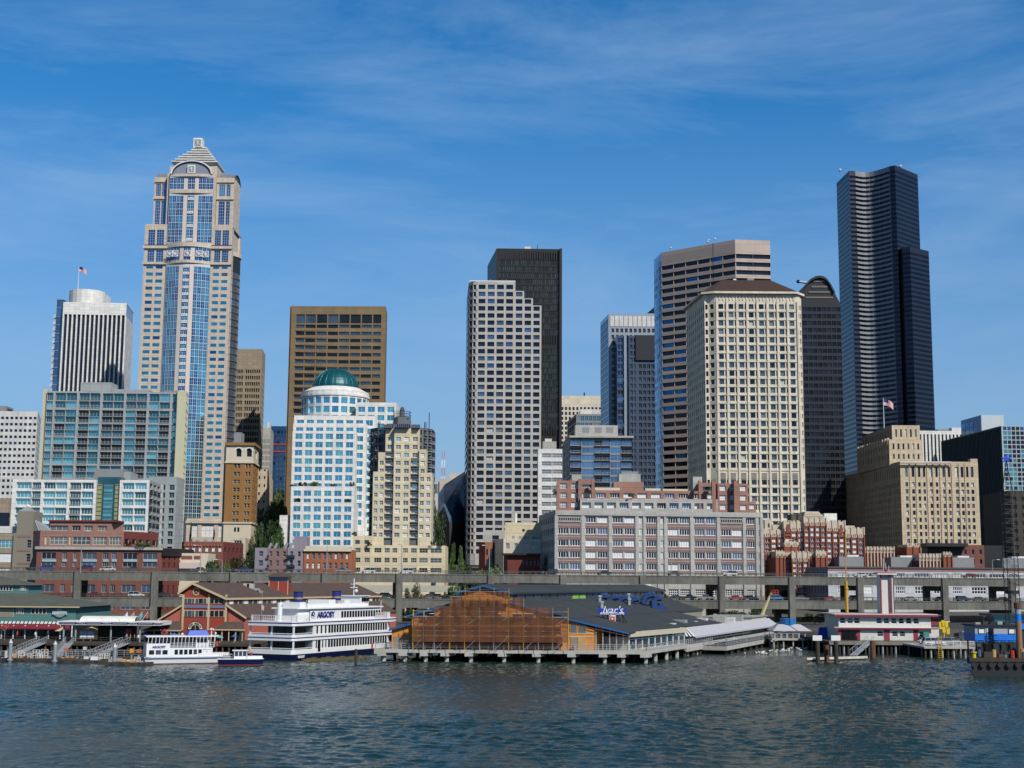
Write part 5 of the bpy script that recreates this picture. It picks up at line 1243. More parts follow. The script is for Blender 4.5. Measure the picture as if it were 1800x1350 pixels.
# lavender, brown and orange old row
Y = 466
b = mk('row_building', 'old lavender and brown brick row building with arched windows', 'building', 490, Y, 1003)
x = [P(q, 963, Y).x for q in (448.5, 470, 506, 533)]
zz = [(P(490, 978, Y).z, P(490, 969, Y).z), (P(490, 995, Y).z, P(490, 985, Y).z), (P(490, 1010, Y).z, P(490, 1002, Y).z)]
for i, (wl, n_) in enumerate(((lav, 1), (mauve, 3), (lav, 2))):
    b.vol([(x[i], Y-(i % 2)*-.3), (x[i+1], Y-(i % 2)*-.3)], P(490, 963 if i != 1 else 964, Y).z, 3, [M_(z=zz, n=n_, wf=.4 if n_ > 1 else .35, dep=.35, g=gP, fr=mulg, mh=1, ft=.1, wall=wl)], wl, back=(0, 14))
b.bx('wall', 517, 539, 943, Y+5, 8, lav, zb=P(500, 963, Y).z-.4)
m = MB()
for px_ in (472, 482, 500, 508): q = P(px_, 963, Y+4); m.tube((q.x, q.y, q.z-.5), (q.x+1, q.y, q.z+1.6), .5, mulg)
b.one('rooftop_unit', m)
for px0, px1 in ((469, 473), (503, 518)):
    m = MB(); 
    for p_ in (980, 997): q0, q1 = P(px0, p_, Y-.5), P(px1, p_, Y-.5); m.box(q0.x, q1.x, Y-.9, Y-.02, q0.z-.1, q0.z, muld); m.box(q0.x, q1.x, Y-.92, Y-.88, q0.z, q0.z+.8, muld)
    b.one('fire_escape', m)
b.finish()
b = mk('row_building', 'orange brick row building with two rows of eight arched windows', 'building', 577, Y, 1003)
zz = [(P(577, 982.5, Y).z, P(577, 973, Y).z), (P(577, 999.5, Y).z, P(577, 989, Y).z)]
Z = P(577, 966, Y).z
b.vol([(P(534, 966, Y).x, Y), (P(618, 966, Y).x, Y)], Z, 3, [M_(z=zz, n=8, wf=.5, dep=.35, ml=.03, mr=.03, g=[(blindw, 1), (gS, 2)], fr=mulg, mh=1, ft=.1, wall=bricko)], bricko, back=(0, 14))
b.p('cornice').box(P(534, 966, Y).x, P(618, 966, Y).x, Y-.6, Y-.02, Z-.6, Z+.2, creamT); b.bx('parapet', 537, 616, 960, Y+2, 4, creamT, zb=Z-.5)
b.finish()
# centre group
Y = 500
b = mk('brick_building', 'narrow orange brick building beside the cream cubes in the centre', 'building', 852, Y, 1003)
b.vol([(P(841, 957, Y).x, Y+9), (P(853, 953, Y).x, Y), (P(866, 953, Y).x, Y)], P(858, 953, Y).z, 3, [None, M_(z=rows(Y, 858, 965, 18, 3, 11), n=2, wf=.5, dep=.3, g=gP, wall=bricko)], brickd, back=(0, 10), closeleft=True); b.finish()
Y = 515
b = mk('office_building', 'small grey cube with one dark window above the orange brick building', 'building', 870, Y, 960)
b.vol([(P(849, 932, Y).x, Y), (P(888, 932, Y).x, Y)], P(870, 932, Y).z, 3, [M_(z=[(P(870, 948, Y).z, P(870, 941, Y).z)], n=1, cols=[(.42, .72)], dep=.4, g=[(gN, 1)], wall=lgrey)], lgrey, back=(0, 12)); b.finish()
Y = 490
b = mk('office_building', 'cream building with a windowless upper block left of the mauve brick warehouse', 'building', 910, Y, 1003)
b.vol([(P(864, 953, Y).x, Y+14), (P(885, 947, Y).x, Y), (P(960, 948, Y).x, Y)], P(910, 947, Y).z, 3, [None, M_(z=rows(Y, 910, 955, 18, 3, 10), n=5, wf=.42, dep=.35, g=[(gG, 2), (blindw, 1), (gS, 1)], fr=creamT, mv=2, wall=creamC)], creamC, back=(0, 12), closeleft=True)
b.bx('wall', 888, 955, 918.5, Y+4, 9, creamY, zb=P(910, 948, Y).z-.5)
b.solo('window', 918.5, 922.5, 930, Y+3.9, .05, gN, pyb=934)
m = MB(); q = P(906.5, 902, Y+7); m.tube((q.x, q.y, P(906, 920, Y+7).z), q, .55, mulw, n=8); b.one('chimney', m)
b.solo('rooftop_unit', 917, 936, 914.5, Y+6, 4, mulg, pyb=919)
for px_ in (900, 912, 920, 930, 936): b.solo('rooftop_unit', px_, px_+5, 942, Y+1, 2, white if px_ % 4 else mulg, pyb=947.5)
b.finish()
Y = 474
b = mk('brick_building', 'low dark red brick building with a flat dark roof left of the mauve brick warehouse', 'building', 915, Y, 1003)
b.vol([(P(885, 978, Y).x, Y+8), (P(892, 975, Y).x, Y), (P(950, 975, Y).x, Y)], P(915, 975, Y).z, 3, [None, M_(z=[(P(915, 995, Y).z, P(915, 985, Y).z)], n=5, wf=.75, ml=.42, dep=.3, g=[(gN, 1)], fr=brickd, wall=brickd)], brickd, back=(0, 10), closeleft=True)
q0, q1 = P(882, 974, Y-1), P(951, 974, Y-1); m = MB(); m.box(q0.x, q1.x, Y-1.4, Y+10, q0.z-.3, q0.z+.3, blackm); b.one('roof', m); b.finish()

# ---- art deco federal office
Y = 522
terra = mat('red_terracotta_brick', (.24,.075,.045), .9, var=.14)
ctc = mat('cream_crown_stone', (.56,.48,.38), .85, var=.12)
b = mk('federal_building', 'red brick art deco office building with cream stepped crowns and spiky piers', 'office building', 1430, Y, 1000)
def deco(px0, px1, pyt, pyc, Y, d, nb, spikes=True, wins=True, zb=3, wpx=None):
    pmt = terra if wins or not spikes else ctc; terra_ = terra if wins or not spikes else brickd  # dark brick carries the recess shade between cream piers
    pm = (px0+px1)/2; x0, x1 = P(px0, pyt, Y).x, P(px1, pyt, Y).x; zt = P(pm, pyt, Y).z; zc = P(pm, pyc, Y).z
    zz = rows(Y, pm, pyc+3, 9.2, 7, 6.2) if wins else []
    b.vol([(x0, Y), (x1, Y)], zc, zb, [M_(z=zz, n=nb, wf=.66, dep=.35, g=[(gS, 2), (blindw, 2.4), (gN, 1)], fr=mulw, mv=1, ft=.12, wall=terra) if wins else None], terra_, back=(-2, d))
    b.p('crown').box(x0-.05, x1+.05, Y-.12, Y+d, zc+.003, zt, ctc)
    w_ = (x1-x0)/nb
    for i in range(nb+1):
        x = x0+w_*i; sm_ = MB(); sm_.box(x-.2, x+.2, Y-.4, Y-.13, zb, zc+.7, pmt); b.one('pier', sm_)
        if spikes: sm_ = MB(); sm_.box(x-.22, x+.22, Y-.45, Y-.14, zc+1.0, zt+.5, ctc); b.one('spike', sm_)
    for i in range(nb):
        for k in (.3, .58): x = x0+w_*(i+k); b.p('ornament').box(x-.02, x+.1*w_, Y-.2, Y-.13, zc+.3, zc+1.3, terra)
    n_ = nb*3
    for i in range(n_):
        if i % 2 == 0: x = x0+(x1-x0)*i/n_; b.p('crown').box(x, x+(x1-x0)/n_, Y-.1, Y+1, zt, zt+.45, ctc)
deco(1343, 1378, 932, 944, Y, 16, 3); deco(1378, 1413, 917, 934, Y-1, 18, 3); deco(1413.2, 1452, 911, 924, Y-2, 20, 4)
deco(1452.2, 1485, 917, 934, Y-1, 18, 3); deco(1485.2, 1518.5, 929, 945, Y, 16, 3)
# central sloped stone cap
z0, z1 = P(1432, 913, Y-1).z, P(1432, 899.5, Y+6).z
m = MB(); xa, xb = P(1410, 912, Y).x, P(1453, 912, Y).x; m.prism([(xa, Y-.5), (xb, Y-.5), (xb, Y+18), (xa, Y+18)], z0-.2, z1, ctc, poly2=[(xa+2.2, Y+5), (xb-1.9, Y+5), (xb-1.9, Y+14), (xa+2.2, Y+14)])
for k in range(5): zq = z0+(z1-z0)*k/5; m.box(xa+.3+.42*k, xb-.3-.4*k, Y-.7+1.1*k, Y+1+1.1*k, zq, zq+.35, ctc)
b.one('crown', m)
for px0, px1, pyt in ((1391, 1400, 903.5), (1402, 1410, 903.5)): b.solo('dark_gable', px0, px1, pyt, Y+4, 8, mat('dark_stone', (.10,.09,.07), .9, var=.3), pyb=920)  # two gable blocks in a much darker stone
b.bx('wall', 1344, 1356, 913.5, Y+3, 6, ctc, zb=P(1350, 932, Y).z-.5); b.solo('window', 1350, 1353, 920, Y+2.9, .05, gS, pyb=927)
b.bx('wall', 1358, 1376, 922.5, Y+4, 8, ctc, zb=P(1350, 932, Y).z-.5); b.bx('wall', 1486, 1502, 924, Y+3, 8, ctc, zb=P(1490, 932, Y).z-.5)
b.solo('rooftop_unit', 1449, 1471, 902.5, Y+14, 6, whiteC, pyb=918)
# stepped finials
for px_, pt_ in ((1385.5, 921.5), (1478.5, 923)):
    m = MB(); 
    for k, (hw, p_) in enumerate(((2.2, 0), (3.2, 4), (2.0, 7.5), (3.4, 11), (5.5, 17))):
        q0, q1 = P(px_-hw, pt_+p_, Y-1.4), P(px_+hw, pt_+p_+4.2, Y-1.4); m.box(q0.x, q1.x, Y-1.42+.01*k, Y-1.13, q1.z, q0.z, terra)
    b.one('ornament', m)
deco(1364, 1378.5, 969, 980, Y-22, 14, 2, spikes=False, wins=False); deco(1378.7, 1392, 972, 981, Y-20, 14, 3, spikes=False)
deco(1392.2, 1421, 971, 987, Y-22, 14, 3); deco(1421.2, 1434, 973, 983, Y-20, 14, 3, spikes=False); deco(1434.2, 1452, 969, 980, Y-22, 14, 2, spikes=False, wins=False)
deco(1379, 1404, 953, 961, Y-8, 6, 2, spikes=False, wins=False)
deco(1341, 1364, 971.5, 975, Y-12, 8, 5)
deco(1518.8, 1571, 963, 972, Y+4, 16, 9, wins=False)
deco(1594, 1617, 957, 962, Y, 12, 2, spikes=False, wins=False); deco(1616.2, 1658, 975.5, 986, Y-16, 14, 7, wins=False); deco(1658.2, 1673, 972, 979, Y-17, 14, 2, spikes=False, wins=False)
b.finish()
Y = 535
b = mk('brick_building', 'red brick building under a black flat canopy below the buff setback tower', 'building', 1700, Y, 1000)
b.vol([(P(1690, 962, Y).x, Y), (P(1730, 962, Y).x, Y)], P(1710, 958, Y).z, 3, [M_(z=rows(Y, 1710, 966, 17, 3, 9), n=3, wf=.35, dep=.3, g=[(gN, 1)], fr=mulg, wall=brick)], brick, back=(0, 12))
q0, q1 = P(1627, 960, Y-2), P(1700, 956, Y-2); m = MB(); m.prism([(q0.x, Y-3), (q1.x, Y-3), (q1.x, Y+10), (q0.x, Y+10)], q1.z-1.1, q1.z+.2, blackm, bottom=True); b.one('roof', m)
b.bx('wall', 1630, 1690, 961, Y, 8, blackm, zb=3)
b.bx('wall', 1730.2, 1766, 959, Y+2, 10, blackm, zb=3); b.finish()

# ---- long grey white warehouse behind the viaduct at right
Y = 482
wgr = mat('pale_grey_paint', (.50,.53,.56), .8, var=.08); bsh = mat('shaded_side_paint', (.19,.23,.30), .85, var=.1)  # side wall colour carries the shade of the left face
b = mk('warehouse', 'long pale grey warehouse with white windows behind the elevated road at right', 'warehouse', 1650, Y, 1080)
Z = P(1455, 996.5, Y).z; f0 = P(1455, 997, Y)
fe = (f0.x+100*VE.x, f0.y+100*VE.y); l0 = (f0.x-6, f0.y+26)
zz = [(z_-2.4, z_) for z_ in (Z-2.2, Z-6.6, Z-10.2)]
zz[0] = (Z-4.6, Z-1.9)
cols = [(.035+.0705*i, .035+.0705*i+(.055 if i % 3 else .035)) for i in range(14)]
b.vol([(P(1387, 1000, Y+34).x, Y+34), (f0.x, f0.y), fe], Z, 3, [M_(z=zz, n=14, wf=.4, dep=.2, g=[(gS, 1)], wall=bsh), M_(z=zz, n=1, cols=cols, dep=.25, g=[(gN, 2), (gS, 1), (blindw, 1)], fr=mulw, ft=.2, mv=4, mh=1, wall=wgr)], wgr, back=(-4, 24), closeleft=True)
MW = Matrix(((VE.x, VN.x, 0, f0.x), (VE.y, VN.y, 0, f0.y), (0, 0, 1, 0), (0, 0, 0, 1)))
m = MB(MW); m.box(-.3, 100, -.5, -.01, Z-.35, Z+.2, dgrey); b.one('cornice', m)
m = MB(MW); m.box(0, 100, -.12, -.01, Z-1.3, Z-.6, mat('faded_red_band', (.35,.17,.15), .8, var=.1)); b.one('painted_band', m)
for a_, c_, pt_ in ((1475, 1518, 978.5), (1566, 1615, 979.5), (1669, 1712, 980), (1762, 1812, 981)):
    y_ = Y+.16*P(a_, 985, Y).x*.3+12; b.solo('penthouse', a_, c_, pt_, y_+12, 9, mgrey, zb=Z-.5)
    m = MB(); q0, q1 = P((a_*2+c_)/3, pt_-3, y_+14), P((a_+c_*4)/5, pt_-3, y_+14); m.box(q0.x, q1.x, y_+14, y_+18, q0.z-.7, q0.z, whiteC); b.one('skylight', m)
b.finish()

# ---- open parking deck behind the viaduct, centre left
Y = 462
b = mk('parking_garage', 'open two level concrete parking deck seen through the elevated road', 'parking garage', 745, Y, 1100)
pkc = mat('pale_parking_concrete', (.47,.45,.38), .85, var=.1)
for (a_, c_, pt_, pb_) in ((628, 800, 1028.5, 1040.5), (628, 800, 1048, 1058)):
    mm_ = MB(); q0, q1 = P(a_, pt_, Y-6), P(c_, pb_, Y-6); mm_.box(q0.x, q1.x, Y-6, Y-5.6, q1.z, q0.z, pkc); mm_.box(q0.x, q1.x, Y-5.6, Y+18, q1.z, q1.z+.35, pkc); b.one('deck', mm_)
for k in range(9): q = P(632+20*k, 1040, Y-5.5); mm_ = MB(); mm_.box(q.x, q.x+.5, Y-5.5, Y-5, 3, P(700, 1048, Y-6).z, pkc); b.one('column', mm_)
b.finish()

# =============== elevated road ===============
vc = mat('viaduct_concrete', (.155,.155,.135), .9, var=.28, scale=.12); vs_ = mat('deck_asphalt', (.06,.06,.06), .9, var=.1)
MV = Matrix(((VE.x, VN.x, 0, 0), (VE.y, VN.y, 0, 424), (0, 0, 1, 0), (0, 0, 0, 1)))
vr = empty('elevated_road', (0, 424, 3), 'long double deck grey concrete elevated road carrying cars along the waterfront', 'viaduct')
for nm, zt, zb in (('upper_deck', 17.3, 14.65), ('lower_deck', 9.85, 7.15)):
    m = MB(MV); m.box(-330, 330, 0, .5, zb, zt, vc); m.box(-330, 330, 13.5, 14, zb, zt, vc); m.box(-330, 330, .5, 13.5, zt-1.2, zt-.35, vc)
    m.box(-330, 330, -.12, 0, zt-.35, zt, vc); d = m.build(nm, vr)
    m = MB(MV); m.box(-330, 330, .52, 13.48, zt-.346, zt-.05, vs_); m.build('road_surface', vr)
    for yy_ in (-.02, 13.8):
        m = MB(MV)
        for k in range(-110, 111): m.box(k*2-.06, k*2+.06, yy_, yy_+.12, zt, zt+.95, dgrey)
        for h_ in (.45, .9): m.box(-220, 220, yy_, yy_+.1, zt+h_, zt+h_+.09, dgrey)
        m.build('railing', vr)
vcol = [136, 272, 410, 571, 702, 863, 990, 1269, 1392, 1512, 1661, 1780, 1130, -10, -150, 1920]
def vx(px):  # distance along the road for a photo column at the front face
    r_ = ray(px, 1030); k = r_.x/r_.y; # X = k*Y ; X=s*VE.x ; Y=424+s*VE.y
    return 424*k/(VE.x-k*VE.y)
for px_ in vcol:
    s_ = vx(px_)
    for yy_ in (-.35, 12.4):
        m = MB(MV); w_ = .95
        m.box(s_-w_, s_+w_, yy_-.1 if yy_ < 0 else yy_, yy_+1.9 if yy_ < 0 else yy_+1.8, -2, 17.1 if yy_ < 0 else 14.6, vc); m.build('column', vr)
    for zt in (14.6, 7.1):
        m = MB(MV); m.box(s_-.8, s_+.8, 1.6, 12.4, zt-1.6, zt, vc); m.build('cross_beam', vr)
    m = MB(MV); m.box(s_-w_-.35, s_-w_-.05, -.14, -.121, 7.2, 17.2, blackm); m.build('expansion_joint', vr)

# ---- cars
tyre = mat('tyre', (.02,.02,.02), .8, var=0); rimm = mat('rim', (.4,.4,.42), .3, .8, var=0); cgl = glass('car_glass', (.03,.04,.05), .4, .05)
lampw = mat('headlight', (.7,.7,.65), .2, .3, var=0); lampr = mat('tail_light', (.4,.01,.01), .3, var=0)
CP = {'white': (.62,.62,.62), 'silver': (.33,.34,.36), 'black': (.015,.016,.02), 'grey': (.10,.105,.11), 'blue': (.03,.07,.25), 'light blue': (.06,.25,.5), 'red': (.33,.015,.02), 'dark red': (.15,.01,.015), 'dark blue': (.015,.025,.07)}
def paint(c):
    m = mat('paint_'+c.replace(' ', '_'), CP[c], .25, .35 if c in ('silver', 'grey') else .05, var=0, spec=.7); m.node_tree.nodes['Principled BSDF'].inputs['Coat Weight'].default_value = .7; return m
SH = {'sedan': ([(-2.3,.35),(-2.3,.8),(-1.6,.95),(2.25,.78),(2.35,.35)], [(-1.5,.93),(-.95,1.38),(.5,1.4),(1.3,.88)]),
      'suv': ([(-2.3,.4),(-2.3,1.0),(1.3,1.08),(2.25,.95),(2.35,.4)], [(-2.2,1.0),(-2.0,1.68),(.4,1.7),(1.2,1.06)]),
      'pickup': ([(-2.7,.5),(-2.7,1.05),(1.5,1.08),(2.55,1.0),(2.6,.5)], [(-.3,1.05),(-.2,1.72),(.9,1.72),(1.5,1.06)])}
PROTO = {}
def car_meshes(kind, colour):
    key = (kind, colour)
    if key in PROTO: return PROTO[key]
    bd, cb = SH[kind]; p = paint(colour); m = MB(); m.ext(bd, -.88, .88, p)
    roof = [(cb[1][0]+.02, cb[1][1]-.01), (cb[1][0]+.02, cb[1][1]+.06), (cb[2][0]-.02, cb[2][1]+.06), (cb[2][0]-.02, cb[2][1]-.01)]
    m.ext(roof, -.68, .68, p)
    for s_ in (-1, 1):
        for q in ((cb[0], cb[1]), (cb[2], cb[3])): m.tube((q[0][0], s_*.74, q[0][1]), (q[1][0], s_*.68, q[1][1]), .05, p, n=4)
        m.tube(((cb[1][0]+cb[2][0])/2, s_*.76, cb[0][1]), ((cb[1][0]+cb[2][0])/2, s_*.68, cb[1][1]), .05, p, n=4)
    if kind == 'pickup': m.box(-2.6, -.4, -.7, .7, 1.055, 1.065, blackm)
    body = m.mesh('body'); g_ = MB(); n_ = len(cb); 
    f = [(x, -.8, z) if z < 1.2 else (x, -.64, z) for x, z in cb]; k_ = [(x, -y, z) for x, y, z in f]
    g_.face(f, cgl); g_.face(k_[::-1], cgl)
    for i in range(n_-1): g_.face([f[i], k_[i], k_[i+1], f[i+1]], cgl)
    wh = MB(); wh.tube((0, -.1, 0), (0, .12, 0), .33, tyre, n=12); wh.tube((0, -.12, 0), (0, -.101, 0), .2, rimm, n=8)
    hl = MB(); hl.box(0, .06, -.18, .18, -.08, .08, lampw); tl = MB(); tl.box(-.06, 0, -.15, .15, -.08, .08, lampr)
    PROTO[key] = (body, g_.mesh('cabin_glass'), wh.mesh('wheel'), hl.mesh('headlight'), tl.mesh('tail_light'), bd); return PROTO[key]
def car(kind, colour, x, y, z, ang, label, group):
    body, gl, wh, hl, tl, bd = car_meshes(kind, colour)
    r_ = empty('car' if kind != 'pickup' else 'pickup_truck', (x, y, z), label, 'car' if kind != 'pickup' else 'pickup truck', group); r_.rotation_euler = (0, 0, ang)
    link('body', body, r_); link('cabin_glass', gl, r_)
    for sx_ in (-1.45, 1.45):
        for sy_ in (-1, 1): o = link('wheel', wh, r_, (sx_, sy_*.8, .33)); o.rotation_euler = (0, 0, 0 if sy_ < 0 else math.pi)
    for sy_ in (-.62, .62): link('headlight', hl, r_, (bd[-1][0]-.03, sy_, .72)); link('tail_light', tl, r_, (bd[0][0], sy_, .8))
    return r_
va = math.atan2(VE.y, VE.x)
def vcar(kind, colour, px, deck, lane, label):
    s_ = vx(px)*(1+lane/424); p = MV @ Vector((s_, lane, 0)); d_ = 1 if deck == 'l' else -1
    car(kind, colour, p.x, p.y, 17.26 if deck == 'u' else 9.81, va+(0 if d_ > 0 else math.pi), label, 'cars on the elevated road')
U = 'on the upper deck '; Lw = 'on the lower deck '
for a_ in [('suv','blue',80,'u',2.6,'blue car '+U+'at far left'), ('suv','dark red',150,'u',2.6,'red car '+U+'before the red brick building'), ('sedan','white',191,'u',2.6,'white sedan '+U+'before the red brick building'), ('sedan','grey',235,'u',2.6,'dark sedan '+U+'before the red brick building'),
    ('sedan','grey',352,'u',2.6,'grey sedan '+U+'before the low cream block'), ('sedan','blue',431,'u',2.6,'blue sedan '+U+'before the street trees'), ('pickup','silver',606,'u',2.6,'silver pickup '+U+'before the orange brick row'), ('suv','white',648,'u',2.6,'white car '+U+'at left of the cream apartments'), ('suv','white',718,'u',6,'white van-like car '+U+'before the cream apartments'),
    ('suv','black',970,'u',2.6,'black car '+U+'at the warehouse corner'), ('sedan','black',1064,'u',2.6,'black sedan '+U+'before the mauve brick warehouse'), ('sedan','grey',1190,'u',6,'low grey car '+U+'before the middle of the warehouse'), ('suv','white',1285,'u',2.6,'white car '+U+'at right of the mauve brick warehouse'),
    ('sedan','white',1515,'u',2.6,'white sedan '+U+'left of the red striped tower'), ('sedan','dark red',1707,'u',2.6,'red sedan '+U+'near the lattice crane'),
    ('sedan','white',64,'l',2.6,'white car '+Lw+'above the teal restaurant roof'), ('sedan','dark red',170,'l',2.6,'red sedan '+Lw+'before the red brick building'), ('suv','white',243,'l',2.6,'white car '+Lw+'before the red brick building'), ('sedan','black',290,'l',2.6,'black sedan '+Lw+'left of the red wooden building'),
    ('sedan','dark blue',672,'l',2.6,'dark blue car '+Lw+'above the white ship bow'), ('suv','dark blue',686,'l',6,'navy car '+Lw+'above the white ship bow'), ('sedan','grey',758,'l',2.6,'grey sedan '+Lw+'left of the scaffolded gable'), ('sedan','black',776,'l',6,'black sedan '+Lw+'left of the scaffolded gable'),
    ('sedan','black',1190,'l',2.6,'black sedan '+Lw+'right of the blue roof ducts'), ('pickup','grey',1214,'l',6,'grey pickup '+Lw+'right of the blue roof ducts'), ('pickup','silver',1240,'l',2.6,'silver pickup '+Lw+'above the striped awning'), ('sedan','red',1296,'l',2.6,'red sedan '+Lw+'left of the yellow boom'), ('sedan','grey',1320,'l',6,'grey sedan '+Lw+'left of the yellow boom'), ('suv','light blue',1368,'l',2.6,'light blue car '+Lw+'beside the yellow boom'), ('sedan','silver',1410,'l',2.6,'silver sedan '+Lw+'above the blue pavilion'),
    ('sedan','red',1461,'l',2.6,'red sedan '+Lw+'left of the red striped tower'), ('suv','black',1507,'l',2.6,'black car '+Lw+'left of the red striped tower'), ('sedan','silver',1602,'l',2.6,'silver sedan '+Lw+'right of the red striped tower'), ('sedan','black',1655,'l',2.6,'black sedan '+Lw+'right of the red striped tower'), ('suv','dark blue',1694,'l',2.6,'dark blue car '+Lw+'above the blue cabin'), ('sedan','grey',1722,'l',2.6,'grey sedan '+Lw+'above the blue cabin'), ('sedan','black',1765,'l',2.6,'black sedan '+Lw+'beside the lattice crane')]:
    vcar(*a_)
for k, (px_, py_, c_, kd) in enumerate(((652,1037,'silver','sedan'), (745,1036,'silver','sedan'), (785,1036,'white','sedan'), (665,1037,'white','suv'), (690,1037,'grey','sedan'))):
    q = P(px_, 1031, 468); car(kd, c_, q.x, 468+k*.8, P(700, 1040.5, 456).z+.36, 0.1, ('silver car at the left end of the parking deck', 'silver car on the parking deck left of the olive tree', 'white car at the right end of the parking deck', 'white car on the parking deck left part', 'grey car in the middle of the parking deck')[k], 'cars on the parking deck')

# ---- street lamps on the viaduct
def lamp(px, pyt, pyb_, Y, label, arm=1):
    zb = P(px, pyb_, Y).z; zt = P(px, pyt, Y).z; x = P(px, pyb_, Y).x
    r_ = empty('street_lamp', (x, Y, zb), label, 'street lamp', 'street lamps')
    m = MB(); m.tube((x, Y, zb), (x, Y, zt), .14, mulg, r2=.08); m.tube((x, Y, zt), (x+arm*1.8, Y-.3, zt+.3), .07, mulg, n=4); m.build('pole', r_)
    m = MB(); m.box(x+arm*1.4, x+arm*2.3, Y-.45, Y-.15, zt+.18, zt+.34, mulw); m.build('lamp_head', r_)
for px_, pt_, lb in ((141, 935, 'before the red brick building'), (352, 960, 'before the cream block'), (390, 985, 'before the street trees'), (574, 955, 'before the orange brick row'), (706, 958, 'before the cream apartments'), (860, 960, 'before the poplars'), (990, 940, 'at the warehouse corner'), (1180, 960, 'before the warehouse centre'), (1400, 950, 'before the art deco building'), (1745, 985, 'near the lattice crane')):
    Yv = 424+.158*P(px_, 1000, 424).x+.4; lamp(px_, pt_, 1008, Yv, 'tall street lamp on the elevated road '+lb, 1 if px_ % 2 else -1)

# =============== trees ===============
bark = mat('bark', (.06,.045,.03), .9, var=.2)
def leafmat(n_, c): 
    m = mat(n_, c, .6, var=.35, scale=.8, streak=False); return m
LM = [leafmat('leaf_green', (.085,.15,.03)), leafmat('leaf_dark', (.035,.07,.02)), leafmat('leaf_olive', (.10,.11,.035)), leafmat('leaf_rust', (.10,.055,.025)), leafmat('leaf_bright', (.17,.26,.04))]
CROWNS = {}
def crown(kind, var_, lm, lm2):
    key = (kind, var_, lm, lm2)
    if key in CROWNS: return CROWNS[key]
    rn = random.Random(hash(kind) % 97+var_*13 if False else len(kind)*31+var_*13); m = MB()
    blobs = []
    if kind == 'round':
        for i in range(16):
            a = rn.random()*6.28; r_ = rn.random()**.5*.62; z = rn.uniform(.28, .85); blobs.append((math.cos(a)*r_*(1.15-z*.6), math.sin(a)*r_*(1.15-z*.6), z, rn.uniform(.14, .25)))
    elif kind == 'poplar':
        for i in range(20): z = i/20*.92+.06; r_ = .5*math.sin(math.pi*min(1, z*1.0+.12))**.8; a = rn.random()*6.28; blobs.append((math.cos(a)*r_*.5, math.sin(a)*r_*.5, z, rn.uniform(.10, .17)))
    else:
        for i in range(8): a = rn.random()*6.28; blobs.append((math.cos(a)*.4, math.sin(a)*.4, rn.uniform(.18, .7), rn.uniform(.2, .33)))
    for i in range(2600):
        bx_, by_, bz_, br_ = rn.choice(blobs)
        v = Vector((rn.gauss(0, 1), rn.gauss(0, 1), rn.gauss(0, 1))).normalized()*br_*rn.random()**.3
        c = Vector((bx_+v.x, by_+v.y, bz_+v.z*.8)); s_ = rn.uniform(.013, .036)
        d1 = Vector((rn.gauss(0, 1), rn.gauss(0, 1), rn.gauss(0, 1))).normalized(); d2 = d1.orthogonal().normalized()
        m.face([c-d1*s_-d2*s_*.5, c+d1*s_-d2*s_*.5, c+d1*s_*.6+d2*s_, c-d1*s_*.6+d2*s_], LM[lm] if rn.random() < .7 else LM[lm2])
    me = m.mesh('crown'); t_ = MB(); t_.tube((0, 0, 0), (0.01, 0, .5), .028, bark, r2=.014)
    for i in range(7): bx_, by_, bz_, br_ = blobs[i*len(blobs)//7]; t_.tube((0, 0, .18+.04*i), (bx_, by_, bz_), .012, bark, n=4, r2=.003)
    CROWNS[key] = (me, t_.mesh('trunk')); return CROWNS[key]
def tree(px, pyt, pyb_, Y, w_px, kind, lm, label, var_=0, lm2=1, group='street trees', zb=None):
    zt = P(px, pyt, Y).z; z0 = P(px, pyb_, Y).z if zb is None else zb; h_ = zt-z0; ww = w_px*Y/F
    cr_, tr_ = crown(kind, var_, lm, lm2)
    r_ = empty('tree' if kind != 'shrub' else 'shrub', (P(px, (pyt+pyb_)/2, Y).x, Y, z0), label, 'tree' if kind != 'shrub' else 'shrub', group)
    for nm, me in (('crown', cr_), ('trunk', tr_)):
        o = link(nm, me, r_); o.scale = (ww, ww, h_)
        if nm == 'crown': o.rotation_euler = (0, 0, px % 6)
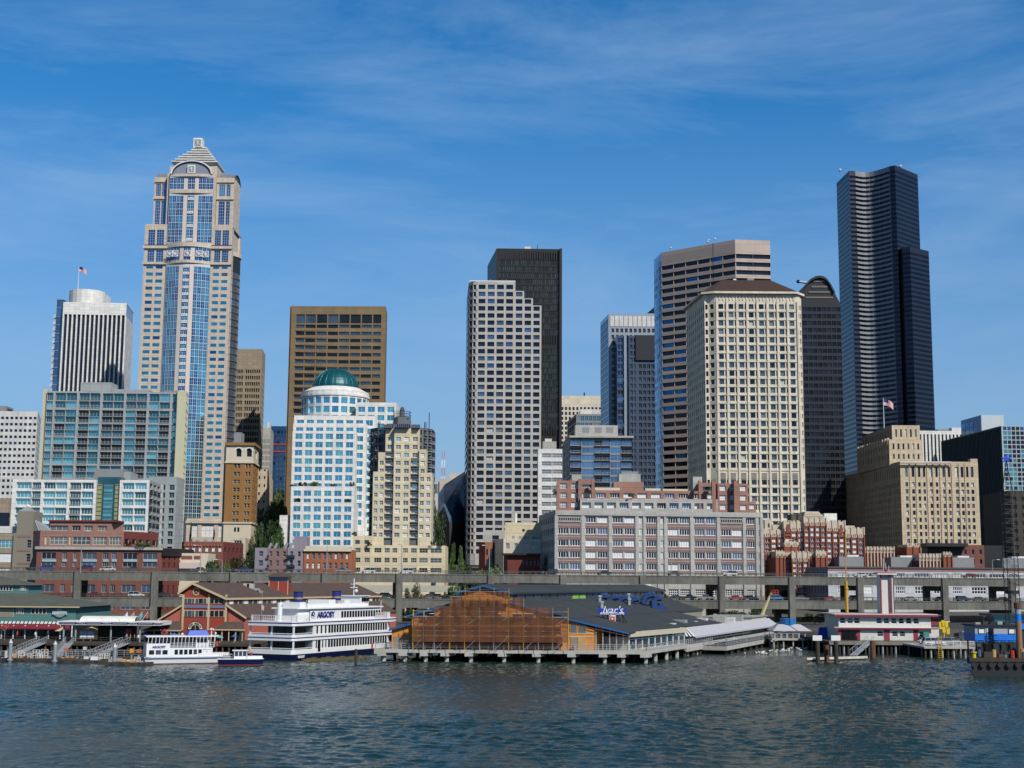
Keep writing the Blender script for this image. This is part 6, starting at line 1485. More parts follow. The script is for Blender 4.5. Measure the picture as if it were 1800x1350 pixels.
tl_ = [
 (470, 880, 985, 690, 34, 'round', 1, 'dark green tree in the uphill street beside the ochre brick tower'), (488, 860, 960, 740, 34, 'round', 0, 'sunlit tree at the top of the uphill street'), (462, 905, 1000, 640, 26, 'round', 1, 'dark tree halfway up the street'),
 (478, 900, 1000, 620, 32, 'round', 1, 'dark tree left of the white slab wall'), (488, 925, 1005, 560, 24, 'round', 0, 'green tree right below the white slab wall'), (443, 945, 1010, 540, 24, 'round', 1, 'small dark tree at the foot of the street'),
 (380, 975, 1012, 470, 44, 'round', 1, 'round dark tree above the blue sedan'), (412, 965, 1012, 476, 44, 'round', 1, 'broad dark tree left of the lavender row'), (433, 972, 1015, 472, 34, 'round', 3, 'rust tinted tree beside the lavender row'), (398, 985, 1015, 466, 26, 'round', 0, 'small green tree between the dark round trees'),
 (335, 922, 985, 700, 10, 'poplar', 2, 'slim poplar at left of the beige podium'), (376, 932, 975, 700, 9, 'poplar', 2, 'slim poplar at the middle of the beige podium'), (392, 940, 975, 700, 8, 'poplar', 2, 'slim poplar at right of the beige podium'),
 (797, 958, 1012, 480, 26, 'poplar', 0, 'tall poplar at left of the row beside the cream apartments'), (810, 966, 1012, 484, 22, 'poplar', 0, 'poplar in the middle of the row beside the cream apartments'), (824, 974, 1012, 486, 26, 'round', 1, 'dark tree at the right end of the poplar row'), (860, 990, 1010, 478, 46, 'round', 4, 'bright green low tree before the narrow orange brick building'),
 (726, 1025, 1062, 446, 28, 'round', 2, 'olive tree behind the lower deck left of the scaffolded gable'), (800, 1025, 1062, 448, 36, 'round', 0, 'green tree behind the lower deck beside the scaffolded gable'), (830, 1024, 1062, 449, 26, 'round', 1, 'dark tree hidden behind the scaffolded gable top'),
 (768, 880, 960, 720, 14, 'round', 0, 'green tree in the gap left of the angular glass building'), (775, 900, 985, 660, 20, 'round', 1, 'dark tree low in the gap left of the angular glass building'),
 (1167, 1038, 1062, 448, 16, 'round', 0, 'small tree before the warehouse ground floor left'), (1328, 1040, 1060, 452, 20, 'round', 0, 'small tree before the warehouse ground floor right'), (1392, 1022, 1060, 456, 36, 'round', 3, 'rust tinted tree behind the yellow boom'), (1372, 1030, 1062, 455, 22, 'round', 2, 'olive tree behind the light blue car'),
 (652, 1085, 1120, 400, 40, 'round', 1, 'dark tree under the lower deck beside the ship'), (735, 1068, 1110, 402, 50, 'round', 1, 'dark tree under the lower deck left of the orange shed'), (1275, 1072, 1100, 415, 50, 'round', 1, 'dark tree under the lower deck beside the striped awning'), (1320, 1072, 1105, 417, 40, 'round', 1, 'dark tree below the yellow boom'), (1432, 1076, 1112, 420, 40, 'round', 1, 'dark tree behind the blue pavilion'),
]
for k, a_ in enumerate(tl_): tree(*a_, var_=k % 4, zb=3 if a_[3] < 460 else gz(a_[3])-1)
# rooftop shrubs
for k, (px_, pt_, pb_, w_, Yk, lm, lb) in enumerate(((515, 847, 857, 12, 639, 3, 'leftmost rust shrub on the white roof terrace'), (532, 842.5, 857, 15, 639, 3, 'rust shrub second on the white roof terrace'), (552, 841, 857, 16, 639, 2, 'olive shrub on the white roof terrace'), (585, 845, 857, 8, 639, 1, 'narrow dark shrub on the white roof terrace'), (619, 842, 857, 10, 639, 3, 'rightmost rust shrub on the white roof terrace'), (521, 874, 883, 12, 633, 1, 'low dark shrub left on the lower white terrace'), (609, 875, 883, 8, 633, 1, 'low dark shrub right on the lower white terrace'), (623, 933, 943, 10, 489, 4, 'bright shrub on the cream corner terrace'), (650, 950, 960, 10, 489, 1, 'shrub beside the cream tower foot'), (776, 945, 959, 9, 489, 2, 'olive shrub at the right end of the cream base'), (760, 950, 959, 7, 489, 1, 'small shrub near the right end of the cream base'), (975, 858, 870, 9, 462, 0, 'green shrub on the left salmon penthouse'), (252, 951, 962, 26, 462, 0, 'green hedge-like shrub on the red brick terrace'), (226, 951, 961, 10, 462, 3, 'rust shrub on the red brick terrace'), (1110, 866, 874, 14, 464, 1, 'dark shrub on the warehouse roof centre'))):
    tree(px_, pt_+(3 if Yk == 639 else 0), pb_-(.5 if Yk in (639, 633) else 0), Yk, w_*.8, 'shrub', lm, lb, k % 3, 1, 'rooftop shrubs')
# =============== waterfront ===============
PDIR = .42
def skew(X0=0, Y0=270):     # local (a, t, z): a across at the front line, t along the pier
    return Matrix(((1, PDIR, 0, -PDIR*0), (0, 1, 0, Y0), (0, 0, 1, 0), (0, 0, 0, 1)))
deckc = mat('deck_concrete', (.42,.41,.38), .85, var=.12); timber = mat('dark_timber', (.055,.045,.035), .9, var=.3, scale=1.5); pilec = mat('pale_pile', (.40,.39,.34), .9, var=.3, scale=1); railm = mat('galvanised_rail', (.50,.52,.53), .4, .5, var=0)
orange = mat('orange_paint', (.60,.235,.045), .75, var=.1); bluep = mat('blue_trim_paint', (.02,.10,.28), .5, var=.05); redbrown = mat('maroon_fascia', (.16,.05,.04), .7, var=.05)
roofg = mat('grey_shingle_roof', (.036,.045,.052), .85, var=.22, scale=.8); ply = mat('plywood', (.50,.30,.12), .8, var=.15)
S54 = skew()
def A(px, py=1130, Y=270): return P(px, py, Y).x
def Zp(px, py, Y=270): return P(px, py, Y).z
# ---- centre pier
pr = empty('pier', (A(870), 270, 0), 'concrete pier with white pile caps and steel railing carrying the orange shed', 'pier')
DZ = 2.3
m = MB(S54); m.box(A(684), A(1140), -1.6, 112, DZ-.5, DZ, deckc); m.box(A(645), A(684)-.01, 3, 60, DZ-.55, DZ-.05, deckc); m.build('deck', pr)
m = MB(S54); m.box(A(684), A(1140), -1.9, -1.61, DZ-.62, DZ+.02, deckc); m.box(A(645), A(684)-.31, 2.7, 2.99, DZ-1.1, DZ+.0, deckc); m.box(A(684)-.3, A(684)-.01, -1.9, 3, DZ-1.2, DZ+.01, deckc); m.build('edge_beam', pr)
m = MB(S54); m.box(A(1140)+.01, A(1140)+.3, -1.9, 45, DZ-.62, DZ+.02, deckc); m.build('edge_beam', pr)
for px_ in (680, 717, 753, 790, 832, 890, 950, 1011, 1066, 1098, 1138):
    m = MB(S54); x = A(px_); m.tube((x, -1.0, -4), (x, -1.0, DZ-1.2), .36, pilec, n=10); m.box(x-.72, x+.72, -2.1, .4, DZ-1.22, DZ-.621, deckc); m.build('pile', pr)
for k in range(6):
    m = MB(S54); x = A(1140)-.6; m.tube((x, 7*k+6, -4), (x, 7*k+6, DZ-.5), .38, pilec, n=8); m.build('pile', pr)
for r_ in range(3):
    for k in range(14):
        m = MB(S54); x = A(690)+(A(1130)-A(690))*(k+.5*r_)/14; m.tube((x, 5+6*r_, -4), (x, 5+6*r_, DZ-.5), .3, timber, n=6); m.build('pile', pr)
for k in range(7):
    m = MB(S54); x = A(650)+1.0*k*.8; m.tube((x, 5+3*k, -4), (x, 5+3*k, DZ-.5), .3, timber, n=6); m.build('pile', pr)
rail = MB(S54)
def railing(pts, M=None, h=1.1, sp_=1.5, z=DZ, mm=None, nm='railing', par=None, nb=3, redp=0):
    m = MB(M); mm = mm or railm
    for (a_, b__) in zip(pts, pts[1:]):
        a_, b__ = Vector((a_[0], a_[1], z)), Vector((b__[0], b__[1], z)); n_ = max(1, int((b__-a_).length/sp_))
        for k in range(n_+1): p = a_.lerp(b__, k/n_); m.box(p.x-.05, p.x+.05, p.y-.05, p.y+.05, z, z+h, mm)
        for j in range(nb): m.tube(a_+Vector((0, 0, h*(j+1)/nb)), b__+Vector((0, 0, h*(j+1)/nb)), .045 if j < nb-1 else .07, mm, n=4, cap=False)
    return m.build(nm, par)
railing([(A(645), 3.2), (A(684), 3.2), (A(684), -1.4), (A(1140), -1.4), (A(1140)-.1, 45)], S54, par=pr, mm=railm)
for px_ in (658, 735, 761, 788, 813, 840, 865, 890, 925, 957, 987, 1010):
    m = MB(S54); x = A(px_); m.box(x-.12, x+.12, -.9, -.66, DZ, DZ+1.05, mat('red_post', (.5,.03,.02), .5, var=0)); m.build('bollard', pr)

# ---- orange shed
sh = empty('pier_shed', (A(860), 270, DZ), 'orange gabled pier shed with a raised centre roof and grey shingles', 'pier shed')
def prof(*pp): return [(A(x, y), Zp(x, y)) for x, y in pp]
b_ = DZ
m = MB(S54)
m.ext([(A(724), b_)]+prof((724, 1083), (812, 1058), (897, 1058), (997, 1088))+[(A(997), b_)], 0, 4, orange); m.ext([(A(724), b_)]+prof((724, 1083), (812, 1058), (897, 1058), (997, 1088))+[(A(997), b_)], 4.01, 92, greyt)
m.build('wall', sh)
m = MB(S54); m.ext([(A(684), b_)]+prof((684, 1108.5), (723.9, 1097))+[(A(723.9), b_)], 1.0, 50, orange); m.build('lean_to', sh)
m = MB(S54); m.ext([(A(997.1), b_)]+prof((997.1, 1089), (1044, 1105))+[(A(1044), b_)], .0, 26, orange); m.build('lean_to', sh)
m = MB(S54); m.ext([(A(812), Zp(812, 1060))]+prof((812, 1042), (852, 1031), (897, 1042))+[(A(897), Zp(897, 1060))], .02, 1.0, orange); m.ext([(A(812), Zp(812, 1060))]+prof((812, 1042), (852, 1031), (897, 1042))+[(A(897), Zp(897, 1060))], 1.01, 95, mat('dark_blue_boards', (.03,.06,.11), .7, var=.1)); m.build('monitor', sh)
def slab(p, q, t0, t1, mt, th=.35, nm='roof', over=.0):
    m = MB(S54); (xa, za), (xb, zb_) = p, q
    m.ext([(xa, za), (xb, zb_), (xb, zb_+th), (xa, za+th)], t0, t1, mt); m.build(nm, sh)
g2 = lambda x, y: (A(x, y), Zp(x, y))
slab(g2(717, 1084.5), g2(812, 1058), -.5, 92, roofg); slab(g2(897, 1058), g2(1000, 1089), -.5, 92, roofg)
slab(g2(804, 1043.5), g2(852, 1030.5), -.6, 95, roofg); slab(g2(852, 1030.5), g2(904, 1044), -.6, 95, roofg)
slab(g2(682, 1108.5), g2(724, 1096.5), .5, 50, roofg); slab(g2(998, 1088.5), g2(1107, 1114), -.4, 66, roofg)
def slab_f(p, q, mt, th=.28, dz=.0, y=-.62): 
    m = MB(S54); (xa, za), (xb, zb_) = p, q; m.ext([(xa, za-.1+dz), (xb, zb_-.1+dz), (xb, zb_+th+dz), (xa, za+th+dz)], y-.08, y, mt); m.build('fascia', sh)
slab_f(g2(717, 1084.5), g2(812, 1058), bluep); slab_f(g2(897, 1058), g2(1000, 1089), bluep); slab_f(g2(804, 1043.5), g2(852, 1030.5), bluep, y=-.7); slab_f(g2(852, 1030.5), g2(904, 1044), bluep, y=-.7)
slab_f(g2(682, 1108.5), g2(724, 1096.5), bluep, y=.4); slab_f(g2(998, 1088.5), g2(1107, 1114), bluep, y=-.5); slab_f(g2(1030, 1098), g2(1107, 1114.5), redbrown, th=.0, dz=-.35, y=-.45)
# clerestory windows of the monitor on the right side
for k in range(22):
    m = MB(S54); x = A(897)+.02; t0 = 3+k*4.1; z0, z1 = Zp(897, 1056), Zp(897, 1046); m.box(x, x+.1, t0, t0+3.4, z0, z1, gS if k not in (7, 8) else mat('green_blind', (.25,.45,.08), .6, var=0)); m.build('window', sh)
m = MB(S54); m.box(A(897)+.02, A(897)+.2, 0, 94, Zp(897, 1046)-.01, Zp(897, 1044), bluep); m.box(A(897)+.02, A(897)+.25, 0, 94, Zp(897, 1058.5), Zp(897, 1056), bluep); m.build('trim', sh)
for px0, px1 in ((750, 763), (772, 787), (793, 808), (828, 842), (862, 880), (902, 917), (923, 938), (944, 958)):
    m = MB(S54); m.box(A(px0), A(px1), -.12, -.01, Zp(px0, 1093), Zp(px0, 1079), gK); m.box(A(px0)-.1, A(px1)+.1, -.16, -.121, Zp(px0, 1079), Zp(px0, 1078), mulw); m.build('window', sh)
for (w0, w1, t_, b__, n_) in ((744, 986, 1101, 1113, 12), (742, 990, 1119, 1134, 10), (818, 890, 1060, 1073, 4), (735, 748, 1084, 1095, 1), (968, 985, 1090, 1097, 1)):
    for k in range(n_): m = MB(S54); u0, u1 = w0+(w1-w0)*k/n_+.8, w0+(w1-w0)*(k+1)/n_-.8; m.box(A(u0), A(u1), -.1, -.01, Zp(860, b__), Zp(860, t_), gK if t_ < 1118 else brickd); m.build('window' if t_ < 1118 else 'door', sh)
for px0, px1 in ((1003, 1014), (1018, 1030)):
    m = MB(S54); m.box(A(px0), A(px1), -.12, -.01, Zp(px0, 1112), Zp(px0, 1098.5), gG); 
    for e_ in ((px0-.6, px0), (px1, px1+.6)): m.box(A(e_[0]), A(e_[1]), -.16, -.005, Zp(px0, 1112), Zp(px0, 1098), orange)
    m.build('window', sh)
for px0, px1, p0, p1, mt in ((1003, 1015, 1120.5, 1135, greyt), (1016, 1031, 1120.5, 1135, ply), (688, 699, 1119, 1135, greyt), (702, 710, 1119, 1135, greyt), (712, 720, 1119, 1135, greyt)):
    m = MB(S54); o_ = 1.0 if px0 < 730 else 0; m.box(A(px0), A(px1), o_-.1, o_-.01, DZ, Zp(px0, p0), mt); m.build('boarded_door', sh)
m = MB(S54); m.box(A(998), A(1043), -.1, -.01, Zp(1010, 1113.6), Zp(1010, 1112.4), creamT); m.box(A(998), A(1043), -.1, -.01, Zp(1010, 1120), Zp(1010, 1119), creamT); m.build('trim', sh)
m = MB(S54)
for k in range(5): x0_, z0_ = g2(1046+12*k, 1101+2.9*k); m.box(x0_, x0_+.16, .2, .4, DZ, z0_, mulg)
m.build('post', sh)
m = MB(S54); m.ext([(A(1044.1), DZ)]+prof((1044.1, 1106), (1088, 1114))+[(A(1088), DZ)], 5, 26, mat('shaded_terrace_wall', (.05,.047,.04), .8, var=.1)); m.build('terrace_wall', sh)  # wall colour darkened for the shade under the terrace roof
rn = random.Random(5)
# skylights / vents on the roof slope
def onroof(px, py, t):  # a,z on right main slope for local a
    return None
def slope_z(a_):
    (xa, za), (xb, zb_) = g2(897, 1058), g2(1000, 1089)
    return za+(zb_-za)*(a_-xa)/(xb-xa)+.36
for a_, t_ in ((3, 40), (5.5, 52), (2.0, 62), (7, 30)):
    m = MB(S54); m.tube((a_, t_, slope_z(a_)-.2), (a_, t_, slope_z(a_)+1.1), .3, railm, n=8); m.tube((a_, t_, slope_z(a_)+1.1), (a_, t_, slope_z(a_)+1.5), .45, railm, n=8); m.build('roof_vent', sh)

# ---- scaffold in front with brown debris netting
scf = empty('scaffold', (A(860), 267.6, DZ), 'steel scaffold wrapped in brown translucent debris netting across the orange gable', 'scaffold')
net = bpy.data.materials.new('debris_netting'); net.use_nodes = True; t = net.node_tree; pb = t.nodes['Principled BSDF']; pb.inputs['Base Color'].default_value = (.14,.052,.02, 1); pb.inputs['Roughness'].default_value = .9
tcn = t.nodes.new('ShaderNodeTexCoord'); n1 = t.nodes.new('ShaderNodeTexNoise'); n1.inputs['Scale'].default_value = .5; n1.inputs['Detail'].default_value = 5
mpn = t.nodes.new('ShaderNodeMapping'); mpn.inputs['Scale'].default_value = (.6, 1, 2.6); t.links.new(tcn.outputs['Object'], mpn.inputs[0]); t.links.new(mpn.outputs[0], n1.inputs['Vector'])
mr = t.nodes.new('ShaderNodeMapRange'); mr.inputs['From Min'].default_value = .3; mr.inputs['From Max'].default_value = .7; mr.inputs['To Min'].default_value = .44; mr.inputs['To Max'].default_value = .74
t.links.new(n1.outputs['Fac'], mr.inputs['Value']); t.links.new(mr.outputs[0], pb.inputs['Alpha'])
YS = 268.2
posts = [726.5, 745, 764, 791, 817, 843, 868, 894, 920, 946, 971, 998]
tops = [1068, 1073, 1067, 1049, 1033, 1034, 1034, 1033, 1051, 1066, 1066, 1067]
tops = [1071, 1073, 1069, 1050, 1033.5, 1033.5, 1033.5, 1034.5, 1053, 1068, 1068, 1068]
yel_s = mat('yellow_standard', (.55,.33,.03), .5, var=.1)
for yy_ in (YS-1.3, YS):
    for px_, pt_ in zip(posts, tops):
        m = MB(); x = P(px_, 1100, YS).x; m.tube((x, yy_, DZ), (x, yy_, P(px_, pt_, YS).z), .07, yel_s if px_ in (726.5, 817, 894, 791, 920, 998) else mulg, n=4); m.build('standard', scf)
lev = [1135, 1118, 1101, 1084, 1066, 1049, 1036]
for j, l_ in enumerate(lev[1:]):
    idx = [i for i in range(len(posts)) if tops[i] <= l_+3]
    if len(idx) < 2: continue
    m = MB(); x0, x1 = P(posts[idx[0]], l_, YS).x, P(posts[idx[-1]], l_, YS).x; z = P(860, l_, YS).z
    m.box(x0, x1, YS-1.25, YS-.05, z-.06, z, timber); m.build('platform', scf)
    m = MB()
    for yy_ in (YS-1.36, YS+.05):
        for dz in (0, 1.0): m.tube((x0, yy_, z+dz), (x1, yy_, z+dz), .035, mulg if j % 2 == 0 else dgrey, n=4)
    m.build('ledger', scf)
for i in range(0, len(posts)-1, 2):
    m = MB(); m.tube((P(posts[i], 1130, YS).x, YS-1.4, DZ), (P(posts[i+1], 1118, YS).x, YS-1.4, P(860, 1118, YS).z), .04, mulg, n=4); m.build('brace', scf); m = MB()
    m.tube((P(posts[i], 1101, YS).x, YS-1.4, P(860, 1101, YS).z), (P(posts[i+1], 1084, YS).x, YS-1.4, P(860, 1084, YS).z), .04, mulg, n=4); m.build('brace', scf)
YN = YS-1.45
for (i0, i1, pt_, pb_) in ((0, 11, 1084.5, 1129), (2, 10, 1067, 1084.3), (3, 8, 1050, 1066.8), (4, 7, 1040, 1049.8)):
    m = MB(); x0, x1 = P(posts[i0], pt_, YN).x, P(posts[i1], pt_, YN).x; z0, z1 = P(860, pb_, YN).z, P(860, pt_, YN).z; n_ = 26
    for k in range(n_):
        u0, u1 = k/n_, (k+1)/n_; w0, w1 = .12*math.sin(k*2.1), .12*math.sin((k+1)*2.1)
        m.face([(x0+(x1-x0)*u0, YN+w0, z0), (x0+(x1-x0)*u1, YN+w1, z0), (x0+(x1-x0)*u1, YN+w1, z1), (x0+(x1-x0)*u0, YN+w0, z1)], net)
    m.build('netting', scf)

# ---- seafood restaurant on the pier
rs = empty('restaurant', (A(1107)+10, 290, DZ), 'glass fronted pier restaurant with pale frames beside the covered terrace', 'restaurant')
beiger = mat('restaurant_beige', (.50,.46,.36), .8, var=.06)
# frame along the eave line: from P1 to P2
P1 = P(1107, 1136, 272); P2 = P(1204, 1130, 300)
def along(p, q):
    d = Vector((q.x-p.x, q.y-p.y, 0)); L_ = d.length; d.normalize()
    return Matrix(((d.x, -d.y, 0, p.x), (d.y, d.x, 0, p.y), (0, 0, 1, 0), (0, 0, 0, 1))), L_
MA, LA = along(P1, P2)
zt = P(1107, 1113, 272).z
m = MB(MA); m.box(-.6, LA, 0, 14, zt-.1, zt+.15, roofg); m.box(-.8, LA, -.5, -.01, zt-.75, zt+.25, beiger); m.build('roof', rs)
m = MB(MA); m.box(.0, LA, .3, 13, DZ, zt-.75, beiger); m.build('wall', rs)
for k in range(9):
    u0, u1 = LA*k/9+.15, LA*(k+1)/9-.15; m = MB(MA); m.box(u0, u1, .18, .29, DZ+.25, zt-.85, gS if k % 3 else gTd); m.box(u0, u1, .12, .175, (DZ+zt)/2+.3, (DZ+zt)/2+.42, mulw); m.build('window', rs)
m = MB(MA)
for k in range(10): u_ = LA*k/9; m.box(u_-.12, u_+.12, .05, .28, DZ, zt-.75, mulw)
m.build('mullion', rs)
m = MB(MA)
for k in range(9): m.box(.6+k*.95, 1.1+k*.95, -.55, -.51, zt-.95, zt-.75, muld)
m.build('awning_fringe', rs)
# second half under striped awning
P3 = P(1206, 1134, 302); P4 = P(1352, 1123, 385)
MB2, LB = along(P3, P4)
rs2 = empty('restaurant', (P3.x, P3.y, 2), 'long dark windowed pier restaurant under a grey and striped awning', 'restaurant')
z3 = P(1206, 1117, 302).z; z3b = P(1206, 1103, 302).z
m = MB(MB2); m.box(0, LB, 0, 16, 1.8, z3b-.4, beiger); m.build('wall', rs2)
for k in range(13):
    u0, u1 = LB*k/18+.3, LB*(k+1)/18+.1; m = MB(MB2); m.box(u0, u1, -.1, -.01, 2.5, z3-.3, gTd if k % 2 else gK); m.build('window', rs2)
m = MB(MB2); m.box(LB*.76, LB*.98, -.12, -.01, 2.3, z3-.3, mgrey); m.build('door_panel', rs2)
awn = mat('awning_grey', (.42,.43,.48), .8, var=.06); awd = mat('awning_stripe_dark', (.04,.045,.09), .8, var=0)
m = MB(MB2)
n_ = 12
m.face([(-2.0, -2.6, z3-.1), (LB, -2.6, z3-.1), (LB, 0, z3b), (-.0, 0, z3b)], awn); m.face([(-2.0, -2.6, z3-.45), (LB, -2.6, z3-.45), (LB, -2.6, z3-.1), (-2.0, -2.6, z3-.1)], awn)
for k in range(n_):
    u0, u1 = k/n_, (k+1)/n_; a0 = Vector((-2.0, -2.6, z3-.1)); a1 = Vector((-2.0, 2.2, z3-.1)); ap0 = Vector((0, 0, z3b)); ap1 = Vector((0, 2.2, z3b))
    mt = awd if k % 2 else mulw
    m.face([a0.lerp(a1, u0), a0.lerp(a1, u1), ap0.lerp(ap1, u1), ap0.lerp(ap1, u0)], mt); 
m.build('awning', rs2)
m = MB(MB2)
for k in range(9): u_ = 1+k*LB/9.2; m.box(u_, u_+2.2, 3, 6, z3b-.4, z3b+.8+.5*(k % 2), (white, mulg, lgrey)[k % 3])
m.build('rooftop_unit', rs2)
m = MB(MB2); m.box(LB*.8, LB+2, 1, 14, z3b-.4, z3b+.5, beiger); m.box(LB*.8-.3, LB+2.3, .7, 14.3, z3b+.5, z3b+.75, mulg); m.build('parapet', rs2)
# pier under restaurant
p2 = empty('pier', (P3.x, P3.y, 0), 'timber piled outdoor dining deck beside the striped awning', 'pier')
m = MB(MB2); m.box(-9, 6, -2.2, 16, 1.3, 1.8, deckc); m.box(5, LB+3, -7.5, 18, 1.0, 1.6, timber); m.build('deck', p2)
m = MB(MB2); m.box(-9, 5, -2.5, -2.21, 1.0, 1.85, deckc); m.box(5, LB+3, -7.8, -7.51, .8, 1.65, deckc); m.box(4.7, 4.99, -7.8, -2.2, .8, 1.65, deckc); m.build('edge_beam', p2)
for k in range(46):
    u_ = -8.5+k*(LB+11)/46; v_ = -1.9 if u_ < 5 else -7.2
    m = MB(MB2); m.tube((u_, v_+.2*(k % 3), -4), (u_, v_+.2*(k % 3), 1.2), .3, timber, n=6); m.build('pile', p2)
railing([(5, -2.4), (5, -7.4), (LB+3, -7.4)], MB2, z=1.6, par=p2)
for k in range(7):
    m = MB(MB2); u_ = 10+k*8.5; m.tube((u_, -5, 1.6), (u_, -5, 2.35), .05, mulg, n=5); m.tube((u_, -5, 2.35), (u_, -5, 2.42), .6, white, n=10)
    tag(m.build('cafe_table', org=MB2 @ Vector((u_, -5, 1.6))), ('first', 'second', 'third', 'fourth', 'fifth', 'sixth', 'seventh')[k]+' round white cafe table along the dining deck, counted from the left', 'table', 'tables on the dining deck')

# ---- rooftop restaurant sign
fnt = None
def text_mesh(s, size, extr=.03, shear=0, align='CENTER', bold=0):
    cu = bpy.data.curves.new('txt', 'FONT'); cu.body = s; cu.size = size; cu.extrude = extr; cu.align_x = align; cu.shear = shear; cu.offset = bold; cu.resolution_u = 3
    o = bpy.data.objects.new('txt', cu); COL.objects.link(o); dg = bpy.context.evaluated_depsgraph_get(); me = bpy.data.meshes.new_from_object(o.evaluated_get(dg)); bpy.data.objects.remove(o); return me
def text(s, size, mt, loc, rotz, parent, name='lettering', **k):
    me = text_mesh(s, size, **k); me.materials.clear(); me.materials.append(mt)
    o = link(name, me, parent); base = parent.location if parent else Vector((0, 0, 0))
    o.matrix_basis = Matrix.Translation(Vector(loc)-base) @ Matrix.Rotation(rotz, 4, 'Z') @ Matrix.Rotation(math.pi/2, 4, 'X'); return o
YG = 283
def rect(px0, px1, pt, pb, Y, d, mt, M=None):
    m = MB(); c0, c1 = P(px0, pt, Y), P(px1, pb, Y); m.box(c0.x, c1.x, Y, Y+d, c1.z, c0.z, mt); return m
q = P(1076, 1095, YG); sg = empty('roof_sign', (q.x, YG, q.z-2), 'blue roof sign with white script lettering above a white pier number board', 'sign')
bsign = mat('sign_blue', (.01,.04,.42), .4, var=0); wsign = mat('sign_white', (.85,.85,.85), .4, var=0); rsign = mat('sign_red', (.55,.03,.03), .5, var=0)
rect(1052, 1100.5, 1069.5, 1080.5, YG, .3, bsign).build('board', sg)
c_ = P(1076, 1077.8, YG); text("Ivar's", 2.0, wsign, (c_.x, YG-.12, c_.z), 0, sg, shear=.35, bold=.0)

c_ = P(1076, 1079.9, YG); text("ACRES OF CLAMS", .62, wsign, (c_.x, YG-.06, c_.z), 0, sg, bold=.015)
rect(1071, 1082, 1081, 1095.5, YG, .2, wsign).build('board', sg)
c_ = P(1076.5, 1086, YG); text("Pier", .7, rsign, (c_.x, YG-.05, c_.z), 0, sg); c_ = P(1076.5, 1092.5, YG); text("54", 1.15, rsign, (c_.x, YG-.05, c_.z), 0, sg, bold=.03)
m = MB()
for px_ in (1060, 1068, 1085, 1094):
    a_, c_ = P(px_, 1080, YG), P(px_-(2 if px_ < 1075 else -3), 1097, YG); m.tube((a_.x, YG+.2, a_.z), (c_.x, YG+.2, c_.z), .09, muld, n=4); m.tube((a_.x, YG+.2, a_.z), (c_.x+.8, YG+2.5, c_.z), .07, muld, n=4)
m.build('frame', sg)
# blue duct monitors on the roof
ductm = mat('duct_blue', (.012,.05,.17), .6, var=.1)
for k, (px_, py_, s_) in enumerate(((1064, 1058, 1.9), (1083, 1058, 1.7), (1101, 1059, 1.7), (1120, 1062, 1.8), (1147, 1056, 2.0), (1160, 1060, 1.7))):
    Y = 318+k*3; q = P(px_, py_, Y); m = MB()
    for i in range(6):
        t0, t1 = -.2+i*.33, -.2+(i+1)*.33; r0 = s_*1.0
        m.tube((q.x-r0*math.cos(t0)*1.1, Y, q.z+r0*math.sin(t0)*.9-.4), (q.x-r0*math.cos(t1)*1.1, Y, q.z+r0*math.sin(t1)*.9-.4), s_*.42, ductm, n=8)
    m.tube((q.x+.2, Y, q.z-s_*1.6), (q.x+.2, Y, q.z), s_*.5, ductm, n=8); m.box(q.x-s_, q.x+s_, Y-.5, Y+.5, q.z-s_*1.2, q.z-s_*.6, ductm)
    tag(m.build('roof_duct', org=(q.x, Y, q.z-s_*1.6)), ('leftmost', 'second', 'third', 'fourth', 'fifth and tallest', 'rightmost')[k]+' of the curved blue roof ducts behind the script sign', 'duct', 'blue roof ducts')
# white billboard seen behind the shed
bb = empty('billboard', (P(1125, 1040, 395).x, 395, 3), 'long white blank billboard edge-on above the grey shed roof', 'billboard'); m = MB(); c0, c1 = P(1104, 1027, 395), P(1144, 1035, 395); m.box(c0.x, c1.x, 395, 395.4, c1.z, c0.z, whiteC); m.build('board', bb)
m = MB(); 
for u_ in (.2, .8): x = c0.x+(c1.x-c0.x)*u_; m.tube((x, 395.2, 3), (x, 395.2, c1.z), .2, muld)
m.build('post', bb)

# ---- blue pavilion
pvn = empty('pavilion', (P(1392, 1120, 340).x, 340, 2), 'open pavilion with blue drum sign and pale hipped roof at right of the dining deck', 'pavilion')
Yp = 338
def pq(px, py, Y=Yp): q = P(px, py, Y); return q
x0, x1 = pq(1362, 1108).x, pq(1415, 1108).x; zf = 2.2; ze = pq(1390, 1108).z; zr_ = pq(1390, 1098).z; xm = (x0+x1)/2
m = MB(); m.prism([(x0-.6, Yp-.6), (x1+1.6, Yp-.6), (x1+1.6, Yp+7.6), (x0-.6, Yp+7.6)], ze-.15, zr_, awn, bottom=True, poly2=[(xm-2.4, Yp+2), (xm+3.0, Yp+2), (xm+3.0, Yp+5), (xm-2.4, Yp+5)]); m.build('roof', pvn)
m = MB(); m.tube((xm+.2, Yp+3.4, zr_-.2), (xm+.2, Yp+3.4, zr_+1.4), 1.9, mat('bright_blue', (.02,.16,.45), .5, var=.1), n=14); m.build('drum', pvn)
m = MB(); 
for k in range(6):
    x = x0+(x1-x0)*k/5
    for yy_ in (Yp, Yp+7): m.box(x-.08, x+.08, yy_-.08, yy_+.08, zf, ze, mulw)
m.build('post', pvn)
m = MB(); m.box(x0-1, x1+2, Yp-1.5, Yp+9, zf-.5, zf, deckc); m.build('deck', pvn)
railing([(x0-1, Yp-1.4), (x1+2, Yp-1.4)], None, z=zf, par=pvn, sp_=1.2)
for k in range(5):
    for yy_ in (Yp-1, Yp+4): m = MB(); x = x0-.5+(x1-x0+2)*k/4; m.tube((x, yy_, -3), (x, yy_, zf-.5), .22, pilec, n=6); m.build('pile', pvn)
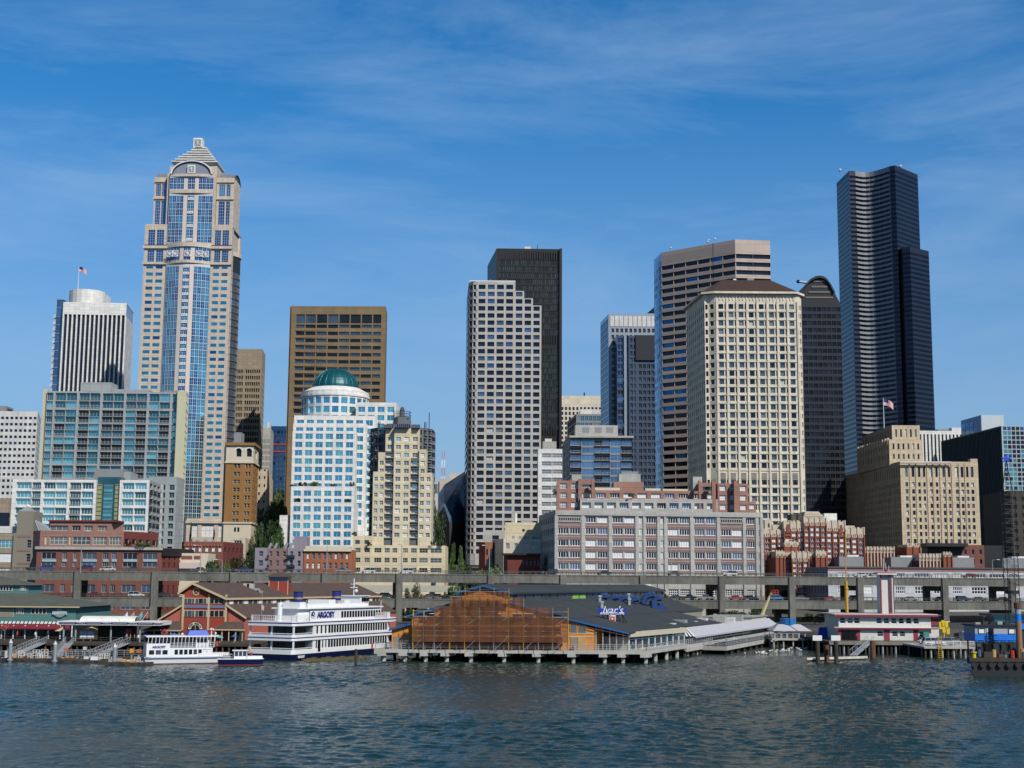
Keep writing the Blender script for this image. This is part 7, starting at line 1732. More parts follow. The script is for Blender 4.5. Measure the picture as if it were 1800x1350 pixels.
m = MB(); m.box(x0+1, x1-2, Yp+5, Yp+6.9, zf, ze-.8, muld); m.build('counter', pvn)

# ---- pale promenade edge and black fill for the dark under the quay
pk3 = empty('pier', (P(1560, 1130, 312).x, 312, 0), 'dark timber piled quay under the white and red fire station', 'pier')
m = MB(); x0, x1 = P(1455, 1128, 312).x, P(1712, 1128, 312).x; m.box(x0, x1, 311, 384, 2.0, 2.6, timber); m.build('deck', pk3)
m = MB(); m.box(x0, x1, 310.6, 310.99, 1.9, 2.7, mat('weathered_edge', (.2,.19,.16), .9, var=.2)); m.build('edge_beam', pk3)
for k in range(34):
    x = x0+(x1-x0)*(k+.5)/34; m = MB(); m.tube((x, 311.2, -4), (x, 311.2, 2), .26, timber if k % 3 else mulg, n=6); m.build('pile', pk3)
m = MB(); m.box(x0, x1, 316, 316.5, -4, 2, blackm); m.build('shade_fill', pk3)  # added black sheet standing for the dark under the deck
# car park pier at right
m = MB(); xa, xb = P(1622, 1133, 296).x, P(1712, 1133, 296).x; m.box(xa, xb, 295, 310.5, 1.9, 2.3, deckc); m.build('car_deck', pk3)
for k in range(9): x = xa+(xb-xa)*(k+.3)/9; m = MB(); m.tube((x, 295.6, -4), (x, 295.6, 1.9), .24, pilec if k % 2 else timber, n=6); m.build('pile', pk3)
railing([(xa, 295.2), (xb, 295.2)], None, z=2.3, par=pk3, sp_=1.5, mm=mulw)
for k, (px_, py_, c_, kd) in enumerate(((1632, 1126, 'white', 'sedan'), (1655, 1125, 'dark red', 'sedan'), (1672, 1124, 'silver', 'sedan'), (1640, 1130, 'white', 'suv'), (1700, 1119, 'white', 'suv'), (1690, 1124, 'grey', 'suv'), (1662, 1128, 'silver', 'suv'))):
    Yc = (306, 308, 309, 300, 330, 322, 301)[k]; q = P(px_, 1120, Yc); car(kd, c_, q.x, Yc, 2.3 if Yc < 311 else 2.6, .15+.3*(k % 3), ('white sedan parked leftmost on the quay', 'dark red sedan parked on the quay behind the yellow ladder', 'silver sedan parked on the quay right of the dark red one', 'white car parked at the quay edge, nearest the water', 'white car parked beside the blue cabin', 'grey car parked just left of the blue cabin', 'silver car parked second along the quay edge')[k], 'cars parked on the quay')

# ---- fire station with hose tower
Yf = 318
fs = Bld('fire_station', 'low white two storey station with red eaves and a tall striped tower', 'fire station', (P(1555, 1125, Yf).x, Yf, 2.6), 1200)
fwh = mat('station_white', (.62,.61,.56), .7, var=.07); fred = mat('station_red', (.27,.03,.05), .6, var=.08)
zt = P(1555, 1082, Yf).z; zm = P(1555, 1104.5, Yf).z; x0, x1 = P(1474, 1084, Yf).x, P(1636, 1084, Yf).x
def ucol(*pp): W_ = 1636-1474; return [((a_-1474)/W_, (c_-1474)/W_) for a_, c_ in pp]
fs.vol([(x0, Yf), (x1, Yf)], zt, zm, [M_(z=[(P(1555, 1096.5, Yf).z, P(1555, 1086, Yf).z)], n=1, cols=ucol((1476, 1486), (1489, 1499), (1501, 1511), (1540, 1550), (1553, 1563), (1566, 1576), (1579, 1589), (1592, 1602), (1605, 1615)), dep=.2, g=[(gS, 2), (gN, 1), (gTd, 1)], fr=mulw, mh=1, ft=.1, wall=fwh)], fwh, back=(0, 14))
fs.vol([(x0, Yf), (x1, Yf)], zm, 2.6, [M_(z=[(P(1555, 1119, Yf).z, P(1555, 1109, Yf).z)], n=1, cols=ucol((1541, 1552), (1567, 1577), (1580, 1590), (1615, 1625)), dep=.2, g=[(gS, 2), (gN, 1)], fr=mulw, mh=1, ft=.1, wall=fwh)], fwh, back=(0, 14), cap=False)
for (z_, h_, o_) in ((zt, .45, 1.0), (zm, .3, .8)):
    m = MB(); m.box(x0-1.2, x1+1.4, Yf-o_, Yf-.01, z_-h_/2, z_+h_/2, fred); m.box(x0-1.2, x1+1.4, Yf-o_, Yf+.0, z_+h_/2, z_+h_/2+.1, mulw) ; fs.one('eave', m)
m = MB(); m.box(x0-1.4, x1+1.6, Yf, Yf+14.4, zt+.02, zt+.35, mat('station_roof', (.42,.36,.35), .8, var=.1)); fs.one('roof', m)
for px0, px1, mt in ((1474, 1512, fred), (1554, 1564, fred), (1606, 1614, fred)):
    m = MB(); m.box(P(px0, 1120, Yf).x, P(px1, 1120, Yf).x, Yf-.08, Yf-.02, 2.6, P(px0, 1107, Yf).z, mt); 
    if px0 == 1474: m.box(P(1479, 1120, Yf).x, P(1507, 1120, Yf).x, Yf-.12, Yf-.09, 2.6, P(px0, 1109, Yf).z, gK)
    fs.one('door', m)
m = MB(); m.box(P(1620, 1120, Yf).x, P(1630, 1120, Yf).x, Yf-1.6, Yf-.3, 2.6, P(1620, 1111, Yf).z, mat('teal_box', (.05,.25,.20), .6, var=.05)); fs.one('cabinet', m)
m = MB(); m.box(P(1642, 1104, Yf).x-.1-0, P(1655, 1104, Yf).x, Yf+2, Yf+10, 2.6, P(1648, 1104, Yf).z, fwh); m.box(P(1638, 1096, Yf).x, P(1658, 1104, Yf).x, Yf+1.2, Yf+10, P(1648, 1097, Yf).z-.2, P(1648, 1094, Yf).z, fred); fs.one('side_wing', m)
# tower
xt0, xt1 = P(1547.5, 1060, Yf+4).x, P(1571, 1060, Yf+4).x; ztw = P(1558, 1010, Yf+4).z
m = MB(); m.box(xt0+.35, xt1-.35, Yf+4, Yf+7.2, zt, ztw, fwh)
m.box(xt0+.1, xt0+.36, Yf+3.9, Yf+4.2, zt, ztw, fred); m.box(xt0+.1, xt0+.34, Yf+4.2, Yf+7.2, zt, ztw, fwh); m.box(xt1-1.15, xt1-.4, Yf+3.85, Yf+3.99, zt, ztw, fred); m.box(xt1-.34, xt1, Yf+3.9, Yf+7, zt, ztw, fwh); m.box(xt1, xt1+.12, Yf+3.8, Yf+4, zt, ztw, fred)
fs.one('tower', m)
for k in range(4): m = MB(); zz_ = zt+.8+(ztw-zt-1)*k/4; m.box(xt1-1.0, xt1-.55, Yf+3.8, Yf+3.84, zz_, zz_+(ztw-zt)/4-.5, gS); fs.one('window', m)
m = MB(); m.box(xt0-.7, xt1+.7, Yf+3.2, Yf+8, ztw, ztw+.25, mulw); m.box(xt0-.5, xt1+.5, Yf+3.4, Yf+7.8, ztw+.25, ztw+.5, fred); m.box(xt0+.4, xt1-.4, Yf+3.95, Yf+3.99, ztw-1.2, ztw-.1, gS)
for dx_, h_ in ((-.3, 3.2), (.2, 2.2), (.9, 1.6)): x = (xt0+xt1)/2+dx_; m.tube((x, Yf+5, ztw+.5), (x, Yf+5, ztw+.5+h_), .07, mulw, n=4)
m.ball(((xt0+xt1)/2+.2, Yf+5, ztw+1.0), .4, fred); fs.one('tower_cap', m)
fs.finish()

# ---- floating dock with gangway, piles, right
fd = empty('floating_dock', (P(1470, 1150, 290).x, 290, 0), 'small floating dock with a grey gangway below the fire station', 'floating dock')
m = MB(); q0, q1 = P(1420, 1158, 277).x, P(1520, 1150, 288).x; m.prism([(q0, 278), (q1, 286), (q1, 289), (q0+1, 281)], -.2, .55, timber); m.prism([(q0, 277.8), (q1, 285.8), (q1, 286.2), (q0, 278.2)], .3, .75, mat('white_fender', (.6,.58,.5), .7, var=.3)); m.build('float', fd)
m = MB(); a_, c_ = P(1500, 1148, 285), P(1530, 1124, 309)
for s_ in (-.7, .7): 
    m.tube((a_.x+s_, a_.y, .9), (c_.x+s_, c_.y, 2.8), .08, railm, n=4); m.tube((a_.x+s_, a_.y, 2.0), (c_.x+s_, c_.y, 3.9), .06, railm, n=4)
    for k in range(8): u_ = k/7; x, y = a_.x+(c_.x-a_.x)*u_+s_, a_.y+(c_.y-a_.y)*u_; m.tube((x, y, .9+1.9*u_), (x, y, 2.0+1.9*u_), .05, railm, n=4)
m.face([(a_.x-.7, a_.y, .9), (a_.x+.7, a_.y, .9), (c_.x+.7, c_.y, 2.8), (c_.x-.7, c_.y, 2.8)], mulg); m.build('gangway', fd)
rust = mat('rusty_steel', (.14,.06,.035), .8, var=.3, scale=2)
for k, (px_, pt_, pb_, Y, r_, mt, lb) in enumerate(((1437, 1127, 1160, 274, .45, timber, 'tall dark timber pile at left of the small floating dock'), (1453, 1134, 1158, 276, .5, rust, 'thick rusty pile at left of the small floating dock'), (1469.5, 1127, 1161, 273, .42, timber, 'dark timber pile right of the thick rusty one'), (1534, 1126, 1147, 294, .6, rust, 'wide rusty pile at the quay right of the gangway'))):
    m = MB(); zt_ = P(px_, pt_, Y).z; x = P(px_, 1140, Y).x; m.tube((x, Y, -4), (x, Y, zt_), r_, mt, n=12); 
    if px_ in (1437, 1469.5): m.box(x-.9, x+.9, Y-.1, Y+.1, zt_+.1, zt_+1.1, mulw); m.tube((x, Y, zt_), (x, Y, zt_+.3), .1, mulg)
    tag(m.build('mooring_pile', org=(x, Y, 0)), lb, 'pile', 'mooring piles')
# yellow ladder and yellow buoy crane
m = MB(); xl_ = P(1652, 1130, 294.8).x
for s_ in (-.35, .35): m.tube((xl_+s_, 294.7, -.3), (xl_+s_, 294.7, 4.6), .07, yel_s, n=5)
for k in range(12): m.tube((xl_-.35, 294.7, .1+.4*k), (xl_+.35, 294.7, .1+.4*k), .05, yel_s, n=4)
tag(m.build('ladder', org=(xl_, 294.7, -.3)), 'yellow ladder down the quay edge to the water', 'ladder')
m = MB(); yl2 = mat('bright_yellow', (.65,.48,.02), .5, var=.05); q = P(1659, 1104, 312)
for dx_, dz_ in ((-.7, .5), (.6, .6), (0, -.3), (.9, -.6), (-.2, 1.0)): m.box(q.x+dx_-.35, q.x+dx_+.35, 311.8, 312.2, q.z+dz_-.7, q.z+dz_+.7, yl2)
m.tube((q.x, 312, 2.6), (q.x, 312, q.z+1.2), .16, yl2); m.tube((q.x-1.0, 312, q.z+1.2), (q.x+1.4, 312, q.z+1.4), .15, yl2)
tag(m.build('davit', org=(q.x, 312, 2.6)), 'bright yellow davit standing on the quay left of the blue cabin', 'davit')
# blue boat lift tarpaulin, small blue tent
m = MB(); q = P(1455, 1112, 330); m.prism([(q.x-2.6, 329), (q.x+2.6, 329), (q.x+2.2, 333), (q.x-2.2, 333)], 2.6, q.z+1.2, mat('tarp_blue', (.01,.07,.5), .5, var=.2, scale=1), poly2=[(q.x-2.0, 330), (q.x+1.4, 330), (q.x+1.1, 332), (q.x-1.3, 332)])
tag(m.build('tarpaulin', org=(q.x, 330, 2.6)), 'bright blue tarpaulin heap left of the fire station', 'tarpaulin')

# ---- boom lift
bl = empty('boom_lift', (P(1345, 1095, 398).x, 398, 3), 'telescopic lift with yellow-white boom raising a red basket before the elevated road', 'boom lift')
a_, c_ = P(1336, 1089, 398), P(1356, 1042, 398); m = MB(); m.tube(a_, a_.lerp(c_, .55), .5, mat('boom_cream', (.60,.52,.25), .5, var=.05), n=6); m.tube(a_.lerp(c_, .5), c_, .35, MATS['boom_cream'], n=6); m.build('boom', bl)
q = P(1362, 1041, 398); m = MB(); rb = mat('basket_red', (.40,.04,.02), .5, var=0); m.box(q.x-.9, q.x+.9, 397, 398.6, q.z-.7, q.z-.5, rb)
for s_ in (-.9, 0, .9): m.box(q.x+s_-.05, q.x+s_+.05, 397, 397.1, q.z-.5, q.z+.6, rb); m.box(q.x+s_-.05, q.x+s_+.05, 398.5, 398.6, q.z-.5, q.z+.6, rb)
m.box(q.x-.9, q.x+.9, 396.95, 397.05, q.z+.5, q.z+.65, rb); m.box(q.x-.9, q.x+.9, 396.95, 397.05, q.z-.1, q.z+.05, rb); m.tube(c_, (q.x-.5, 398, q.z-.6), .15, mulg); m.build('basket', bl)
m = MB(); m.box(a_.x-1.5, a_.x+1.6, 396.8, 399.2, 3.5, 5.0, MATS['boom_cream']); m.build('chassis', bl)
for sx_ in (-1, 1): m = MB(); m.tube((a_.x+sx_, 396.6, 3.5), (a_.x+sx_, 397.0, 3.5), .5, tyre, n=12); m.build('wheel', bl)
# orange crane mast at left of the fire station
m = MB(); q0, q1, q2 = P(1489, 1078, 325), P(1487, 1022, 325), P(1486, 935, 325); m.tube((q0.x, 325, q0.z-1), (q1.x, 325, q1.z), .42, mat('crane_orange', (.55,.30,.03), .5, var=.1), n=6); m.tube((q1.x, 325, q1.z), (q2.x, 325, q2.z), .13, MATS['crane_orange'], n=5); m.tube((q0.x, 325, 2.6), (q0.x, 325, q0.z-1), .5, MATS['crane_orange'], n=6); m.ball((q1.x+.1, 325, P(1487, 1035, 325).z), .5, MATS['crane_orange'])
tag(m.build('crane_mast', org=(q0.x, 325, 2.6)), 'slender orange crane mast left of the red striped tower', 'crane')

# ---- barge with blue cabin and lattice crane
Yb = 240
bg2 = empty('barge', (P(1760, 1170, Yb).x, Yb+6, 0), 'black work barge with clutter on deck at the right edge', 'barge')
x0, x1 = P(1704, 1170, Yb).x, P(1840, 1170, Yb).x; zdk = P(1760, 1158, Yb).z
xk = P(1708, 1170, Yb+18).x; m = MB(); m.prism([(x0+.8, Yb), (x1, Yb), (x1, Yb+18), (xk+.8, Yb+18)], -1, zdk, blackm, poly2=[(x0, Yb), (x1, Yb), (x1, Yb+18), (xk, Yb+18)]); m.build('hull', bg2)
m = MB(); m.box(x0, x1, Yb-.15, Yb-.01, zdk-.5, zdk+.1, timber); m.build('rub_rail', bg2)
for k in range(8): m = MB(); x = x0+.6+k*1.5; m.tube((x, Yb-.5, zdk-1.0), (x, Yb-.16, zdk-1.0), .45, tyre, n=10); m.build('tyre_fender', bg2)
m = MB(); m.tube((x0+1.1, Yb+.8, zdk), (x0+1.1, Yb+.8, zdk+.9), .35, yl2, n=8); m.tube((x0+1.1, Yb+.8, zdk+.9), (x0+1.1, Yb+.8, zdk+1.1), .5, yl2, n=8); m.build('bollard', bg2)
rnd = random.Random(9)
for k in range(22):
    x = x0+3.2+rnd.random()*8; y = Yb+2+rnd.random()*6; s_ = .35+rnd.random()*.55; mt = rnd.choice([rust, timber, mat('clutter_red', (.4,.03,.02), .6, var=.1), mat('clutter_teal', (.08,.2,.2), .6, var=.1), mulg, ply, blackm, mat('clutter_blue', (.06,.14,.25), .6, var=.1)])
    m = MB(); (m.tube((x, y, zdk), (x, y, zdk+s_*1.9), s_*.55, mt, n=9) if k % 2 else m.box(x-s_, x+s_, y-s_*.6, y+s_*.6, zdk, zdk+s_*1.3, mt)); m.build('drum' if k % 2 else 'crate', bg2)
cb = empty('deckhouse', (P(1750, 1140, Yb+8).x, Yb+8, zdk), 'blue and grey cabin on stilts above the black barge', 'cabin')
cx0, cx1 = P(1714, 1115, Yb+8).x, P(1792, 1115, Yb+8).x; zc0, zc1, zc2 = P(1750, 1128, Yb+8).z, P(1750, 1114, Yb+8).z, P(1750, 1100.5, Yb+8).z
bb2 = mat('cabin_blue', (.01,.19,.75), .5, var=.08); bg3 = mat('cabin_grey', (.36,.38,.41), .6, var=.06)
m = MB(); m.box(cx0, cx1, Yb+8, Yb+14, zc0, zc1, bb2); m.box(cx0+.01, cx1-.01, Yb+8.01, Yb+14, zc1, zc2, bg3); m.build('wall', cb)
m = MB(); m.box(cx0-.3, cx1+.3, Yb+7.6, Yb+14.3, zc2, zc2+.25, blackm); m.box(cx0+.2, cx1-.2, Yb+7.4, Yb+7.9, zc0-.3, zc0-.02, muld); m.build('roof', cb)
for a_, c_ in ((1719, 1731), (1772, 1784)): m = MB(); m.box(P(a_, 1110, Yb+8).x, P(c_, 1110, Yb+8).x, Yb+7.93, Yb+7.99, P(1750, 1114.5, Yb+8).z, P(1750, 1105, Yb+8).z, muld); m.box(P(a_+1.4, 1110, Yb+8).x, P(c_-1.4, 1110, Yb+8).x, Yb+7.88, Yb+7.925, P(1750, 1113.3, Yb+8).z, P(1750, 1106.2, Yb+8).z, blindw); m.build('window', cb)
m = MB(); m.box(P(1736.5, 1110, Yb+8).x, P(1746.5, 1110, Yb+8).x, Yb+7.93, Yb+7.99, zc0, P(1750, 1104.5, Yb+8).z, gK); m.box(P(1734.5, 1110, Yb+8).x, P(1736.3, 1110, Yb+8).x, Yb+7.9, Yb+7.99, zc0, P(1750, 1104.5, Yb+8).z, mulw); m.build('door', cb)
railing([(cx0, Yb+7.2), (cx1, Yb+7.2)], None, z=zc0-.1, par=cb, mm=bb2, sp_=1.3, h=1.2)
for k in range(6): m = MB(); x = cx0+.3+(cx1-cx0-.6)*k/5; m.tube((x, Yb+8.5, zdk), (x, Yb+8.5, zc0), .16, timber, n=6); m.tube((x, Yb+13, zdk), (x, Yb+13, zc0), .16, timber, n=6); m.build('stilt', cb)
m = MB(); 
for k in range(5): x = cx0+.5+k*1.3; m.box(x, x+.9, Yb+9, Yb+10, zc2+.25, zc2+.6+.2*(k % 2), (mulg, timber, muld)[k % 3])
m.build('roof_gear', cb)
ch = empty('workboat', (P(1770, 1090, Yb+30).x, Yb+30, 0), 'dark wheelhouse with wraparound windows behind the blue cabin', 'boat')
m = MB(); a_, c_ = P(1745, 1093, Yb+30), P(1850, 1078, Yb+30); m.box(a_.x, c_.x, Yb+30, Yb+37, 1, a_.z, muld); m.box(a_.x+.4, c_.x, Yb+30.4, Yb+37, a_.z, c_.z-.6, gTd); m.box(a_.x-.2, c_.x, Yb+29.8, Yb+37.2, c_.z-.6, c_.z-.2, muld); m.build('wheelhouse', ch)
m = MB(); m.box(P(1750, 1096, Yb+29.8).x, c_.x, Yb+29.7, Yb+29.99, a_.z-1.4, a_.z-.3, bb2); m.build('band', ch)
m = MB(); m.box(a_.x-2, c_.x, Yb+28, Yb+40, -1, 1.0, blackm); m.build('hull', ch)
sp0 = P(1793, 1160, Yb+3); sd = MB(); zs = [zdk, P(1793, 1106, Yb+3).z, P(1793, 1092.5, Yb+3).z, P(1793, 1079, Yb+3).z, P(1793, 1070, Yb+3).z]
rst = mat('spud_rust', (.30,.17,.09), .8, var=.3, scale=1.5)
for (za, zb_, mt) in zip(zs, zs[1:], (rst, rst, bb2, bg3)): sd.tube((sp0.x, Yb+3, za), (sp0.x, Yb+3, zb_), .52, mt, n=14)
sd.tube((sp0.x, Yb+3, zs[-1]), (sp0.x, Yb+3, zs[-1]+1.0), .62, rust, n=12); tag(sd.build('spud_pile', org=(sp0.x, Yb+3, zdk)), 'round steel spud in rust, blue and grey at the right edge of the barge', 'spud')
lc = empty('lattice_crane', (P(1783, 1075, Yb+20).x, Yb+20, zdk), 'dark lattice crane mast with a star of blue lights at its top', 'crane')
Yl = Yb+20; la, lb_ = P(1774, 1080, Yl), P(1793.5, 1080, Yl); ztop = P(1783, 806, Yl).z; zb_ = zdk; ltm = mat('lattice_steel', (.028,.03,.03), .6, .3, var=.1)
m = MB(); n_ = 34; dz = (P(1783, 862, Yl).z-zb_)/n_; zt_ = P(1783, 862, Yl).z
for cx_ in (la.x, lb_.x):
    for cy_ in (Yl, Yl+2.0): m.tube((cx_, cy_, zb_), (cx_, cy_, zt_), .075, ltm, n=4)
for k in range(n_):
    z0, z1 = zb_+dz*k, zb_+dz*(k+1); a_, c_ = (la.x, lb_.x) if k % 2 else (lb_.x, la.x)
    for cy_ in (Yl, Yl+2.0): m.tube((a_, cy_, z0), (c_, cy_, z1), .04, ltm, n=3)
    m.tube((la.x, Yl, z0), (lb_.x, Yl, z0), .035, ltm, n=3)
    m.tube((la.x, Yl, z0), (la.x, Yl+2, z1), .035, ltm, n=3)
m.build('mast', lc)
m = MB(); xm = (la.x+lb_.x)/2; 
for s_ in (-1, 1): m.tube((xm+s_*.9, Yl+1, zt_), (xm, Yl+1, ztop), .08, ltm, n=4)
for k in range(8): z0 = zt_+(ztop-zt_)*k/8; m.tube((xm-.9*(1-k/8), Yl+1, z0), (xm+.9*(1-(k+1)/8), Yl+1, z0+(ztop-zt_)/8), .05, ltm, n=3)
m.build('jib', lc)
m = MB(); bst = mat('star_blue', (.02,.06,.5), .4, var=0, emit=(.0, .02, .16))
st_ = []
for k in range(10): r_ = 1.05 if k % 2 == 0 else .42; a_ = math.pi/2+k*math.pi/5; st_.append((xm+r_*math.cos(a_), ztop+r_*math.sin(a_)*.8))
m.ext(st_, Yl+.8, Yl+1.1, bst); m.build('star', lc)
m = MB(); m.tube((xm, Yl+1, P(1783, 1041, Yl).z-.3), (xm, Yl+1, P(1783, 1041, Yl).z+.3), 1.35, ltm, n=12); m.build('collar', lc)

# ---- gulls
gw = mat('gull_white', (.8,.8,.78), .7, var=0)
gm = MB(); gm.ball((0, 0, .12), .17, gw, n=8, k=5, sz=.8); gm.ball((.2, 0, .27), .085, gw, n=6, k=4); gm.tube((.27, 0, .26), (.36, 0, .24), .02, yl2, n=4); gm.tube((-.1, 0, .12), (-.38, 0, .16), .09, gw, n=6, r2=.02); gme = gm.mesh('gull')
rnd = random.Random(3)
for k in range(34):
    px_ = 1308+rnd.random()*110; py_ = 1149-(px_-1308)*.08+rnd.gauss(0, 1.5)+(2 if k % 5 == 0 else 0); r_ = ray(px_, py_); t_ = -H/r_.z; o = link('gull', gme, None, (r_.x*t_, r_.y*t_, 0)); o.rotation_euler = (0, 0, rnd.random()*6.28); o.scale = (1.1, 1.1, 1.1); tag(o, 'white gull floating on the water below the dining deck', 'gull', 'gulls floating on the water')
# =============== red wooden pier building ===============
Y5 = 300
S55 = Matrix(((1, PDIR, 0, 0), (0, 1, 0, Y5), (0, 0, 1, 0), (0, 0, 0, 1)))
def B5(px, py): q = P(px, py, Y5); return (q.x, q.z)
redw = mat('barn_red', (.30,.045,.03), .8, var=.12, scale=.8); redl = mat('salmon_red_boards', (.40,.11,.075), .8, var=.1, scale=.8); brs = mat('brown_shingles', (.085,.058,.05), .9, var=.25, scale=.8); trm = mat('tan_trim', (.50,.40,.24), .7, var=.05); bband = mat('faded_blue_band', (.12,.16,.28), .7, var=.08)
rb_ = empty('pier_building', (B5(360, 1100)[0], Y5, 2.4), 'red wooden pier building with tan trim, brown shingle roofs and a square lookout tower', 'restaurant')
zb5 = 2.4
def ext5(prof_, t0, t1, mt, nm, par=rb_, lab=None):
    m = MB(S55); m.ext(prof_, t0, t1, mt); return m.build(nm, par, lab)
ext5([(B5(321, 0+1100)[0], zb5), B5(321, 1043), B5(343, 1028), B5(399, 1054), (B5(399, 1100)[0], zb5)], 0, 64, redw, 'wall')
def slab5(p, q, t0, t1, mt, th=.3, nm='roof'):
    ext5([p, q, (q[0], q[1]+th), (p[0], p[1]+th)], t0, t1, mt, nm)
slab5(B5(317, 1044.5), B5(343, 1026.5), -.8, 64, brs); slab5(B5(343, 1026.5), B5(402, 1053.5), -.8, 64, brs)
for p, q in ((B5(317, 1044.5), B5(343, 1026.5)), (B5(343, 1026.5), B5(402, 1053.5))):
    m = MB(S55); m.ext([(p[0], p[1]-.12), (q[0], q[1]-.12), (q[0], q[1]+.35), (p[0], p[1]+.35)], -.95, -.81, trm); m.build('fascia', rb_)
m = MB(S55); x_, z_ = B5(402, 1053.5); m.box(x_-.05, x_+.15, -.8, 64, z_-.12, z_+.3, trm); m.build('gutter', rb_)
# upper clerestory row on the right wall
for k in range(36):
    m = MB(S55); x_ = B5(399, 1054)[0]; t0 = .8+k*1.75; m.box(x_+.01, x_+.08, t0, t0+1.15, B5(399, 1063)[1], B5(399, 1055.5)[1], gS if k % 3 else blindw); m.box(x_+.01, x_+.12, t0+1.15, t0+1.35, B5(399, 1063)[1], B5(399, 1055.5)[1], trm); m.build('window', rb_)
# side aisles
ext5([(B5(400, 1100)[0], zb5), B5(400, 1066), B5(432, 1087), (B5(432, 1100)[0], zb5)], .3, 64, redl, 'aisle_wall'); slab5(B5(399, 1064.5), B5(434, 1087.5), -.2, 64, brs)
ext5([(B5(281, 1100)[0], zb5), B5(281, 1091), B5(320, 1067), (B5(320, 1100)[0], zb5)], .3, 60, redl, 'aisle_wall'); slab5(B5(278, 1091.5), B5(320.5, 1065.5), -.2, 60, brs)
for p, q in ((B5(399, 1064.5), B5(434, 1087.5)), (B5(278, 1091.5), B5(320.5, 1065.5))):
    m = MB(S55); m.ext([(p[0], p[1]-.1), (q[0], q[1]-.1), (q[0], q[1]+.3), (p[0], p[1]+.3)], -.35, -.21, trm); m.build('fascia', rb_)
# porches
def porch(p0, p1, p2, p3):   # left eave, left top, right top, right eave
    m = MB(); a_ = [P(p0[0], p0[1], Y5-4), P(p3[0], p3[1], Y5-4), P(p2[0], p2[1], Y5-.3), P(p1[0], p1[1], Y5-.3)]; m.face(a_, brs); m.face([a_[0], a_[3], (a_[0].x, Y5, a_[0].z)], brs); m.box(a_[0].x, a_[1].x, Y5-4.05, Y5-3.9, a_[0].z-.25, a_[0].z, trm); m.build('porch_roof', rb_)
    m = MB()
    for k in range(5): x = a_[0].x+.5+(a_[1].x-a_[0].x-1)*k/4; m.box(x-.1, x+.1, Y5-3.8, Y5-3.6, zb5, a_[0].z-.2, trm)
    m.build('porch_post', rb_)
porch((251, 1107), (290, 1092), (319, 1092), (319, 1108)); porch((374, 1106), (396, 1093), (428, 1093), (430, 1111))
m = MB(); m.box(B5(253, 1100)[0], B5(430, 1100)[0], Y5+.35-.2, Y5+.29, zb5, B5(300, 1107)[1], muld); m.build('shopfront', rb_)
# gable windows and bands
fy = Y5-.12
def r5(px0, px1, p0, p1, mt, nm, d=.1, off=0): q0, q1 = P(px0, p0, Y5), P(px1, p1, Y5); m = MB(); m.box(q0.x, q1.x, fy-off, fy+d-off-.0, q1.z, q0.z, mt); return m.build(nm, rb_)
for (r0, r1) in ((1052, 1060), (1073.5, 1083.5)):
    r5(323, 395, r0-1.2, r1+1.2, trm, 'window_frame', .1, -.01)
    for a_, c_ in ((325, 329), (330.5, 337), (338.5, 341.5), (344.5, 348.5), (350, 357), (358.5, 362.5), (370, 376), (378, 384), (386, 393)): r5(a_, c_, r0, r1, gS if a_ % 2 else gK, 'window', .05, .06)
r5(321, 398, 1063.5, 1069, bband, 'name_band', .05, .02)
for a_ in (321, 366, 396.5): r5(a_, a_+1.2, 1045, 1108, trm, 'trim', .06, .05)
q = P(345, 1040, Y5); m = MB()
for k in range(16):
    t0, t1 = 2*math.pi*k/16, 2*math.pi*(k+1)/16
    for r0, r1 in ((.55, .75),): m.face([(q.x+r0*math.cos(t0), fy-.02, q.z+r0*math.sin(t0)*1.1), (q.x+r1*math.cos(t0), fy-.02, q.z+r1*math.sin(t0)*1.1), (q.x+r1*math.cos(t1), fy-.02, q.z+r1*math.sin(t1)*1.1), (q.x+r0*math.cos(t1), fy-.02, q.z+r0*math.sin(t1)*1.1)], trm)
for a_ in (90, 210, 330): m.tube((q.x, fy-.03, q.z), (q.x+.6*math.cos(R(a_)), fy-.03, q.z+.6*math.sin(R(a_))), .06, trm, n=4)
m.build('round_vent', rb_)
# entrance arch with sign
q = P(343.5, 1106, Y5); m = MB(); ra = .112*11
for k in range(14):
    t0, t1 = math.pi*k/14, math.pi*(k+1)/14
    for r0, r1, mt, o_ in ((.0, .9, gK, .02), (.9, 1.05, trm, .06), (1.05, 1.55, creamT, .10), (1.55, 1.7, muld, .12)): m.face([(q.x+r0*math.cos(t0), fy-o_, q.z+r0*math.sin(t0)), (q.x+r1*math.cos(t0), fy-o_, q.z+r1*math.sin(t0)), (q.x+r1*math.cos(t1), fy-o_, q.z+r1*math.sin(t1)), (q.x+r0*math.cos(t1), fy-o_, q.z+r0*math.sin(t1))], mt)
m.box(q.x-.9, q.x+.9, fy-.02, fy, zb5, q.z, gK); m.box(q.x-.06, q.x+.06, fy-.05, fy-.03, zb5, q.z+.9, trm); m.build('entrance_arch', rb_)
for k, ch_ in enumerate("RED ROBIN"):
    if ch_ == ' ': continue
    a_ = R(155-k*130/8); r_ = 1.12
    me = text_mesh(ch_, .46, bold=.02); me.materials.clear(); me.materials.append(blackm); o = link('letter', me, rb_); o.matrix_basis = Matrix.Translation(Vector((q.x+r_*math.cos(a_), fy-.14, q.z+r_*math.sin(a_)))-rb_.location) @ Matrix.Rotation(math.pi/2-a_, 4, 'Y') @ Matrix.Rotation(math.pi/2, 4, 'X')
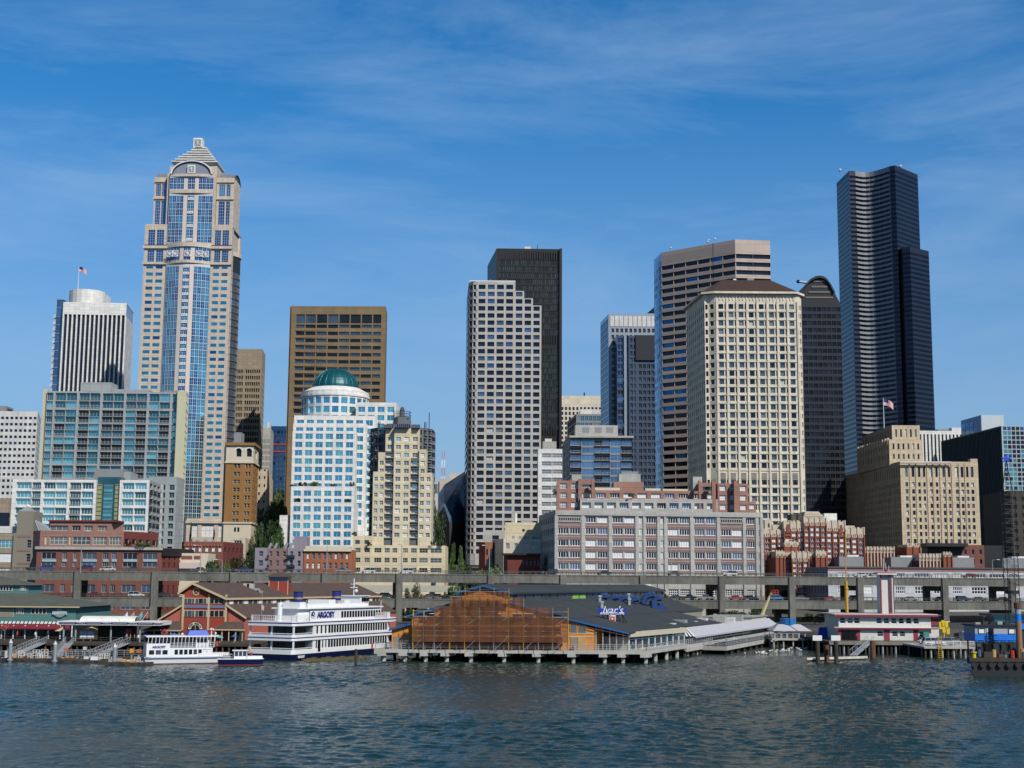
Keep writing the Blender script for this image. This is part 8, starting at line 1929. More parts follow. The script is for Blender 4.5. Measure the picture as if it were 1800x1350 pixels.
# tower
tx, ty = -53.8, 326; zt0, zt1 = P(499, 1014, ty-2.5).z, P(499, 1005.5, ty).z
m = MB(); m.box(tx-2.3, tx+2.3, ty-2.3, ty+2.3, 8, P(499, 1022, ty-2).z, redw); m.box(tx-2.25, tx+2.25, ty-2.25, ty+2.25, P(499, 1022, ty-2).z, zt0, gS); m.box(tx-.08, tx+.08, ty-2.4, ty-2.31, 8, P(499, 1022, ty-2).z, trm)
for s_ in (-2.3, 2.1): m.box(tx+s_, tx+s_+.2, ty-2.36, ty-2.2, 8, zt0, trm)
m.prism([(tx-3.1, ty-3.1), (tx+3.1, ty-3.1), (tx+3.1, ty+3.1), (tx-3.1, ty+3.1)], zt0, zt1, brs, bottom=True, poly2=[(tx-.2, ty-.2), (tx+.2, ty-.2), (tx+.2, ty+.2), (tx-.2, ty+.2)]); m.build('lookout_tower', rb_)
# hip between the two roof stretches and rooftop fans
m = MB(); 
for k, (px_, py_) in enumerate(((434, 1025), (441, 1026), (451, 1034), (456, 1038))): q = P(px_, py_, Y5+16); m.box(q.x-.7, q.x+.7, Y5+15, Y5+17, q.z-1.4, q.z, mulg if k > 1 else lgrey); 
m.build('rooftop_unit', rb_)

# pier under red building and apron
p5 = empty('pier', (-70, 290, 0), 'timber pier carrying the red wooden building and the teal restaurant', 'pier')
m = MB(); xa, xb = P(-60, 1130, 283).x, P(452, 1130, 283).x; m.box(xa, xb, 283, 330, 1.9, 2.38, timber); m.build('deck', p5)
m = MB(S55); m.box(B5(250, 1100)[0], B5(450, 1100)[0], 20, 82, 1.9, 2.36, timber); m.build('deck', p5)
for k in range(46):
    x = xa+(xb-xa)*(k+.5)/46; m = MB(); m.tube((x, 283.4, -4), (x, 283.4, 1.9), .24, timber if k % 4 else rust, n=6); m.build('pile', p5)
m = MB(); m.box(xa, xb, 288, 288.5, -4, 1.9, blackm); m.build('shade_fill', p5)  # black sheet added for the shadow below the pier deck
railing([(P(-60, 1130, 283.2).x, 283.2), (P(240, 1130, 283.2).x, 283.2)], None, z=2.38, par=p5, mm=timber, sp_=1.8)

# =============== teal restaurant ===============
Ye = 302
tealw = mat('teal_boards', (.075,.20,.19), .75, var=.08, scale=1); cap_ = mat('dark_red_awning', (.17,.012,.025), .8, var=.08)
el = empty('restaurant', (P(60, 1110, Ye).x, Ye, 2.4), 'teal boarded restaurant with grey hipped roof and a dark red awning at far left', 'restaurant')
m = MB(); ex0, ex1 = P(-80, 1080, Ye).x, P(133.5, 1080, Ye).x; ze0, ze1 = 2.4, P(60, 1066, Ye).z; m.box(ex0, ex1, Ye, Ye+26, P(60, 1096, Ye).z, ze1, tealw); m.build('wall', el)
m = MB(); m.box(ex0, ex1-1, Ye+1.2, Ye+26, 2.4, P(60, 1096, Ye).z, gK); m.build('shopfront', el)
for k in range(13):
    m = MB(); x = P(3+20.6*k-124, 1110, Ye-1.5).x; m.box(x-.1, x+.1, Ye-1.5, Ye-1.3, 2.4, P(60, 1099, Ye-1.5).z, mulw); m.build('post', el)
m = MB(); zr = P(0, 1038, Ye+13).z
m.prism([(ex0, Ye-.9), (ex1+.9, Ye-.9), (ex1+.9, Ye+27), (ex0, Ye+27)], ze1-.05, zr, mat('teal_roof_grey', (.085,.095,.08), .9, var=.2), bottom=True, poly2=[(ex0, Ye+11), (P(30, 1038, Ye+12).x, Ye+11), (P(30, 1038, Ye+12).x, Ye+15), (ex0, Ye+15)]); m.build('roof', el)
m = MB(); m.box(ex0, ex1+1, Ye-1.0, Ye-.9, ze1-.2, ze1+.05, trm); m.build('gutter', el)
ux0, ux1 = P(-90, 1030, Ye+9).x, P(50, 1030, Ye+9).x; zu0, zu1 = P(20, 1040, Ye+9).z, P(20, 1028.5, Ye+9).z
m = MB(); m.box(ux0, ux1, Ye+9, Ye+18, zu0-2, zu1, tealw); m.build('upper_wall', el)
m = MB(); m.prism([(ux0, Ye+8.3), (ux1+.7, Ye+8.3), (ux1+.7, Ye+19), (ux0, Ye+19)], zu1, P(0, 1013, Ye+13).z, MATS['teal_roof_grey'], bottom=True, poly2=[(ux0, Ye+13), (P(-2, 1013, Ye+13).x, Ye+13), (P(-2, 1013, Ye+13).x, Ye+14), (ux0, Ye+14)]); m.build('upper_roof', el)
for a_, c_, t_, b__, Yw in ((1, 21, 1030, 1038, Ye+9), (36, 44, 1030.5, 1038, Ye+9), (30, 41, 1069.5, 1079, Ye), (56, 81, 1069.5, 1079, Ye)):
    q0, q1 = P(a_, t_, Yw), P(c_, b__, Yw); m = MB(); m.box(q0.x-.1, q1.x+.1, Yw-.1, Yw-.02, q1.z-.1, q0.z+.1, creamT); m.box(q0.x+.05, q1.x-.05, Yw-.14, Yw-.101, q1.z+.05, q0.z-.05, gN)
    for k in range(1, 4): x = q0.x+(q1.x-q0.x)*k/4; m.box(x-.06, x+.06, Yw-.16, Yw-.141, q1.z, q0.z, mulw)
    m.build('window', el)
m = MB(); q0, q1 = P(-10, 1070.5, Ye), P(24, 1084.5, Ye); m.box(q0.x, q1.x, Ye-.08, Ye-.02, q1.z, q0.z, trm); m.box(q0.x, q1.x-.12, Ye-.12, Ye-.081, q1.z+.12, q0.z-.12, greyt); m.build('panel', el)
za1, za2 = P(60, 1096.5, Ye-.2).z, P(60, 1104, Ye-2.6).z; ax0, ax1 = ex0, P(120, 1100, Ye-1).x
m = MB(); m.face([(ax0, Ye-2.6, za2), (ax1+1, Ye-2.6, za2), (ax1, Ye-.1, za1), (ax0, Ye-.1, za1)], cap_); m.face([(ax0, Ye-2.6, za2-.25), (ax1+1, Ye-2.6, za2-.25), (ax1+1, Ye-2.6, za2), (ax0, Ye-2.6, za2)], cap_); m.build('awning', el)
m = MB()
n_ = 60
for k in range(n_): x = ax0+(ax1+.8-ax0)*k/n_; wv_ = (ax1+.8-ax0)/n_; m.face([(x, Ye-.5, za1), (x+wv_*.55, Ye-.5, za1), (x+wv_*.95, Ye-.45, za1+.5), (x+wv_*.4, Ye-.45, za1+.5)], muld if k % 2 else mulw)
m.face([(ax0, Ye-.42, za1), (ax1+.8, Ye-.42, za1), (ax1+.8, Ye-.42, za1+.5), (ax0, Ye-.42, za1+.5)], mulw); m.build('awning_fringe', el)
sgn = empty('wall_sign', (P(105, 1078, Ye).x, Ye-.35, P(105, 1085, Ye).z), "pale grey shaped sign with white letters on the teal wall", 'sign')
q = P(105, 1077.5, Ye-.3); sgm = mat('sign_grey_teal', (.22,.28,.28), .6, var=0); m = MB()
pts_ = [(-1.55,-.45),(-1.3,-.35),(-.6,-.8),(0,-.95),(.6,-.8),(1.3,-.35),(1.55,-.45),(1.55,.35),(.75,.4),(.4,.95),(0,1.1),(-.4,.95),(-.75,.4),(-1.55,.35)]
m.ext([(q.x+a_, q.z+c_) for a_, c_ in pts_], Ye-.35, Ye-.15, sgm); m.build('board', sgn)
text("ELLIOTT'S", .72, mat('sign_pale_blue', (.55,.75,.85), .5, var=0), (q.x, Ye-.4, q.z-.28), 0, sgn, bold=.02)

# =============== ticket canopy ===============
Yc = 288
cn = empty('canopy', (P(190, 1110, Yc).x, Yc, 2.4), 'white vaulted ticket canopy with blue lettered fascia on columns', 'canopy')
cx0, cx1 = P(101, 1095, Yc).x, P(283, 1094, Yc).x; zc0, zc1 = P(190, 1099, Yc).z, P(190, 1092.5, Yc).z
m = MB(); m.box(cx0, cx1, Yc, Yc+9, zc0, zc1, whiteC); m.build('fascia', cn)
m = MB(); m.box(cx0+.3, cx1-.3, Yc+.3, Yc+8.7, zc0-.15, zc0-.01, muld); m.build('soffit', cn)
for k in range(4):
    u0 = cx0+.4+(cx1-cx0)*k/4; m = MB(); m.box(u0, u0+(cx1-cx0)*.165, Yc-.05, Yc-.01, zc0+.15, zc1-.15, mat('sign_navy', (.02,.03,.11), .5, var=0)); m.build('sign_panel', cn)
    m = MB(); m.box(u0+.3, u0+(cx1-cx0)*.165-.3, Yc-.07, Yc-.051, (zc0+zc1)/2-.06, (zc0+zc1)/2+.06, mulg); m.build('sign_strip', cn)
    text("ARGOSY", .52, MATS['sign_navy'], (u0+(cx1-cx0)*.21, Yc-.06, (zc0+zc1)/2-.18), 0, cn, bold=.012)
m = MB(); vx0, vx1 = P(144, 1090, Yc+3).x, P(240, 1090, Yc+3).x; zz0 = zc1; rz_ = P(190, 1083, Yc+3).z-zz0
for k in range(10):
    t0, t1 = math.pi*k/10, math.pi*(k+1)/10; y0, y1 = Yc+4.2-2.6*math.cos(t0), Yc+4.2-2.6*math.cos(t1)
    m.face([(vx0, y0, zz0+rz_*math.sin(t0)), (vx0, y1, zz0+rz_*math.sin(t1)), (vx1, y1, zz0+rz_*math.sin(t1)), (vx1, y0, zz0+rz_*math.sin(t0))], whiteC); m.face([(vx0, Yc+4.2, zz0), (vx0, y0, zz0+rz_*math.sin(t0)), (vx0, y1, zz0+rz_*math.sin(t1))], lgrey)
m.build('vault', cn)
for px_ in (112, 133, 195, 246): m = MB(); x = P(px_, 1110, Yc+1).x; m.tube((x, Yc+1, 2.4), (x, Yc+1, zc0), .18, mulg, n=8); m.build('column', cn)
m = MB(); m.box(P(172, 1110, Yc+6).x, P(235, 1110, Yc+6).x, Yc+6, Yc+8.5, 2.4, zc0-.16, mat('kiosk_dark_green', (.03,.04,.03), .8, var=.1)); m.build('kiosk', cn)
for k, px_ in enumerate((141, 154)): 
    q0, q1 = P(px_, 1110, Yc+2), P(px_+11, 1122, Yc+2); m = MB(); m.box(q0.x, q1.x, Yc+2, Yc+2.15, q1.z, q0.z, mat('poster_blue', (.30,.42,.60), .5, var=.3, scale=2)); m.box(q0.x, q1.x, Yc+1.95, Yc+1.99, q1.z, q1.z+.5, mulw); m.tube(((q0.x+q1.x)/2, Yc+2.1, 2.4), ((q0.x+q1.x)/2, Yc+2.1, q1.z), .06, mulg); tag(m.build('poster_stand', org=(q0.x, Yc+2, 2.4)), ('left', 'right')[k]+' of the two pale blue poster boards under the canopy', 'poster stand', 'poster boards')
for k, (px_, c_) in enumerate(((222, (.7,.7,.7)), (234, (.5,.2,.2)), (248, (.1,.4,.4)), (258, (.5,.08,.08)))):
    Yk = Yc+6; a_ = P(px_+2, 1077, Yk); r_ = empty('flagpole', (a_.x-1.2, Yk, zc1-.02), ('white', 'dull pink', 'teal', 'red')[k]+' pennant on a slanting pole above the ticket canopy', 'flagpole'); m = MB(); m.tube((a_.x-1.2, Yk, zc1-.02), (a_.x, Yk, a_.z+.2), .04, mulw, n=4); m.build('pole', r_)
    m = MB(); fm = mat('pennant_%d' % k, c_, .8, var=0); m.face([(a_.x, Yk, a_.z+.1), (a_.x-.45, Yk+.1, a_.z-.6), (a_.x-.2, Yk+.05, a_.z-1.5), (a_.x+.15, Yk, a_.z-.7)], fm); m.build('flag', r_)
def umbrella(px, pyt, pyb_, Y, wpx, mt, label):
    q0, q1 = P(px, pyt, Y), P(px, pyb_, Y); r = wpx*Y/F/2; root = empty('parasol', (q0.x, Y, 2.4), label, 'parasol', 'parasols on the pier')
    m = MB(); n_ = 8
    for k in range(n_): t0, t1 = 2*math.pi*k/n_, 2*math.pi*(k+1)/n_; m.face([(q0.x+r*math.cos(t0), Y+r*math.sin(t0), q1.z), (q0.x+r*math.cos(t1), Y+r*math.sin(t1), q1.z), (q0.x, Y, q0.z)], mt)
    m.build('canopy', root); m = MB(); m.tube((q0.x, Y, 2.4), (q0.x, Y, q0.z), .04, mulw, n=5); m.build('pole', root)
tanu = mat('umbrella_tan', (.55,.42,.24), .8, var=.05); blu = mat('umbrella_blue', (.02,.12,.42), .7, var=.05); aqu = mat('umbrella_aqua', (.08,.35,.38), .7, var=.05)
umbrella(110, 1102, 1109, 296, 27, tanu, 'tan parasol left of two others beside the red awning'); umbrella(138, 1101.5, 1107, 298, 24, tanu, 'tan parasol in the middle under the ticket canopy'); umbrella(161, 1101.5, 1106.5, 299, 24, tanu, 'tan parasol at right under the ticket canopy')
umbrella(254, 1111, 1116, 291, 22, blu, 'blue parasol left of the red flower basket'); umbrella(306, 1112, 1117, 292, 20, blu, 'blue parasol right of the red flower basket'); umbrella(387, 1116, 1121, 288, 13, aqu, 'small aqua parasol right of the small white boat'); umbrella(412, 1115, 1119, 288, 12, blu, 'small blue parasol beside the ship stern')
flm = mat('flower_pink', (.5,.06,.12), .8, var=.4, scale=4)
for px_, py_, lb in ((9, 1102, 'flower basket under the dark red awning'), (225, 1110, 'pink flower basket under the ticket canopy'), (290, 1111, 'red flower basket above the small white boat')):
    q = P(px_, py_, 290); m = MB(); rn = random.Random(int(px_))
    for k in range(60): v = Vector((rn.gauss(0, .35), rn.gauss(0, .35), rn.gauss(0, .28))); c = Vector((q.x, 290, q.z))+v; m.face([c+Vector((-.1, 0, -.08)), c+Vector((.1, 0, -.08)), c+Vector((.08, .04, .1)), c+Vector((-.08, -.04, .1))], flm if k % 3 else LM[0])
    m.tube((q.x, 290, 2.4), (q.x, 290, q.z), .05, mulg, n=4)
    tag(m.build('flower_basket', org=(q.x, 290, 2.4)), lb, 'flower basket')

# =============== floating docks at left ===============
d1 = empty('floating_dock', (P(90, 1158, 262).x, 262, 0), 'dark timber floating dock with tyre fenders and white railings at lower left', 'floating dock')
def Zz(px, py, Y): return P(px, py, Y).z
m = MB(); m.box(P(-60, 1150, 260).x, P(130, 1150, 260).x, 260, 265, -.3, .55, timber); m.box(P(100, 1150, 257).x, P(200, 1150, 257).x, 257, 262, -.3, .5, timber); m.box(P(184, 1160, 251).x, P(262, 1160, 251).x, 251, 256, -.3, .5, timber); m.box(P(120, 1150, 266).x, P(262, 1150, 266).x, 266, 270, -.3, .6, timber); m.build('float', d1)
rnd = random.Random(21)
for k in range(14):
    px_ = (8, 28, 88, 107, 214, 40, 65, 130, 150, 170, 234, 196, 245, 255)[k]; Y = 259.7 if px_ < 100 else (256.7 if px_ < 184 else 250.7); m = MB(); x = P(px_, 1155, Y).x; m.tube((x, Y-.3, .15), (x, Y, .15), .5 if k < 5 else .3, tyre, n=12); m.build('tyre_fender', d1)
for k in range(34):
    px_ = -20+k*8.2; Y = 261+rnd.random()*3 if px_ < 180 else 252+rnd.random()*3; x = P(px_, 1150, Y).x; mt = rnd.choice([mulg, timber, timber, white, lgrey, rust, ply, MATS['clutter_teal']]); s_ = rnd.uniform(.12, .42); m = MB(); m.box(x-s_*1.4, x+s_*1.4, Y-s_, Y+s_, .5, .5+s_*1.5, mt); m.build('crate', d1)
wfr = mat('white_rail', (.72,.72,.70), .5, var=0)
for px_, w_, h_, Y in ((33, 9, 13, 262), (43, 12, 10, 261), (58, 11, 15, 261.5), (66, 9, 9, 261), (9, 3, 13, 262), (72, 12, 15, 263), (176, 8, 11, 258), (185, 7, 12, 258), (196, 6, 8, 254), (237, 10, 9, 252)):
    x0, x1 = P(px_, 1150, Y).x, P(px_+w_, 1150, Y).x; h2 = h_*Y/F; m = MB()
    for x in (x0, x1, (x0+x1)/2): m.box(x-.05, x+.05, Y-.05, Y+.05, .5, .5+h2, wfr)
    for u_ in (.35, .68, 1): m.box(x0, x1, Y-.05, Y+.05, .5+h2*u_-.08, .5+h2*u_, wfr)
    m.build('railing', d1)
railing([(P(0, 1150, 264).x, 264), (P(180, 1150, 264).x, 264)], None, z=.55, par=d1, mm=mulg, sp_=1.1); railing([(P(120, 1150, 269).x, 269), (P(255, 1150, 269).x, 269)], None, z=.6, par=d1, mm=mulg, sp_=1.3)
for k, (px_, w_, h_, c_, Y) in enumerate(((112, 7, 5, (.45,.16,.1), 268), (228, 6, 7, (.7,.33,.02), 262), (240, 7, 6, (.4,.16,.1), 262), (146, 5, 6, (.5,.52,.54), 270), (160, 12, 6, (.75,.76,.76), 257.5))):
    x0, x1 = P(px_, 1140, Y).x, P(px_+w_, 1140, Y).x; m = MB(); z0 = .5 if px_ == 160 else 1.6; m.box(x0, x1, Y, Y+.8, z0, z0+h_*Y/F, mat('dock_box_%d' % k, c_, .7, var=.05)); m.box(x0+.2, x1-.2, Y+.3, Y+.5, .5, z0-.0, mulg) if z0 > 1 else None; m.build('equipment_box', d1)
def gangway(p0, z0, p1, z1, label, w=1.5, h=1.2):
    g_ = empty('gangway', (p0[0], p0[1], z0), label, 'gangway'); a_, c_ = Vector((p0[0], p0[1], z0)), Vector((p1[0], p1[1], z1)); n_ = 12; sd_ = Vector((c_-a_).cross(Vector((0, 0, 1)))).normalized()*w/2
    m = MB(); m.face([a_-sd_, a_+sd_, c_+sd_, c_-sd_], mulg); m.build('ramp', g_)
    for s_ in (-1, 1):
        m = MB(); q0, q1 = a_+sd_*s_, c_+sd_*s_; up = Vector((0, 0, h)); m.tube(q0, q1, .06, mulg, n=4); m.tube(q0+up, q1+up, .06, mulg, n=4)
        for k in range(n_+1): p = q0.lerp(q1, k/n_); m.tube(p, p+up, .03, mulg, n=4); 
        for k in range(n_): m.tube(q0.lerp(q1, k/n_), q0.lerp(q1, (k+1)/n_)+up, .022, mulg, n=3)
        m.build('railing', g_)
gangway((P(100, 1150, 264).x, 264), .6, (P(122, 1130, 283).x, 283), 2.4, 'grey truss gangway down to the dock behind the middle white capped pile')
gangway((P(158, 1148, 262).x, 262), .6, (P(222, 1128, 283).x, 283), 2.4, 'long grey truss gangway rising toward the ticket canopy')
gangway((P(20, 1148, 266).x, 266), .6, (P(75, 1130, 283).x, 283), 2.4, 'grey truss gangway at far left behind the white railings')
pst = mat('pile_steel', (.33,.37,.39), .5, .3, var=.15)
for k, (px_, pt_, Y) in enumerate(((18.5, 1123, 258.5), (97, 1126, 256), (202, 1130.5, 254))):
    x = P(px_, 1140, Y).x; zt_ = P(px_, pt_, Y).z; r_ = empty('mooring_pile', (x, Y, 0), ('leftmost', 'middle', 'rightmost')[k]+' of three round grey steel piles with white cone caps', 'pile', 'white capped piles'); m = MB(); m.tube((x, Y, -4), (x, Y, zt_-.7), .34, pst, n=14); m.build('shaft', r_); m = MB(); m.tube((x, Y, zt_-.7), (x, Y, zt_), .38, white, r2=.04, n=14); m.build('cap', r_); m = MB(); m.tube((x, Y, .3), (x, Y, .5), .55, mulg, n=12); m.build('collar', r_)

# =============== boats ===============
hullw = mat('boat_white', (.80,.81,.82), .3, var=.04); hblue = mat('hull_navy', (.008,.012,.06), .3, var=.1); hred = mat('antifoul_red', (.22,.02,.02), .6, var=.1); redd = mat('antifoul_brown', (.10,.03,.02), .7, var=.2); lblue = mat('stripe_blue', (.02,.03,.20), .4, var=0)
class Boat:
    def __init__(s, name, label, x, y, fwd, cat='ship'):
        s.b = Bld(name, label, cat, (x, y, 0), 1300); s.o = Vector((x, y, 0)); f = Vector((fwd[0], fwd[1], 0)).normalized(); s.f = f; l = Vector((-f.y, f.x, 0)); s.l = l
        s.T = Matrix(((f.x, l.x, 0, x), (f.y, l.y, 0, y), (0, 0, 1, 0), (0, 0, 0, 1)))
    def mb(s): return MB(s.T)
    def one(s, nm, m): return m.build(nm, s.b.root)
    def pt(s, x, y): q = s.T @ Vector((x, y, 0)); return (q.x, q.y)
def plan(L_, B_, bow=.25, n=8, inset=0, x0=0):
    w_ = B_/2-inset; xb = L_*(1-bow); pts = [(x0+inset*.5, -w_*.93), (x0+1.2, -w_)]
    for i in range(n+1): t_ = i/n; pts.append((xb+(L_-inset-xb)*math.sin(t_*math.pi/2), -w_*math.cos(t_*math.pi/2)**.8 if t_ < 1 else 0))
    r_ = [(p[0], -p[1]) for p in pts[:-1]][::-1]; return pts+r_
# --- big excursion ship
fw = Vector((.4226, .9063)); sc_ = P(514, 1150, 268)
ctr = Vector((sc_.x, 268))+Vector((-.9063, .4226))*5.3
S = Boat('ship', 'large white excursion ship with navy hull and two blue funnels', ctr.x, ctr.y, fw)
Ls, Bs = 45, 10.6
zD = [1.25, 4.05, 6.85, 9.45]
pl_ = plan(Ls, Bs)
lowp = [(p[0]*.985+.2, p[1]*.93) for p in pl_]
m = S.mb(); m.prism(lowp, -.6, -.0, redd, poly2=lowp); m.prism(lowp, 0, zD[0]-.1, hblue, poly2=pl_); S.one('hull', m)
m = S.mb(); m.prism([(p[0], p[1]) for p in pl_], zD[0]-.1, zD[0]+.75, hullw); S.one('bulwark', m)
def ring_prism(m, pts, z0, z1, mt): m.prism(pts, z0, z1, mt, bottom=True)
for zz_, th in ((zD[1], .75), (zD[2], .45)):
    m = S.mb(); ring_prism(m, [(p[0]-.1, p[1]*1.02) for p in pl_], zz_-.35, zz_+th, hullw); S.one('deck_band', m)
    m = S.mb(); m.prism([(p[0]-.12+(.05 if p[0] > 10 else -.02), p[1]*1.03) for p in pl_], zz_+.12, zz_+.30, lblue); S.one('stripe', m)
# enclosed cabins and window rows (starboard side faces the viewer)
def side(z0, z1, x0, x1, n, wz, ww=.62, xs=None, yoff=0):
    yr = -(Bs/2-.08-yoff)
    S.b.face(S.pt(x0, yr), S.pt(x1, yr), z0, z1, M_(z=[wz], n=n, wf=ww, ml=.004, mr=.004, dep=.05, g=[(gK, 3), (gN, 1)], fr=None, wall=hullw))
for lv, (za, zb2) in enumerate(((zD[0]+.75, zD[1]-.35), (zD[1]+.75, zD[2]-.35))):
    wz = (za+.05, zb2-.12)
    side(za, zb2, 7.8, 12.4, 3 if lv else 4, wz, .42); side(za, zb2, 12.4, 36.0, 23, wz, .80)
    m = S.mb(); m.prism([(7.8, -(Bs/2-.6)), (36, -(Bs/2-.6)), (39.3, -3.2), (42, 0), (39.5, 3.4), (36, Bs/2-.1), (7.8, Bs/2-.1)], za, zb2, hullw if lv else hullw); S.one('cabin', m)
    A1, A2 = S.pt(36, -(Bs/2-.08)), S.pt(40.2, -3.3); S.b.face(A1, A2, za, zb2, M_(z=[wz], n=5, wf=.6, dep=.1, g=[(gK, 1)], wall=hullw))
    # stern openings : dark saloon front, corner posts
    m = S.mb(); m.box(6.6, 7.7, -(Bs/2-.3), Bs/2-.3, za-.6, zb2, mat('saloon_wall', (.10,.13,.16), .6, var=.1)); m.box(6.5, 6.59, -3.8, -1.2, za-.4, zb2-.5, gK); m.box(6.5, 6.59, 1.2, 3.8, za-.4, zb2-.5, gK); S.one('saloon_wall', m)
    for yy_ in (-Bs/2+.3, 0, Bs/2-.3): m = S.mb(); m.box(.5, .8, yy_-.13, yy_+.13, za-.1, zb2+.1, hullw); S.one('post', m)
    for yy_ in (-Bs/2+.2,): m = S.mb(); m.box(7.2, 7.9, yy_-.12, yy_+.1, za-.1, zb2+.1, hullw); S.one('post', m)
    m = S.mb(); m.tube((.5, -Bs/2+.3, za+.25), (.5, Bs/2-.3, za+.25), .05, mulw, n=4); m.tube((.5, -Bs/2+.25, za+.25), (7.5, -Bs/2+.25, za+.25), .05, mulw, n=4); S.one('handrail', m)
# third deck
def srail(pts, z, h=1.15): 
    m = S.mb()
    for (a_, c_) in zip(pts, pts[1:]):
        a_, c_ = Vector((a_[0], a_[1], z)), Vector((c_[0], c_[1], z)); n_ = max(2, int((c_-a_).length/.45))
        for k in range(n_+1): p = a_.lerp(c_, k/n_); m.box(p.x-.035, p.x+.035, p.y-.035, p.y+.035, z, z+h, hullw)
        for u_ in (.5, 1): m.tube(a_+Vector((0, 0, h*u_)), c_+Vector((0, 0, h*u_)), .045, hullw, n=4, cap=False)
    S.one('railing', m)
z3d = zD[2]+.45
srail([(6, -Bs/2+.2), (1.4, -Bs/2+.2), (.3, -Bs/2+.6), (.3, Bs/2-.6), (1.4, Bs/2-.2)], z3d)
srail([(31, -Bs/2+.2), (36, -Bs/2+.3), (40.5, -3.2), (43, 0)], z3d)
m = S.mb(); cab = [(4.6, -3.2), (6.2, -4.7), (33.5, -4.7), (35, -3.4), (35, 3.4), (33.5, 4.9), (7, 3.4), (4.6, 2.2)]; m.prism(cab, z3d, zD[3]+.2, hullw); S.one('upper_cabin', m)
yr = -4.93
S.b.face(S.pt(6.2, yr), S.pt(16.8, yr), z3d, zD[3]+.2, {'wall': hullw})
S.b.face(S.pt(16.8, yr), S.pt(33.5, yr), z3d, zD[3]+.2, M_(z=[(z3d+.45, z3d+1.75)], n=15, wf=.78, ml=.05, dep=.02, g=[(gK, 1)], wall=hullw))
m = S.mb(); m.prism([(3.9, -3.6), (5.9, -5.3), (34, -5.3), (36.2, -3.6), (36.2, 3.6), (34, 5.3), (6.8, 3.9), (3.9, 2.5)], zD[3]+.2, zD[3]+.42, hullw, bottom=True); S.one('roof', m)
m = S.mb(); m.box(8, 30, -3.2, 3.0, zD[3]+.42, zD[3]+1.1, hullw); m.box(5.5, 7.5, -3.0, 1.6, zD[3]+.42, zD[3]+1.5, hullw); m.box(16, 18.5, -3, 2, zD[3]+1.1, zD[3]+1.9, hullw); m.box(19.5, 21, -3, 2, zD[3]+1.1, zD[3]+1.7, lgrey); m.box(22, 24, -3, 2, zD[3]+1.1, zD[3]+1.8, hullw); S.one('deck_housing', m)
m = S.mb(); m.prism([(29, -2.6), (33, -2.2), (33.6, 0), (33, 2.2), (29, 2.6)], zD[3]+.42, zD[3]+2.5, hullw); m.prism([(28.7, -2.9), (33.3, -2.4), (33.9, 0), (33.3, 2.4), (28.7, 2.9)], zD[3]+2.5, zD[3]+2.65, hullw); S.one('wheelhouse', m)
for k in range(3): m = S.mb(); m.box(29.5+1.1*k, 30.3+1.1*k, -2.72+.06*k, -2.5, zD[3]+1.4, zD[3]+2.2, gK); S.one('window', m)
for xx, yy_, zt_ in ((6.7, -1.8, 12.9), (20.8, -1.8, 13.0)):
    m = S.mb(); m.tube((xx, yy_, zD[3]+.4), (xx, yy_, zt_), .92, lblue, n=18); m.tube((xx, yy_, zt_-1.35), (xx, yy_, zt_-1.05), .95, mat('funnel_gold', (.45,.33,.08), .5, .3, var=0), n=18); m.tube((xx, yy_, zt_), (xx, yy_, zt_+.12), 1.02, muld, n=18); S.one('funnel', m)
m = S.mb(); m.tube((30.5, 0, zD[3]+2.6), (30.5, 0, zD[3]+6.2), .12, hullw); m.tube((30.5, -.9, zD[3]+5.0), (30.5, .9, zD[3]+5.0), .07, hullw); m.box(30.2, 30.8, -.7, .7, zD[3]+4.2, zD[3]+4.4, hullw); m.ball((30.5, -.6, zD[3]+3.6), .35, hullw); S.one('mast', m)
m = S.mb(); m.tube((2.2, -.6, z3d), (2.2, -.6, z3d+3.6), .52, hullw, n=12); m.ball((2.2, -1.1, z3d+3.0), .2, mulg); m.ball((2.2, -.1, z3d+3.0), .2, mulg); S.one('vent_stack', m)
m = S.mb(); m.tube((42, 0, z3d), (42, 0, z3d+3.6), .07, hullw); m.ball((41, -1.2, z3d+.5), .25, MATS['sign_red']); S.one('jackstaff', m)
m = S.mb(); m.tube((.2, 2.2, z3d), (.2, 2.2, z3d+5.6), .05, mulg, n=5); S.one('ensign_staff', m)
q = S.T @ Vector((.1, 2.2, z3d+3.2)); m = MB(); 
for j in range(7): m.face([(q.x, q.y, q.z-.12*j), (q.x+.5, q.y, q.z-.12*j-.3), (q.x+.5, q.y, q.z-.12*j-.42), (q.x, q.y, q.z-.12*j-.12)], mat('flag_red', (.5,.03,.04)) if j % 2 else mat('flag_white', (.75,.75,.75)))
m.build('ensign', S.b.root)
ang = math.atan2(S.f.y, S.f.x)
p_ = S.T @ Vector((11.9, -5.05, z3d+.65)); text("ARGOSY", 1.6, lblue, p_, ang, S.b.root, bold=.05)
m = S.mb(); a_ = []
for k in range(12): t0 = 2*math.pi*k/12; a_.append((7.3+.62*math.cos(t0)*1.1, z3d+1.25+.62*math.sin(t0)))
m.ext(a_, -5.02, -4.96, lblue); m.ext([(6.7, z3d+.7), (7.9, z3d+.6), (7.9, z3d+.75), (7.0, z3d+.95), (6.7, z3d+.85)], -5.04, -5.021, hullw); m.ext([(7.1, z3d+1.7), (7.7, z3d+1.3), (7.8, z3d+1.0), (7.3, z3d+1.25)], -5.04, -5.021, hullw); S.one('emblem', m)
p_ = S.T @ Vector((3.0, -5.33, .45)); text("ARGOSY", .6, hullw, p_, ang, S.b.root, bold=.02)
for xx in (8.8, 38.3): m = S.mb(); m.box(xx, xx+.9, -(Bs/2+.02), -(Bs/2-.14), zD[0]+.1, zD[0]+2.3, gK); S.one('door', m) if xx < 20 else None
S.b.finish()
